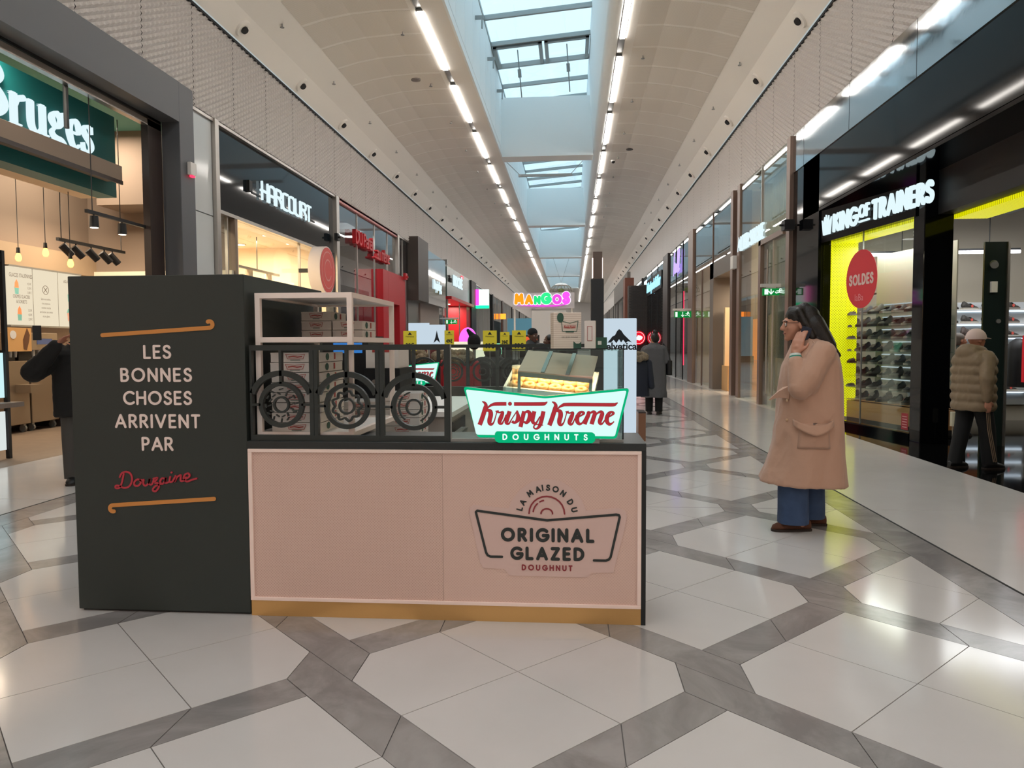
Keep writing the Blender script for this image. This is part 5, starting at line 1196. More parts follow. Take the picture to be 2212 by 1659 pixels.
for st in (arc(972, 552, 166, -164, 180, 0), arc(972, 552, 54, -46, 180, 0), arc(972, 552, 128, -128, 172, 133), arc(972, 552, 128, -128, 120, 104)): mb.ribbon(Lz(st), .0078, fk, .006, .0085)
mb.build('logo_rings', M_logored, ks)
mb = MB()
for ch, cx, cy in (('L',718,508),('A',748,447),('M',815,362),('A',890,322),('I',933,308),('S',985,306),('O',1055,320),('N',1125,358),('D',1192,440),('U',1228,512)):
    x, z = lc(cx, cy); a = math.atan2(lc(972, 575)[1]-z, lc(972, 575)[0]-x)+PI/2; wd, st = GL[ch]; h = .026
    q = lambda p: (x+math.cos(a)*(p[0]-wd/2)*h-math.sin(a)*(p[1]-.5)*h, z+math.sin(a)*(p[0]-wd/2)*h+math.cos(a)*(p[1]-.5)*h)
    mb.strokes([(k[0], [q(p) for p in k[1]]) for k in st], .0072, fk, .006, .0085)
mb.build('logo_arc_lettering', M_logo, ks)
# doughnut grille
M_grl = mat('grille_green_black', '#252c2b', .45)
gr = thing('doughnut_grille', 'dark three-bay screen of doughnut rings standing on the counter', 'screen', (-1.17, 3.85, .945))
fg = frame((0, 3.835, 0), (1, 0, 0))
def gbar(x0, x1, z0, z1, nm='frame_bar'): MB().box(x0, x1, 3.835, 3.865, z0, z1).build(nm, M_grl, gr)
gbar(-1.715, -.635, 1.427, 1.456, 'top_rail'); gbar(-1.715, -.635, .945, .975, 'bottom_rail'); gbar(-1.715, -1.703, .975, 1.427)
for x0, x1 in ((-1.389, -1.3665), (-1.3645, -1.344), (-1.033, -1.0115), (-1.0095, -.988), (-.667, -.635)): gbar(x0, x1, .975, 1.427)
bays = [(-1.703, -1.389, -1.546, 1.138), (-1.344, -1.033, -1.189, 1.131), (-.988, -.667, -.829, 1.126)]
for k, (xa, xb, cx, cz) in enumerate(bays):
    gbar(cx-.0075, cx+.0075, cz+.112, 1.427, 'hanger_bar'); gbar(xa, cx-.112, cz-.0065, cz+.0065, 'side_bar'); gbar(cx+.112, xb, cz-.0065, cz+.0065, 'side_bar')
    al = math.degrees(math.acos(min(1, (cx-xa)/.168))); ar = math.degrees(math.acos(min(1, (xb-cx)/.168)))
    MB().ribbon(arc(cx, cz, .168, .168, ar, 180-al, 30), .029, fg, -.03, 0, cap=False).build('arch', M_grl, gr)
    MB().ribbon(arc(cx, cz, .111, .111, 0, 352.5, 47), .023, fg, -.03, 0, closed=True).build('ring', M_grl, gr)
    MB().ribbon(arc(cx, cz, .0395, .0395, 0, 348, 29), .0105, fg, -.02, 0, closed=True).build('hole_ring', M_grl, gr)
    if k == 0:
        mb = MB(); rg = random.Random(4)
        for q in range(24):
            a = q*2*PI/24*2.0+rg.uniform(-.1, .1); r = .062 if q < 12 else .083; a += .13 if q < 12 else 0; b = rg.uniform(0, PI)
            x, z = cx+r*math.cos(a), cz+r*math.sin(a); mb.ribbon([(x-.008*math.cos(b), z-.008*math.sin(b)), (x+.008*math.cos(b), z+.008*math.sin(b))], .0065, fg, -.012, 0)
        mb.build('sprinkles', M_grl, gr)
    elif k == 1:
        MB().ribbon([(cx+(.073+.008*math.cos(9*a))*math.cos(a), cz+(.073+.008*math.cos(9*a))*math.sin(a)) for a in [2*PI*q/90 for q in range(90)]], .0105, fg, -.02, 0, closed=True).build('icing_wave', M_grl, gr)
    else:
        mb = MB()
        for a0, a1 in ((-62, 52), (138, 232), (107, 128)): mb.ribbon(arc(cx, cz, .080, .080, a0, a1, 14), .008, fg, -.02, 0)
        mb.build('glaze_lines', M_grl, gr)
# glass case
gc = thing('glass_case', 'clear glass display case at the right end of the counter', 'display case', (-.2, 4.0, .945))
MB().box(-.632, .262, 3.842, 3.848, .962, 1.452 if False else 1.425).build('front_pane', M_caseglass, gc)
MB().box(-.312, .262, 3.842, 4.235, 1.419, 1.425).build('top_pane', M_caseglass, gc); MB().box(.256, .262, 3.848, 4.235, .962, 1.419).build('end_pane', M_caseglass, gc); MB().box(-.312, -.308, 3.848, 4.235, .962, 1.419).build('end_pane', M_caseglass, gc)
MB().box(-.634, .264, 3.836, 3.852, .945, .962).build('bottom_profile', M_alu, gc); MB().box(-.636, -.629, 3.838, 3.850, .962, 1.456).build('end_profile', M_alu, gc)
MB().box(-.314, .264, 3.838, 3.846, 1.425, 1.431).build('dark_edge', M_dark, gc); MB().box(.258, .265, 3.838, 3.846, .962, 1.425).build('dark_edge', M_dark, gc)
# lightbox sign
M_signwhite = emis('sign_cool_white', '#d8fcf8', .64); M_signgreen = emis('sign_green_glow', '#00b87c', .58); M_signred = mat('sign_red_film', '#a8202e', .5, emit='#c22a3a', es=.22); M_signdk = mat('sign_outline', '#5b2630', .5)
def sc_(cx, cy): return (-.56+(990+cx/5.53-1003)*.0024, 1.22-(740+cy/5.53-840)*.00235)
KK = [
 [(300,693,6),(330,706,24),(346,738,38),(338,775,48),(312,860,50),(290,925,50),(270,976,48)],
 [(352,795,6),(385,752,18),(425,730,30),(470,722,38),(590,720,38)], [(680,722,38),(900,722,38),(1020,720,38),(1050,712,26),(1074,694,6)],
 [(340,812,10),(372,800,34),(398,815,48),(402,860,52),(388,920,50),(392,958,42),(415,968,26),(440,940,12),(462,870,8),(478,808,8)],
 [(478,800,40),(482,812,30),(505,826,14),(535,818,18),(546,826,30),(530,870,46),(508,930,46),(516,958,32),(540,955,18),(566,900,8),(585,850,7)],
 [(628,808,44),(612,860,46),(590,930,46),(598,958,32),(622,955,18),(655,900,8),(720,800,10)],
 [(716,800,12),(722,838,30),(728,880,44),(712,930,36),(680,948,24),(655,930,34)], [(700,935,16),(735,930,10),(775,850,7)],
 [(800,808,44),(780,890,46),(755,1000,44)], [(785,850,8),(815,820,20),(850,815,36),(868,850,46),(858,905,46),(830,945,34),(800,940,18),(782,925,8)],
 [(920,808,44),(905,870,46),(898,920,44),(915,952,32),(945,945,18),(985,870,8)], [(1028,808,44),(1012,880,46),(990,965,42),(962,1010,26),(930,1020,14),(912,1000,14),(928,972,12),(970,968,10),(1022,978,6)],
]
dx = 826
K2 = [[(p[0]+dx, p[1]+(2 if p[1] > 690 else 0), p[2]) for p in KK[0]], [(1180,800,6),(1215,758,18),(1255,736,30),(1310,727,38),(1700,728,38),(1840,728,38),(1868,720,26),(1894,704,6)], [(p[0]+dx, p[1]+2, p[2]) for p in KK[3]], [(p[0]+dx, p[1]+4, p[2]) for p in KK[4]],
 [(1412,890,7),(1465,862,12),(1500,832,26),(1480,815,22),(1448,832,36),(1424,880,46),(1424,930,44),(1450,960,30),(1485,942,14),(1530,860,8)],
 [(1536,830,8),(1556,818,30),(1552,850,44),(1525,915,46),(1508,962,46)], [(1545,862,7),(1580,826,18),(1612,815,34),(1628,835,44),(1612,890,46),(1590,962,46)], [(1628,862,7),(1665,826,18),(1698,815,34),(1714,836,44),(1700,885,46),(1686,930,44),(1696,958,30),(1720,950,14),(1762,885,8)],
 [(1762,890,7),(1812,862,12),(1845,832,26),(1826,815,22),(1794,832,36),(1770,880,46),(1770,930,44),(1798,962,32),(1830,950,14),(1852,928,8)]]
def rounded(p, r=10):
    out = []; n = len(p)
    for i in range(n):
        a, b, c = Vector(p[i-1]), Vector(p[i]), Vector(p[(i+1) % n]); rr = min(r, (a-b).length*.4, (c-b).length*.4)
        s, e = b+(a-b).normalized()*rr, b+(c-b).normalized()*rr
        for q in range(5):
            t = q/4; v = s*(1-t)**2+b*2*t*(1-t)+e*t*t; out.append((v.x, v.y))
    return out
def lightbox(root, fr, back=True, th=.07):
    o, U, V, N = fr
    body = rounded([(76, 512), (1046, 630), (2030, 530), (1882, 1138), (240, 1130)], 42); tab = rounded([(470, 1052), (1600, 1060), (1632, 1085), (1632, 1165), (1600, 1192), (490, 1192), (450, 1165), (450, 1080)], 30); face = rounded([(106, 546), (1046, 655), (1996, 560), (1862, 1108), (228, 1096)], 24)
    C = lambda L: [sc_(*p) for p in L][::-1]
    MB().plate(C(body), fr, -th, 0).build('casing', M_alu, root); MB().plate(C(tab), fr, -th, .002).build('tab_casing', M_alu, root)
    sides = [(fr, 0, 1)] + ([((o-N*th, U, V, -N), 0, -1)] if back else [])
    for k, (f, d, sg) in enumerate(sides):
        P = (lambda L: C(L)) if sg > 0 else (lambda L: C(L)[::-1])
        MB().plate(P(body), f, .0, .003).build('green_border', M_signgreen, root); MB().plate(P(face), f, .003, .006).build('white_face', M_signwhite, root); MB().plate(P(tab), f, .003, .008).build('green_tab', M_signgreen, root)
        for nm, m, gw, d0, d1 in (('script_outline', M_signdk, 5, .006, .0070), ('script_lettering', M_signred, 0, .0080, .0090)):  # dark outline, a little wider than the red script
            mb = MB()
            for q_, st in enumerate(KK+K2):
                pts = crom(st, 5); mb.ribbon([sc_(p[0], p[1]) for p in pts], [max(1.5, p[2]+gw)*.000432 for p in pts], f, d0, d1+q_*4e-5, cap=False)
            mb.plate([sc_(632+(21+gw/2)*math.cos(a), 719+(21+gw/2)*math.sin(a)) for a in [2*PI*q/20 for q in range(20)]][::-1], f, d0, d1)
            mb.build(nm, m, root)
        (xa, zb), (xb, zt) = sc_(542, 1158), sc_(1545, 1082); h = zt-zb; wt = .2; tt, w0 = stext('DOUGHNUTS'); gap = .26+((xb-xa)-wt*h-w0*h*(1-wt))/(h*(1-wt))/8
        mb = MB(); caps(mb, 'DOUGHNUTS', (xa+xb)/2, zb, h, wt, f, .008, .010, gap=gap); mb.build('lettering', emis('sign_letter_white', '#effffb', .64), root)
sg1 = thing('lightbox_sign', 'glowing bow-tie shaped doughnut sign on the front of the counter', 'sign', (-.13, 3.79, .945))
lightbox(sg1, frame((0, 3.79, 0), (1, 0, 0)), True, .035)
for x in (-.3, .1): MB().box(x, x+.04, 3.80, 3.836, .945, .99).build('bracket', M_alu, sg1)
# shelf rack beside the tower
M_rack = mat('rack_white_warm_light', '#fcece4', .45)  # white metal; warm light from behind is put into this pinkish colour
rk = thing('shelf_rack', 'white metal rack with square tube frame beside the green tower', 'shelf', (-1.43, 4.35, .95))
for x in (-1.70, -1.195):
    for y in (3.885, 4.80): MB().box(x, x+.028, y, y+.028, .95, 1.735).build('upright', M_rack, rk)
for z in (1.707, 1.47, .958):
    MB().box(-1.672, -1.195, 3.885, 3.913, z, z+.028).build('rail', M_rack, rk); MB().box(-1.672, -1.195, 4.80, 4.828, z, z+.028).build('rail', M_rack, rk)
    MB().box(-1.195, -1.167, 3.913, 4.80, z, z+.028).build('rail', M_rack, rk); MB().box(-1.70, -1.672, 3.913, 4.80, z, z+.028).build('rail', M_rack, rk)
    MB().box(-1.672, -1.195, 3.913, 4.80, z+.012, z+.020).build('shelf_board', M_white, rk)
M_carton = mat('carton_white', '#e3dcd6', .6); M_cartred = mat('carton_red', '#b5443f', .6); M_cartgreen = mat('carton_green', '#31584a', .6)
def carton(wd, dp, h, label, group, loc):
    t = thing('doughnut_carton', label, 'carton', loc, group); x0, x1 = -wd/2, wd/2
    MB().box(x0, x1, 0, dp, 0, h-.003).build('body', M_carton, t, local=True); MB().box(x0-.001, x1+.001, -.001, dp, h-.012, h-.003).build('lid', M_carton, t, local=True)
    f = frame((0, -.001, h*.5), (1, 0, 0)); s = min(wd, .24)
    MB().strokes([('L', [(-s*.22, .016), (0, .010), (s*.22, .016), (s*.18, -.010), (-s*.18, -.010), (-s*.22, .016)])], .0022, f, 0, .001).strokes([('L', [(-s*.15, .001), (-s*.05, .004), (s*.05, .0), (s*.15, .003)])], .006, f, 0, .001).build('red_print', M_cartred, t, local=True)
    MB().strokes([('L', [(-s*.11, -.016), (s*.11, -.016)])], .0035, f, 0, .001).build('green_print', M_cartgreen, t, local=True)
    g = frame((x1+.001, dp*.3, h*.5), (0, 1, 0)); MB().plate([(.028*math.cos(a), .02*math.sin(a)) for a in [2*PI*k/16 for k in range(16)]], g, 0, .001).build('oval_print', M_cartgreen, t, local=True)
    g2 = frame((x1+.001, dp*.62, h*.5), (0, 1, 0)); MB().plate([(-.012, -.016), (.012, -.016), (.012, .018), (-.012, .018)], g2, 0, .001).build('side_print', M_cartred, t, local=True)
    for v in t.children: BASE[v.name] = Vector((0, 0, 0))
    return t
cA = carton(.275, .40, .0545, 'wide doughnut carton, lowest in the tall stack on the lower rack shelf', 'cartons on the lower rack shelf', (-1.50, 3.935, .979))
ORN = ['lowest', 'second lowest', 'third', 'fourth', 'fifth', 'sixth', 'seventh', 'eighth', 'topmost']
for k in range(1, 8): dup(cA, (-1.50+.003*((k*7) % 3-1), 3.935, .979+.0548*k), label=f'wide doughnut carton, {ORN[k] if k < 7 else "topmost"} in the tall stack on the lower rack shelf')
cB = carton(.185, .30, .0565, 'doughnut carton, lowest in the left stack on the upper rack shelf', 'left stack on the upper rack shelf', (-1.56, 4.45, 1.491))
for k in range(1, 3): dup(cB, (-1.56, 4.45, 1.491+.0568*k), label=f'doughnut carton, {["", "middle", "top"][k]} one of the left stack on the upper rack shelf')
for k in range(2): dup(cB, (-1.365, 4.45, 1.491+.0568*k), label=f'doughnut carton, {["lower", "upper"][k]} of the right pair on the upper rack shelf', group='right pair on the upper rack shelf')
# goods on top of the glass case
t = thing('doughnut_bag_box', 'tall striped doughnut gift box standing on the glass case', 'carton', (-.03, 3.98, 1.426), rz=.2)
M_stripe = striped('cream_stripes', '#e9ded3', '#d3c4b6', 28, 'Z', .6)
MB().box(-.075, .075, -.03, .06, 0, .195).build('body', M_stripe, t, local=True, bevel=.002)
fb = frame((.012, -.031, .115), (1, 0, 0)); MB().strokes([('L', [(-.045, .035), (0, .022), (.045, .035), (.038, -.02), (-.038, -.02), (-.045, .035)])], .003, fb, 0, .001).build('outline_print', M_cartgreen, t, local=True)
mb = MB(); W_ = .066/1650
for st in KK+K2:
    pts = crom(st, 3); mb.ribbon([((p[0]-1050)*W_, (840-p[1])*W_*1.5+.004) for p in pts], [max(p[2], 8)*W_*1.1 for p in pts], fb, 0, .001+.00003*len(mb.v)/100, cap=False)
mb.build('red_print', M_cartred, t, local=True)
MB().plate(arc(-.05, .052, .018, .026, 0, 340, 18), fb, 0, .001).build('green_disc', M_cartgreen, t, local=True); MB().plate([(-.022, -.026), (.022, -.026), (.022, -.018), (-.022, -.018)], fb, .001, .002).build('green_tab', M_cartgreen, t, local=True); MB().plate([(.02, -.113), (.062, -.113), (.062, -.075), (.05, -.085), (.035, -.085), (.02, -.072)], fb, 0, .001).build('green_wave', M_cartgreen, t, local=True)
btext('UN LEUR DONNE', .011, (fb[0]+Vector((0, 0, -.055)), fb[1], fb[2], fb[3]), t, M_logo, d=.001, local=True)
t = thing('slim_carton', 'slim white doughnut carton standing at the right on the glass case', 'carton', (.095, 3.95, 1.426), rz=-.1)
MB().box(-.028, .028, -.02, .05, 0, .15).build('body', M_carton, t, local=True); f2 = frame((0, -.021, .075), (1, 0, 0)); MB().strokes([('L', [(-.012, .045), (.012, .045), (.012, -.03), (-.012, -.03), (-.012, .045)])], .002, f2, 0, .001).build('red_print', M_cartred, t, local=True)
t = thing('small_green_box', 'small green box with white mark at the end of the glass case', 'carton', (.15, 4.1, 1.426)); MB().box(.13, .19, 4.08, 4.16, 1.426, 1.49).build('body', M_cartgreen, t); MB().box(.14, .16, 4.078, 4.08, 1.45, 1.47).build('mark', M_white, t)
# tray of doughnuts in the case
tr_ = thing('doughnut_tray', 'white tray under a lit grey framed cover in the glass case', 'tray', (-.1, 4.05, 1.225), rz=-.10); tr_.rotation_euler = (.36, .09, -.10)
MB().box(-.24, .22, -.14, .16, .0, .012).box(-.25, -.235, -.15, .17, .0, .035).box(.215, .23, -.15, .17, .0, .035).box(-.25, .23, .155, .17, .0, .035).box(-.25, .23, -.15, -.135, .0, .035).build('tray', M_white, tr_, local=True)
for x in (-.17, .205): MB().box(x, x+.015, -.16, -.145, -.2, .13).build('cover_post', M_alu, tr_, local=True)
MB().box(-.17, .22, -.16, -.145, .11, .135).build('cover_bar', M_alu, tr_, local=True); MB().box(-.17, .22, -.16, .14, .135, .142).build('cover_top', mat('pinkish_top', '#e0b9a4', .5), tr_, local=True)
for x in (-.05, .08): MB().box(x, x+.02, -.16, .14, .142, .148).build('cover_rib', M_alu, tr_, local=True)
MB().box(-.16, .2, -.10, .10, .125, .134).build('lamp_strip', emis('warm_case_strip', '#ffd9a0', 9), tr_, local=True)
MB().box(-.24, .22, -.13, .15, -.2, -.19).build('lower_shelf', M_white, tr_, local=True)
dn = MB().torus((0, 0, .016), .024, .0165, n=18, m=9, zs=.95).mesh('dough', mat('fried_dough', '#b0662a', .55, noise=(40, '#d09048', .6)), True); gz = MB().torus((0, 0, .0185), .024, .016, n=18, m=9, zs=1.0).mesh('glaze', mat('glaze', '#d59a55', .18, noise=(50, '#efcf9a', .6)), True)
R_ = Euler((.36, .09, -.10)).to_matrix()
for r in range(3):
    for c in range(6):
        p = Vector((-.1, 4.05, 1.225))+R_@Vector((-.19+.07*c, -.09+.085*r, .012))
        t = thing('doughnut', f'glazed ring doughnut, {ORD[c] if c else "leftmost"} in the {["front", "middle", "back"][r]} row of the tray', 'doughnut', p, 'doughnuts on the tray'); t.rotation_euler = (.36, .09, -.10)
        for me, nm in ((dn, 'dough'), (gz, 'glaze')):
            o = bpy.data.objects.new(nm, me); COL.objects.link(o); o.parent = t
# inside the stand
t = thing('service_counter', 'white topped service counter inside the doughnut stand', 'counter', (-1.4, 6.9, 0)); MB().box(-1.62, -1.02, 6.1, 7.9, 0, .86).build('body', mat('grey_laminate', '#a59c94', .5), t); MB().box(-1.65, -.98, 6.05, 7.95, .86, .90).build('worktop', M_white, t); MB().box(-1.02, -1.0, 6.2, 6.9, .2, .8).build('oven_door', M_blackgloss, t); MB().box(-1.0, -.97, 6.25, 6.85, .66, .69).build('handle', M_steel, t)
t = thing('storage_cabinet', 'black cabinet with a round knob inside the stand', 'cabinet', (-1.3, 5.6, 0)); MB().box(-1.55, -1.28, 5.45, 5.9, 0, 1.28).build('body', mat('black_laminate', '#1b1d20', .4), t); MB().cyl((-1.47, 5.45, 1.18), (-1.47, 5.43, 1.18), .018, n=12).build('knob', M_steel, t)
t = thing('cup_carton', 'pinkish white carton of cups on the black cabinet', 'carton', (-1.42, 5.65, 1.28)); MB().box(-1.55, -1.3, 5.5, 5.85, 1.282, 1.45).build('body', M_carton, t); MB().box(-1.50, -1.35, 5.498, 5.5, 1.40, 1.43).build('print', M_cartred, t)
t = thing('coffee_machine', 'tall black coffee machine with blue screen inside the stand', 'machine', (-1.85, 6.3, 0)); MB().box(-2.15, -1.67, 6.0, 6.5, .9, 1.53).build('body', M_black, t); MB().box(-1.96, -1.72, 5.99, 6.0, 1.39, 1.52).build('screen', emis('blue_screen', '#2a62a0', .9), t); MB().cyl((-1.82, 6.0, 1.2), (-1.82, 5.95, 1.2), .05, n=14).build('dial', M_alu, t); MB().box(-2.15, -1.67, 6.0, 6.5, 0, .9).build('base_cabinet', mat('black_laminate', '#1b1d20', .4), t)
cC = carton(.24, .3, .056, 'doughnut carton, lowest of the right stack behind the grille', 'stacks behind the grille', (-1.16, 5.0, .62))
t = thing('low_table', 'low white stand carrying cartons behind the grille', 'stand', (-1.3, 5.1, 0)); MB().box(-1.62, -.98, 4.92, 5.35, .58, .615).build('top', M_white, t)
for x in (-1.6, -1.03):
    for y in (4.95, 5.3): MB().box(x, x+.03, y, y+.03, 0, .58).build('leg', M_white, t)
for k in range(1, 9): dup(cC, (-1.16, 5.0, .618+.0565*k), label=f'doughnut carton, {ORN[k]} of the right stack behind the grille')
for k in range(0, 8): dup(cC, (-1.45, 5.0, .618+.0565*k), label=f'doughnut carton, {ORN[k] if k < 7 else "topmost"} of the left stack behind the grille')
cC.location.z = .618
# rear screen wall of the stand
rw = thing('rear_screen', 'second doughnut screen wall at the far end of the stand', 'screen', (-.9, 8.9, 0))
MB().box(-2.7, .2, 8.9, 9.0, 0, .95).build('low_wall', M_greenpaint, rw); MB().box(-2.7, .2, 8.93, 8.97, 1.42, 1.46).build('top_rail', M_grl, rw)
fr9 = frame((0, 8.93, 0), (1, 0, 0))
for k in range(7):
    x = -2.7+.36*k+.36
    MB().box(x-.02, x+.02, 8.93, 8.97, .95, 1.42).build('post', M_grl, rw)
    cx = x-.18; MB().ribbon(arc(cx, 1.13, .111, .111, 0, 350, 35), .023, fr9, -.03, 0, closed=True).ribbon(arc(cx, 1.13, .165, .165, 25, 155, 18), .028, fr9, -.03, 0, cap=False).build('ring', M_grl, rw)
    if k % 2: MB().ribbon([(cx+(.073+.008*math.cos(9*a))*math.cos(a), 1.13+(.073+.008*math.cos(9*a))*math.sin(a)) for a in [2*PI*q/72 for q in range(72)]], .011, fr9, -.02, 0, closed=True).build('icing_wave', M_grl, rw)
    MB().ribbon(arc(cx, 1.13, .04, .04, 0, 345, 23), .011, fr9, -.02, 0, closed=True).build('hole_ring', M_grl, rw)
sg2 = thing('lightbox_sign', 'glowing doughnut sign seen through the right bay of the grille', 'sign', (-2.0, 8.85, .95)); lightbox(sg2, frame((-1.88, 8.84, .02), (1, 0, 0)), False, .03)

# ================================================================== COAT STALL beyond the stand
t = thing('totem_column', 'tall dark square column with a brown head behind the glass case', 'column', (.33, 10.0, 0)); MB().box(.25, .42, 9.95, 10.12, 0, 2.32).build('shaft', mat('column_dark', '#26292d', .5), t, bevel=.004); MB().box(.28, .40, 9.98, 10.10, 2.32, 2.68).build('head', mat('column_brown', '#6a5a52', .5), t); MB().box(.268, .28, 9.99, 10.09, 2.34, 2.60).build('lamp', emis('column_lamp', '#ffe9e0', 1.5), t); MB().box(.40, .408, 9.99, 10.09, 2.34, 2.60).build('lamp', emis('column_lamp', '#ffe9e0', 1.5), t)
t = thing('light_totem', 'white glowing totem with black mountain logo at the coat stall', 'sign', (.72, 11.3, 0)); M_tot = emis('totem_white', '#d6e8f6', .52)
MB().box(.44, .96, 11.2, 11.45, .08, 1.84).build('lightbox', M_tot, t, bevel=.01); MB().box(.42, .98, 11.18, 11.47, 0, .08).build('base', M_alu, t)
ft_ = frame((.70, 11.198, 1.42), (1, 0, 0)); M_blk = mat('logo_black', '#16202a', .6)
MB().plate([(-.17, .06), (-.10, .15), (-.06, .17), (-.03, .23), (0, .26), (.03, .24), (.07, .18), (.12, .13), (.19, .06), (.13, .08), (.10, .05), (.06, .10), (.03, .06), (0, .11), (-.04, .05), (-.08, .10), (-.12, .06)][::-1], ft_, 0, .004).build('mountain', M_blk, t)
btext('Helvetica', .15, (ft_[0]+Vector((-.02, 0, -.045)), *ft_[1:]), t, M_blk, d=.002, bold=.0045)
t = thing('wood_plinth', 'brown wooden plinth beside the glowing totem', 'plinth', (1.05, 11.4, 0)); MB().box(.99, 1.1, 11.2, 11.6, 0, .42).build('block', mat('plinth_wood', '#8b5f45', .5), t); MB().box(.99, 1.1, 11.2, 11.6, .42, .44).build('top', M_brownframe, t)
M_coat = mat('navy_parka', '#15161c', .6, bump=(7, .5)); M_fur = mat('fur_trim', '#94826a', .95, bump=(60, 1.0), noise=(25, '#5e5040', .8)); M_coatred = mat('red_parka', '#a8202a', .6)
def coat(x, y, m, lab, fur=True, h=1.28, face=0.0):
    t = thing('parka', lab, 'coat', (x, y, 0), 'parkas on the coat stall')
    rr = []
    for z, wd, dp in ((.55, .25, .15), (.8, .24, .16), (1.0, .25, .16), (h-.12, .25, .14), (h-.03, .18, .11), (h+.03, .08, .07)): rr.append([(x+wd*math.cos(a), y+dp*math.sin(a), z) for a in [2*PI*k/16 for k in range(16)]])
    MB().loft(rr).build('body', m, t, True)
    for s in (-1, 1): MB().capsule((x+s*.22, y, h-.1), (x+s*.28, y-.04, .72), .075, .055, 10).build('sleeve', m, t, True)
    if fur:
        mb = MB(); rg = random.Random(int(x*1000)+5)
        for q in range(26):
            a = 2*PI*q/26; mb.ell((x+.17*math.cos(a), y-.06+.10*math.sin(a), h+.02+.035*math.sin(a)+rg.uniform(-.02, .02)), (.06, .06, .05), (rg.random(), rg.random(), 0), 8, 6)
        mb.build('fur_hood', M_fur, t, True)
    else: MB().ell((x, y, h+.08), (.13, .12, .12)).build('hood', m, t, True)
    MB().cyl((x, y, 0), (x, y, .6), .02, n=8).build('stand_pole', M_alu, t); MB().cyl((x, y, 0), (x, y, .02), .16, n=16).build('stand_base', M_black, t)
    return t
for q, (x, y, m, lab, fu) in enumerate(((-2.2, 10.2, M_coat, 'black parka with fawn fur hood, leftmost on the coat stall', True), (-1.82, 10.75, M_coat, 'black parka with fur hood beside the left yellow price card', True), (-1.55, 10.1, M_coatred, 'red parka with fur hood seen over the rear screen', True), (-1.15, 10.75, M_coat, 'black padded jacket behind the big yellow price card', False), (-.72, 10.2, M_coat, 'black jacket between two yellow price cards', False), (-.45, 10.75, M_coat, 'black jacket behind the doughnut tray', False), (-.05, 10.3, M_coat, 'black jacket nearest the dark column', False))):
    coat(x, y, m, lab, fu)
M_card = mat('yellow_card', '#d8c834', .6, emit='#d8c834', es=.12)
for q, (x, z, w_, y, pr, lab) in enumerate(((-2.18, 1.38, .18, 9.9, '39', 'yellow price card reading 39 left of the white lit cube'), (-1.66, 1.46, .13, 10.0, '49', 'small yellow price card in front of the red shop'), (-1.09, 1.37, .185, 9.85, '99', 'big yellow price card reading 99 beside the woolly hat'), (-.93, 1.44, .13, 10.3, '39', 'small yellow price card between the two big ones'), (-.70, 1.37, .185, 9.85, '99', 'big yellow price card reading 99 beside the man in black'))):
    t = thing('price_card', lab, 'price card', (x, y, z), 'yellow price cards'); hh = w_*1.48
    MB().box(x-w_/2, x+w_/2, y, y+.006, z, z+hh).build('card', M_card, t); f = frame((x, y-.001, z), (1, 0, 0)); MB().plate([(-w_*.16, hh*.80), (0, hh*.94), (w_*.05, hh*.90), (w_*.16, hh*.80)][::-1], f, 0, .002).build('mountain_print', M_blk, t); btext('Helvetica', w_*.17, (f[0]+Vector((0, 0, hh*.68)), *f[1:]), t, M_blk); btext(pr+'€', w_*.5, (f[0]+Vector((0, 0, hh*.14)), *f[1:]), t, M_blk, bold=.003, sx=.8)
    MB().cyl((x, y+.01, 0), (x, y+.01, z+.02), .006, n=5).build('stick', M_alu, t)
t = thing('light_cube', 'white glowing cube panels with black tree logo in front of the red doorway', 'sign', (-3.1, 15.6, 1.4)); MB().box(-3.42, -2.98, 15.4, 15.44, 1.40, 1.92).build('left_panel', M_tot, t); MB().box(-3.0, -2.62, 15.3, 15.34, 1.36, 1.88).build('right_panel', M_tot, t); f = frame((-2.80, 15.298, 1.5), (1, 0, 0)); MB().plate([(-.07, 0), (0, .06), (.07, 0), (.03, .12), (0, .26), (-.03, .12)], f, 0, .003).build('tree_logo', M_blk, t); MB().cyl((-3.0, 15.42, 0), (-3.0, 15.42, 1.4), .03, n=8).build('pole', M_alu, t)
# juice kiosk
mg = thing('neon_sign', 'orange green and magenta neon style sign on a clear board over the juice kiosk', 'sign', (-.95, 24, 2.6))
MB().box(-1.92, .08, 24.02, 24.04, 2.62, 3.13).build('board', mat('frosted_board', '#cdc8cc', .4), mg)
fm = frame((-.92, 24.01, 2.74), (1, 0, 0)); x = -.88
for ch, c, h in (('M', '#ff9a1a', .38), ('A', '#ff9a1a', .34), ('N', '#22d97a', .30), ('G', '#2fe58a', .40), ('O', '#e44bd8', .34), ('S', '#ee55e6', .42)):
    wd, st = GL[ch]; wt = .33; hh = h*(1-wt); sx = .92
    for nm, m, gw, d0, d1 in (('letter_rim', emis('rim_'+c, '#fff2ff', .8), .035, 0, .02), ('letter', emis('neon_'+c, c, .75), 0, .02, .03)):
        mb = MB(); mb.strokes([(k[0], [(x+p[0]*hh*sx, wt*h/2+p[1]*hh) for p in k[1]]) for k in st], wt*h*.9+gw, fm, d0, d1); mb.build(nm, m, mg)
    x += wd*hh*sx+wt*h*1.05
MB().plate([(-.85, -.02), (-.2, -.06), (.4, -.06), (.75, .0), (.85, .06), (.6, .0), (.1, -.015), (-.4, -.01)], fm, 0, .03).build('swoosh', emis('neon_#e44bd8', '#e44bd8', .75), mg)
for px in (-1.85, .0): MB().cyl((px, 24.1, 0), (px, 24.1, 2.7), .03, n=8).build('pole', M_white, mg)
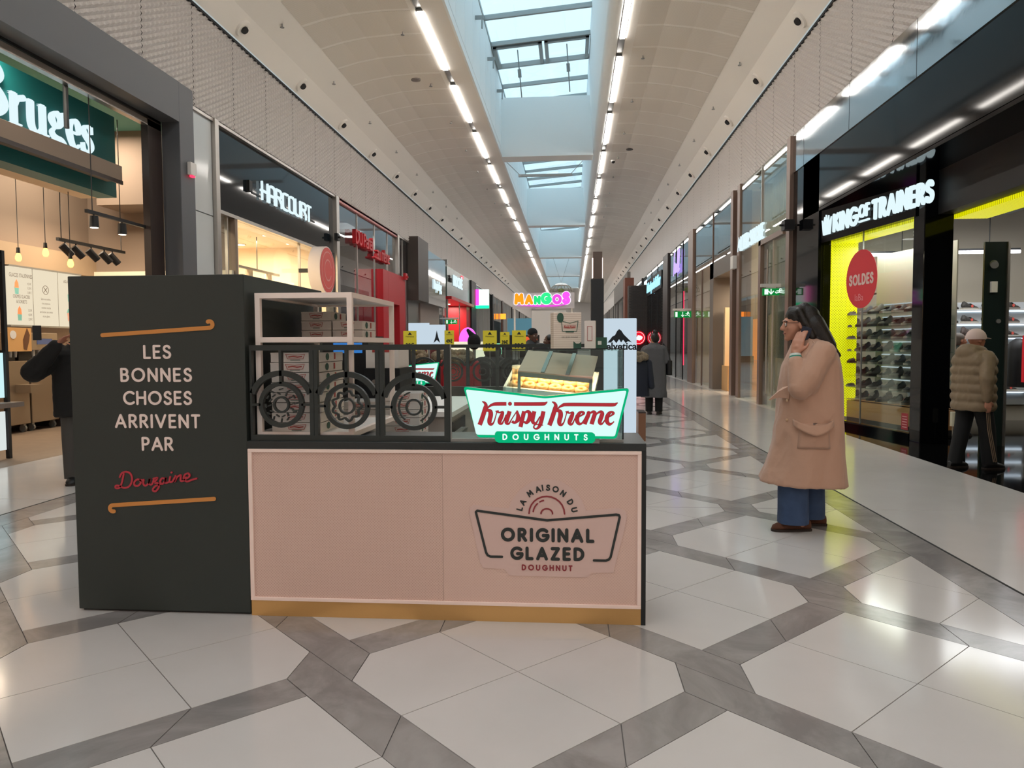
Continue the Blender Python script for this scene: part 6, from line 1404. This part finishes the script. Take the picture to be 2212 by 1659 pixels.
t = thing('juice_kiosk', 'white juice kiosk block under the neon sign', 'kiosk', (-.9, 25.5, 0)); MB().box(-1.9, .1, 24.3, 26.5, 0, 1.5).build('counter', M_white, t); MB().box(-1.38, -.2, 25.5, 26.4, 1.5, 2.62).build('tower', mat('white_lam', '#dedad8', .5), t); MB().box(-1.85, .05, 24.5, 26.3, 1.5, 1.56).build('top', M_white, t); MB().box(-.35, -.2, 24.5, 24.7, 1.56, 1.75).build('till', M_black, t)
t = thing('screen_stand', 'dark framed poster screen with orange picture near the man in black', 'screen', (-1.2, 17.0, 0)); MB().box(-1.62, -.75, 17.2, 17.25, .9, 1.68).build('frame', M_black, t); MB().box(-1.30, -.80, 17.18, 17.2, .95, 1.64).build('picture', mat('orange_picture', '#c8502c', .5, emit='#d85a30', es=.5), t); MB().cyl((-1.2, 17.22, 0), (-1.2, 17.22, .9), .03, n=8).build('foot', M_black, t)
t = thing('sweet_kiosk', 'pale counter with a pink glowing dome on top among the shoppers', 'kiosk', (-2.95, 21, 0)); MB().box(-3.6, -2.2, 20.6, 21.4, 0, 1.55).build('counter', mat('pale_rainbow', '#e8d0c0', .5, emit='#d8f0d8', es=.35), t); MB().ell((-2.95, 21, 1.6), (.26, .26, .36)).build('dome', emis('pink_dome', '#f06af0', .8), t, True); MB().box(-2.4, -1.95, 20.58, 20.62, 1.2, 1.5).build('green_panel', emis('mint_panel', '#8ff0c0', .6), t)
t = thing('blue_screen', 'tall pale blue poster far down the left side', 'poster', (-4.6, 60, 0)); MB().box(-5.2, -3.2, 60, 60.1, .5, 3.6).build('panel', mat('blue_poster', '#5f93a6', .5, emit='#5f93a6', es=.2), t); MB().box(-5.3, -3.1, 60.02, 60.12, 0, .5).build('foot', M_black, t)
# ================================================================== PEOPLE
from mathutils import noise as mnoise
def blob(mb, voxel, name, m, parent, it=6, fac=.5, decimate=None, wr=None):
    """fuse closed shapes into one continuous skin"""
    me = mb.mesh('tmp'); o = bpy.data.objects.new('tmp', me); COL.objects.link(o)
    r = o.modifiers.new('r', 'REMESH'); r.mode = 'VOXEL'; r.voxel_size = voxel; r.adaptivity = 0
    s = o.modifiers.new('s', 'SMOOTH'); s.factor = fac; s.iterations = it
    if decimate: d = o.modifiers.new('d', 'DECIMATE'); d.ratio = decimate
    dg = bpy.context.evaluated_depsgraph_get()
    out = bpy.data.meshes.new_from_object(o.evaluated_get(dg)); out.name = name
    bpy.data.objects.remove(o); bpy.data.meshes.remove(me)
    if wr:     # cloth wrinkles: ridged noise pushed along the normals, stretched down the length of the garment
        ns = [v.normal.copy() for v in out.vertices]
        for v, nn in zip(out.vertices, ns):
            c = v.co; a = mnoise.noise(Vector((c.x*wr[1], c.y*wr[1], c.z*wr[1]*wr[2]))); b = mnoise.noise(Vector((c.x*wr[1]*2.3+5, c.y*wr[1]*2.3, c.z*wr[1]*wr[2]*2.6)))
            v.co = c+nn*(wr[0]*((1-2*abs(a))*.7+(1-2*abs(b))*.35-.3))
        out.update()
    out.materials.clear(); out.materials.append(m); out.shade_smooth()
    ob = bpy.data.objects.new(name, out); COL.objects.link(ob); ob.parent = parent
    return ob
def hand(mb, wrist, d, nrm, curl=.5, s=1.0, thumb=1, spread=.0):
    """palm, four unequal bent fingers and a thumb; d points along the hand, nrm out of the palm"""
    w, d, nrm = Vector(wrist), Vector(d).normalized(), Vector(nrm).normalized(); side = d.cross(nrm).normalized()*thumb
    c = w+d*.045*s
    mb.ell(c, (.022*s, .022*s, .022*s))
    for k in range(4):
        off = side*((1.5-k)*.0195*s); root = w+d*.085*s+off
        mb.capsule(w+d*.01*s+off*.6, root, .017*s, .0135*s, 8)
        L = (.040, .045, .042, .033)[k]*s; p = root; dirv = d+side*spread*(1.5-k)*.2
        for j in range(3):
            ang = curl*(.55+.5*j); q = p+(dirv*math.cos(ang)+nrm*math.sin(ang)).normalized()*L*(1, .72, .58)[j]
            mb.capsule(p, q, .0098*s-.0006*j, .0092*s-.0008*j, 8); p = q
    t0 = w+d*.028*s+side*.028*s; t1 = t0+(d*.7+side*.65+nrm*.35).normalized()*.042*s; t2 = t1+(d*.95+side*.1+nrm*.35*(1+curl)).normalized()*.032*s
    mb.capsule(w+d*.015*s+side*.012*s, t0, .017*s, .015*s, 8); mb.capsule(t0, t1, .0135*s, .0115*s, 8); mb.capsule(t1, t2, .0112*s, .0095*s, 8)
def head(mb, c, f, s=1.0):
    """cranium, jaw, brow, nose, lips, ears; c = centre, f = facing (horizontal-ish unit vector)"""
    c, f = Vector(c), Vector(f).normalized(); l = Vector((0, 0, 1)).cross(f).normalized(); u = f.cross(l)
    rz = math.atan2(f.y, f.x)
    E_ = lambda p, r: mb.ell(c+(f*p[0]+l*p[1]+u*p[2])*s, (r[0]*s, r[1]*s, r[2]*s), (0, -math.asin(max(-1, min(1, f.z))), rz), 16, 12)
    E_((-.012, 0, .030), (.098, .077, .098)); E_((.040, 0, -.020), (.058, .062, .085)); E_((.045, 0, -.075), (.048, .046, .035)); E_((.074, 0, -.098), (.022, .024, .018))
    E_((.083, 0, .028), (.016, .050, .012))
    for sg in (-1, 1):
        E_((.062, sg*.038, -.022), (.026, .020, .020)); E_((-.005, sg*.076, -.008), (.018, .010, .032)); E_((.083, sg*.028, .006), (.010, .014, .008))
    mb.capsule(c+(f*.090+u*.012)*s, c+(f*.112-u*.024)*s, .009*s, .013*s, 8); E_((.098, 0, -.030), (.014, .019, .009))
    E_((.088, 0, -.055), (.011, .024, .007)); E_((.086, 0, -.067), (.011, .021, .008))
def eyes(parent, c, f, s=1.0, brow=True):
    c, f = Vector(c), Vector(f).normalized(); l = Vector((0, 0, 1)).cross(f).normalized(); u = f.cross(l); me = MB(); mi = MB(); mbw = MB()
    for sg in (-1, 1):
        e = c+(f*.086+l*sg*.030+u*.004)*s; me.ell(e, (.011*s,)*3, None, 10, 8); mi.ell(e+f*.0075*s, (.005*s,)*3, None, 8, 6)
        mbw.tube([c+(f*.097+l*sg*.016+u*.026)*s, c+(f*.095+l*sg*.032+u*.031)*s, c+(f*.083+l*sg*.048+u*.025)*s], .0035*s, 6)
    me.build('eyes', mat('eye_white', '#e6ded8', .3), parent, True, local=True); mi.build('irises', mat('iris_dark', '#2a1a12', .2), parent, True, local=True)
    if brow: mbw.build('eyebrows', M_hair, parent, True, local=True)
    ml = MB(); ml.tube([c+(f*.094+l*-.022-u*.060)*s, c+(f*.100-u*.0595)*s, c+(f*.094+l*.022-u*.060)*s], .0038*s, 6); ml.build('lips', mat('lip', '#8a4a45', .5), parent, True, local=True)
def superring(cx, cy, a, b, z, n=40, e=2.6, fold=0.0, ph=0.0, k=7, tilt=0.0):
    out = []
    for i in range(n):
        t = 2*PI*i/n; c, s = math.cos(t), math.sin(t); r = (abs(c)**e+abs(s)**e)**(-1/e)*(1+fold*math.sin(k*t+ph)+fold*.5*math.sin((k+4)*t-ph*1.7))
        out.append((cx+a*r*c, cy+b*r*s, z+tilt*c))
    return out

# ---------------------------------------------------------------- woman in the beige coat, phone at her ear
M_trench = mat('beige_gabardine', '#bd9680', .75, bump=(11, .55), sheen=.2); M_jeans = mat('blue_denim', '#33486a', .8, bump=(400, .3), noise=(14, '#41587c', .5)); M_suede = mat('brown_suede', '#5c3826', .9, bump=(150, .4))
W0 = Vector((1.80, 5.96, 0))
wo = thing('person', 'person in a long beige coat holding a phone to the ear by the trainer shop', 'person', W0)
fw = Vector((-1, 0, -.06)).normalized(); hc = Vector((-.052, 0, 1.600))
bd = MB(); head(bd, hc, fw, 1.08)
bd.capsule((-.02, 0, 1.53), (.03, 0, 1.42), .056, .062); bd.capsule((.05, 0, 1.36), (.05, 0, 1.0), .13, .14); bd.capsule((.05, -.12, 1.38), (.05, .12, 1.38), .08, .08); bd.capsule((.04, -.08, .98), (.04, .08, .98), .12, .12)
bd.capsule((0, -.09, .92), (-.06, -.10, .5), .085, .06); bd.capsule((-.06, -.10, .5), (-.03, -.10, .06), .058, .038); bd.capsule((.06, .09, .92), (.10, .10, .5), .085, .06); bd.capsule((.10, .10, .5), (.12, .10, .06), .058, .038)
sh_, el_, wr_ = Vector((.09, -.20, 1.38)), Vector((-.115, -.255, 1.10)), Vector((-.112, -.165, 1.375))
bd.capsule(sh_, el_, .052, .042); bd.capsule(el_, wr_, .042, .027); bd.capsule((.06, .20, 1.38), (.05, .26, 1.1), .052, .042); bd.capsule((.05, .26, 1.1), (-.06, .25, .88), .042, .027); hand(bd, (-.06, .25, .88), (-.3, 0, -1), (0, -1, 0), .5)
hand(bd, wr_, (.26, .12, .92), (.55, .75, -.12), .42, 1.12, thumb=-1)
blob(bd, .0062, 'body', mat('skin_warm', '#c08a72', .5), wo, 4); eyes(wo, hc+Vector((0, 0, 0)), fw, 1.08)
hr = MB()
for (p, r) in (((-.035, 0, 1.655), (.112, .092, .098)), ((.02, 0, 1.64), (.105, .098, .115)), ((.05, -.01, 1.55), (.085, .100, .10)), ((.085, -.01, 1.47), (.085, .105, .09))): hr.ell(p, r)
hr.capsule((.06, -.035, 1.60), (.16, -.05, 1.43), .085, .07); hr.capsule((.06, .035, 1.60), (.16, .05, 1.43), .085, .07); hr.capsule((.16, -.04, 1.43), (.245, -.05, 1.36), .06, .022); hr.capsule((.16, .04, 1.43), (.25, .03, 1.34), .06, .02); hr.capsule((.14, -.03, 1.47), (.255, -.02, 1.345), .06, .015)
hr.capsule((-.10, .0, 1.715), (-.128, -.01, 1.668), .028, .010); hr.capsule((-.06, -.07, 1.70), (-.02, -.092, 1.60), .028, .03); hr.capsule((-.02, -.085, 1.62), (.03, -.10, 1.50), .03, .03)
hr.ell((.0, 0, 1.735), (.05, .05, .035))
blob(hr, .008, 'hair', M_hair, wo, 5)
# coat
ct = MB(); rings = []
prof = [(.365, .005, .325, .295, .035, 0), (.50, .022, .292, .285, .028, .4), (.66, .036, .265, .275, .022, .8), (.86, .048, .245, .265, .014, 1.2), (1.02, .050, .232, .258, .010, 1.6), (1.16, .052, .222, .255, .006, 2.0), (1.28, .056, .205, .252, .004, 2.2), (1.37, .062, .172, .238, .003, 2.4), (1.43, .058, .140, .195, 0, 0), (1.475, .04, .105, .125, 0, 0), (1.50, .03, .088, .095, 0, 0)]
for (z, cx, a, b, fo, ph) in prof: rings.append(superring(cx, 0, a, b, z, 56, 2.4, fo, ph, 6, tilt=-.012 if z < .4 else 0))
ct.loft(rings)
ct.capsule((.08, -.185, 1.375), (-.03, -.245, 1.20), .098, .100, 16); ct.capsule((-.03, -.245, 1.20), (-.105, -.262, 1.115), .100, .088, 16); ct.capsule((-.105, -.262, 1.115), (-.112, -.195, 1.30), .086, .056, 16)
ct.capsule((.07, .185, 1.375), (.06, .27, 1.10), .095, .085, 14); ct.capsule((.06, .27, 1.10), (-.04, .265, .93), .082, .06, 14)
ct.ell((-.05, -.245, 1.14), (.10, .07, .08))
blob(ct, .0085, 'coat', M_trench, wo, 5, wr=(.011, 5.5, .45))
MB().loft([[(-.15, -.16, 1.13), (-.15, -.05, 1.13), (-.15, -.05, 1.03), (-.15, -.16, 1.03)], [(-.22, -.13, 1.085), (-.22, -.09, 1.085), (-.22, -.09, 1.04), (-.22, -.13, 1.04)], [(-.288, -.112, 1.022), (-.288, -.105, 1.022), (-.288, -.105, 1.015), (-.288, -.112, 1.015)]]).build('lapel_flap', M_trench, wo, local=True)
cl = []
for (z, r) in ((1.44, .115), (1.50, .095), (1.515, .10)): cl.append(superring(.03, 0, r, r*1.02, z, 24, 2, 0))
MB().loft(cl, cap=False).build('collar', M_trench, wo, True, local=True)
# patch pocket with a sagging flap on the side of the coat
def cside(x, z, off=0.0):
    for i in range(len(prof)-1):
        z0, z1 = prof[i][0], prof[i+1][0]
        if z0 <= z <= z1:
            t = (z-z0)/(z1-z0); cx, a, b = (prof[i][j]*(1-t)+prof[i+1][j]*t for j in (1, 2, 3)); q = max(0, 1-(abs((x-cx)/a))**2.4); return Vector((x, -b*q**(1/2.4)-off, z))
    return Vector((x, -.28, z))
pk = MB(); g = []
NU, NV = 9, 8
for j in range(NV+1):
    for i in range(NU+1):
        u, v = i/NU, j/NV; x = -.115+.235*u+(.02*v if u < .5 else -.01*v); z = .665+.19*v; bulge = .014+.03*math.sin(PI*u)*math.sin(PI*min(1, v*1.05))
        g.append(cside(x, z, bulge))
pk.add(g, [(j*(NU+1)+i, j*(NU+1)+i+1, (j+1)*(NU+1)+i+1, (j+1)*(NU+1)+i) for j in range(NV) for i in range(NU)]); o = pk.build('patch_pocket', M_trench, wo, True, local=True); sm = o.modifiers.new('s', 'SOLIDIFY'); sm.thickness = .012
pf_ = MB(); g = []
for j in range(5):
    for i in range(NU+1):
        u, v = i/NU, j/4; x = -.135+.27*u; zt = .872+.045*(2*u-1)**2-.035; z = zt-.075*v*(1-.35*abs(2*u-1)); g.append(cside(x, max(.6, z), .028+.035*math.sin(PI*u)*(.4+.6*v)))
pf_.add(g, [(j*(NU+1)+i, j*(NU+1)+i+1, (j+1)*(NU+1)+i+1, (j+1)*(NU+1)+i) for j in range(4) for i in range(NU)]); o = pf_.build('pocket_flap', M_trench, wo, True, local=True); sm = o.modifiers.new('s', 'SOLIDIFY'); sm.thickness = .012
ep = MB(); ep.obox((.045, -.155, 1.462), (.055, .15, .012), 0, .38, .0); ep.build('epaulette', M_trench, wo, local=True, bevel=.004)
for z in (1.02, .87, .72): MB().ell((-.165, -.16, z), (.011, .008, .011), None, 10, 8).build('button', mat('horn_button', '#c9a888', .4), wo, True, local=True)
cf = MB(); cu = []
wd_ = (wr_-el_).normalized()
MB().cyl(wr_-wd_*.062, wr_-wd_*.004, .047, .040, 20).build('knit_cuff', mat('white_rib', '#dfe6e2', .8, bump=(200, .4)), wo, True, local=True); MB().cyl(wr_-wd_*.032, wr_-wd_*.022, .0445, .0440, 20).build('cuff_stripe', mat('green_stripe', '#3f8f7c', .8), wo, True, local=True)
# trousers and shoes
for (x0, x1, y0, nm) in ((-.095, .0, -.10, 'a'), (.09, .0, .10, 'b')):
    rr = [superring(x0+.005, y0, .115, .11, .065, 32, 2.3, .02, 1, 5), superring(x0+.004, y0, .112, .108, .16, 32, 2.3, .03, 2, 5), superring(x0, y0, .112, .108, .34, 32, 2.3, .02, 3, 5), superring(x0*.6+.02, y0, .12, .11, .6, 32, 2.2), superring(.03, y0*.9, .13, .11, .9, 32, 2.2)]
    MB().loft(rr).build('trouser_leg', M_jeans, wo, True, local=True)
def shoe_w(x, y, rz, m, parent, s=1.0, L=.27):
    st = [(-.5, .026, .0, .07), (-.44, .036, .0, .085), (-.25, .038, .0, .088), (-.05, .040, .0, .085), (.15, .047, .0, .075), (.33, .047, .0, .06), (.45, .036, .0, .045), (.5, .012, .008, .025)]
    up = MB().loft([[(u*L, hw*math.cos(a), zb+(zt-zb)*(.5+.5*math.sin(a))+.006) for a in [2*PI*k/16 for k in range(16)]] for (u, hw, zb, zt) in st]); so = MB().loft([[(u*L*1.03, sg*hw*1.08, z) for sg, z in ((-1, 0), (1, 0), (1, .018), (-1, .018))] for (u, hw, zb, zt) in st])
    X = Matrix.Translation((x, y, 0))@Matrix.Rotation(rz, 4, 'Z'); o = up.xf(X).build('shoe', m, parent, True, local=True); so.xf(X).build('shoe_sole', mat('dark_sole', '#2c211b', .8), o, local=True)
shoe_w(-.105, -.10, PI+.12, M_suede, wo, L=.30); shoe_w(.075, .10, PI-.05, M_suede, wo, L=.29)
ph = thing('phone', 'dark blue phone held to the ear of the person in beige', 'phone', W0+Vector((-.035, -.115, 1.50)))
X = Matrix.Translation((0, 0, 0))@Matrix.Rotation(.10, 4, 'X')@Matrix.Rotation(.30, 4, 'Y')
mb = MB(); mb.box(-.037, .037, -.007, .007, -.08, .08).xf(X).build('case', mat('navy_case', '#16243a', .4), ph, local=True, bevel=.005); MB().box(-.008, .008, -.0085, -.0065, -.02, .0).xf(X).build('case_mark', M_white, ph, local=True)
gl_ = MB(); gl_.torus(hc+Vector((-.098, -.034, .004)), .026, .002, (0, PI/2, 0), 20, 6); gl_.torus(hc+Vector((-.098, .034, .004)), .026, .002, (0, PI/2, 0), 20, 6); gl_.cyl(hc+Vector((-.098, -.06, .01)), hc+Vector((0, -.085, .012)), .002, n=6); gl_.build('glasses', M_dark, wo, True, local=True)

# ---------------------------------------------------------------- general figure for the others
def figure(loc, rz, label, H, coat_m, leg_m, skin_m, hair_m, coat=(.80, 1.47), cw=(.24, .15), arms=None, stride=0.0, hair='short', vox=.011, shoe_m=None, coat_flare=1.0, facing=None, hood=None, sl=1.0):
    """standing figure, local -Y is forward; arms = [(elbow, wrist), (elbow, wrist)] in local metres for a 1.72 m body"""
    s = H/1.72; t = thing('person', label, 'person', loc, None, rz); t.scale = (s, s, s)
    f = Vector(facing or (0, -1, 0)).normalized(); hc = Vector((0, -.015, 1.575))
    arms = arms or [((-.27, .02, 1.14), (-.27, -.06, .90)), ((.27, .02, 1.14), (.27, -.06, .90))]
    b = MB(); head(b, hc, f, 1.0); b.capsule((0, 0, 1.52), (0, .01, 1.40), .052, .06); b.capsule((0, .01, 1.36), (0, .01, 1.0), .12, .13); b.capsule((-.14, .01, 1.38), (.14, .01, 1.38), .075, .075); b.capsule((-.08, 0, .96), (.08, 0, .96), .11, .11)
    for k, sg in enumerate((-1, 1)):
        st = stride*sg; b.capsule((sg*.09, 0, .92), (sg*.10, st*.5-abs(st)*.15, .5), .085, .058); b.capsule((sg*.10, st*.5-abs(st)*.15, .5), (sg*.10, st, .07), .055, .036)
        e, w_ = Vector(arms[k][0]), Vector(arms[k][1]); b.capsule((sg*.18, .01, 1.37), e, .05, .042); b.capsule(e, w_, .042, .027); d = (w_-e).normalized(); hand(b, w_, d, (-sg*.8, -.5, 0), .7, 1.0, thumb=-sg)
    blob(b, vox*.8, 'body', skin_m, t, 3); eyes(t, hc, f)
    c = MB(); z0, z1 = coat; rr = []
    for q in range(8):
        z = z0+(1.37-z0)*q/7; k = 1-q/7; rr.append(superring(0, .01, cw[0]*(1+(coat_flare-1)*k), cw[1]*(1+(coat_flare-1)*k), z, 36, 2.5, .012+.012*k, q*.5, 7))
    if hood == 'hood':      # quilted: six puffed bands
        rr = []
        for q in range(31):
            z = z0+(1.37-z0)*q/30; k = .94+.09*abs(math.sin(PI*q/5)); rr.append(superring(0, .01, cw[0]*k, cw[1]*k, z, 36, 2.5, .01, q*.1, 7))
    rr += [superring(0, .01, cw[0]*.78, cw[1]*.85, 1.42, 36, 2.3), superring(0, .01, .10, .09, z1, 36, 2), superring(0, .01, .085, .08, z1+.03, 36, 2)]
    c.loft(rr)
    for k, sg in enumerate((-1, 1)):
        e, w_ = Vector(arms[k][0]), Vector(arms[k][1]); c.capsule((sg*cw[0]*.78, .01, 1.36), e, .085*sl, .072*sl); c.capsule(e, e+(w_-e)*.96, .072*sl, .05*(.5+.5*sl))
    if hood == 'hood': c.ell((0, .11, 1.42), (.15, .10, .10)); c.torus((0, .03, 1.46), .105, .045, (.25, 0, 0), 20, 8)
    blob(c, vox, 'coat', coat_m, t, 4, wr=(.012, 6, .7))
    for k, sg in enumerate((-1, 1)):
        st = stride*sg; MB().loft([superring(sg*.10, st*.97, .075, .085, .06, 24, 2.2, .03, 1), superring(sg*.10, st*.5-abs(st)*.15, .085, .095, .5, 24, 2.2, .02, 2), superring(sg*.085, 0, .105, .115, .92, 24)]).build('trouser_leg', leg_m, t, True, local=True)
        shoe_w(sg*.10, st-.05, -PI/2+sg*.08, shoe_m or M_black, t)
    h = MB()
    if hair in ('short', 'bun', 'long'):
        h.ell(hc+Vector((0, .012, .045))-f*.015, (.085, .105, .088)); h.ell(hc-f*.05+Vector((0, 0, .0)), (.082, .075, .095))
        if hair == 'bun': h.ell(hc+Vector((0, .02, .145))-f*.03, (.048, .048, .05))
        if hair == 'long': h.capsule(hc-f*.06, hc-f*.09+Vector((0, 0, -.22)), .085, .05)
        blob(h, .010, 'hair', hair_m, t, 4)
    elif hair == 'cap':
        h.ell(hc+Vector((0, 0, .05)), (.098, .112, .085)); h.box(-.1, .1, -.12, .12, 1.50, 1.60)
        cap = MB(); top = [superring(0, hc.y+.01, .103*math.cos(a), .122*math.cos(a), 1.598+.118*math.sin(a), 28, 2) for a in [-.12]+[PI/2*q/8 for q in range(8)]]; cap.loft(top); X = Matrix.Rotation(math.atan2(f.y, f.x)+PI/2, 4, 'Z'); cap.xf(X).build('cap', hair_m, t, True, local=True)
        br = MB(); g = []
        for i in range(9):
            a = -.9+1.8*i/8; g += [(.095*math.sin(a), -.100*math.cos(a)-.005, 1.602), (.085*math.sin(a), -.105-.085*math.cos(a), 1.594-.008)]
        br.add(g, [(2*i, 2*i+2, 2*i+3, 2*i+1) for i in range(8)]); o = br.xf(X).build('cap_brim', hair_m, t, True, local=True); sm = o.modifiers.new('s', 'SOLIDIFY'); sm.thickness = .006
    elif hair == 'beanie':
        h.ell(hc+Vector((0, .012, .055)), (.09, .11, .085)); blob(h, .010, 'beanie', hair_m, t, 4)
    return t
M_greycoat = mat('grey_wool', '#5a595c', .9, bump=(90, .4)); M_dkjean = mat('dark_trousers', '#07070a', .85); M_puffer = mat('beige_puffer', '#7d6a52', .65, bump=(10, .5)); M_darkgreen = mat('dark_green_jacket', '#20261f', .7); M_cap = mat('pale_cap', '#d8c0b8', .7)
g = figure((1.70, 15.6, 0), PI*.93, 'person in a long grey wool coat with hair in a bun, seen from behind', 1.70, M_greycoat, M_dkjean, M_skin, M_hair, coat=(.36, 1.47), cw=(.235, .16), arms=[((-.28, .02, 1.12), (-.10, -.22, 1.10)), ((.28, .02, 1.12), (.12, -.24, 1.08))], hair='bun', coat_flare=1.12, facing=(.55, -.8, -.22), shoe_m=M_black)
for sg in (-1, 1): MB().loft([superring(sg*.10, -.01, .05, .06, .04, 20), superring(sg*.10, 0, .055, .06, .22, 20), superring(sg*.10, 0, .065, .07, .40, 20)]).build('boot_shaft', M_black, g, True, local=True)
t = thing('handbag', 'black shoulder bag of the person in the grey coat', 'bag', (2.0, 15.55, .82)); MB().loft([superring(2.0, 15.55, .06, .12, z, 20, 3) for z in (.82, .9, 1.08, 1.12)]).build('bag_body', M_black, t, True); MB().tube(crom([(2.0, 15.46, 1.1), (1.97, 15.50, 1.3), (1.88, 15.56, 1.46), (1.95, 15.62, 1.3), (2.0, 15.64, 1.1)], 6), .012, 6).build('strap', M_black, t, True)
coat(1.10, 13.1, mat('navy_coat', '#1a1e2c', .7, bump=(7, .5)), 'navy parka with blond fur hood beside the glowing totem', True, 1.22)
g = figure((4.62, 8.95, 0), PI/2+.25, 'person in a pale cap and beige padded jacket walking at the trainer shop', 1.62, M_puffer, M_dkjean, M_skin, M_cap, coat=(.72, 1.47), cw=(.26, .19), arms=[((-.30, .10, 1.12), (-.28, .06, .86)), ((.30, -.06, 1.12), (.32, -.24, .92))], stride=.16, hair='cap', facing=(0, -1, 0), hood='hood', shoe_m=M_black)
for sg in (-1, 1):
    for q in range(3): MB().tube([(sg*.187, -.03+.022*q, .90), (sg*.185, sg*.05-.03+.022*q, .5), (sg*.178, sg*.15-.03+.022*q, .1)], .005, 5).build('side_stripe', mat('stripe_beige', '#8a7460', .7), g, local=True)
figure((6.05, 12.2, 0), PI/2, 'person with grey hair and dark green jacket beyond the black column', 1.62, M_darkgreen, M_dkjean, M_skin, mat('grey_hair', '#6b625a', .6), hair='short', arms=[((-.28, 0, 1.12), (-.12, -.30, 1.08)), ((.28, .02, 1.12), (.26, -.14, .92))], vox=.013)
t = thing('shopping_bag', 'orange brown shopping bag carried beyond the black column', 'bag', (6.1, 11.95, .5)); MB().box(5.98, 6.32, 11.88, 12.02, .50, .88).build('bag_body', mat('kraft_orange', '#b06a34', .7), t, bevel=.01); MB().tube(crom([(6.06, 11.95, .88), (6.15, 11.95, 1.0), (6.24, 11.95, .88)], 6), .008, 6).build('handle', M_brownframe, t); MB().box(6.1, 6.2, 11.876, 11.88, .66, .74).build('print', mat('dark_orange', '#8a3f18', .7), t)
figure((6.75, 10.9, 0), PI*.75, 'person in dark clothes at the right picture edge inside the trainer shop', 1.62, M_black, M_dkjean, M_skin, M_hair, hair='short', vox=.014)
g = figure((-5.22, 7.5, 0), .55, 'person in black half hidden behind the green tower, raising a phone', 1.72, mat('black_wool', '#121213', .85), mat('grey_trousers', '#4a4744', .8), M_skin, M_hair, coat=(.72, 1.47), cw=(.25, .17), arms=[((-.40, -.16, 1.20), (-.17, -.30, 1.47)), ((.30, -.10, 1.15), (.05, -.30, 1.40))], hair='short', shoe_m=M_black, sl=1.5)
t = thing('phone', 'dark phone raised by the half hidden person in black', 'phone', (-5.40, 7.13, 1.52), None, .55); MB().box(-.038, .038, -.006, .006, 0, .15).build('case', M_black, t, local=True, bevel=.004); MB().cyl((-.02, .006, .13), (-.02, .008, .13), .008, n=10).build('lens', M_alu, t, local=True)
M_beanie = mat('black_knit', '#17171a', .9, bump=(150, .5))
figure((-.70, 13.2, 0), .35, 'person in a black beanie and dark jacket standing behind the price cards', 1.76, M_black, M_dkjean, M_skin_dark, M_beanie, hair='beanie', vox=.013, facing=(.3, -.9, -.05))
figure((-.42, 13.9, 0), -.6, 'person with curly dark hair beside the tall doughnut box', 1.66, M_black, M_dkjean, M_skin_dark, M_hair, hair='short', vox=.014, facing=(-.6, -.8, 0))
figure((-3.35, 17.6, 0), .2, 'person with long dark hair far behind the glowing cube', 1.68, mat('dark_red_coat', '#5a2628', .8), M_dkjean, M_skin, M_hair, hair='long', vox=.015)
t = thing('woolly_hat', 'black pointed woolly hat on a stand between the price cards', 'hat', (-1.45, 10.9, 0)); mb = MB(); mb.ell((-1.44, 10.9, 1.50), (.10, .10, .12)); mb.capsule((-1.46, 10.9, 1.58), (-1.53, 10.9, 1.67), .05, .025); blob(mb.xf(Matrix.Translation((1.45, -10.9, 0))), .01, 'hat', M_beanie, t, 4); MB().cyl((-1.44, 10.9, 0), (-1.44, 10.9, 1.42), .025, n=8).build('stand_pole', M_alu, t); MB().cyl((-1.44, 10.9, 0), (-1.44, 10.9, .02), .15, n=16).build('stand_base', M_black, t)
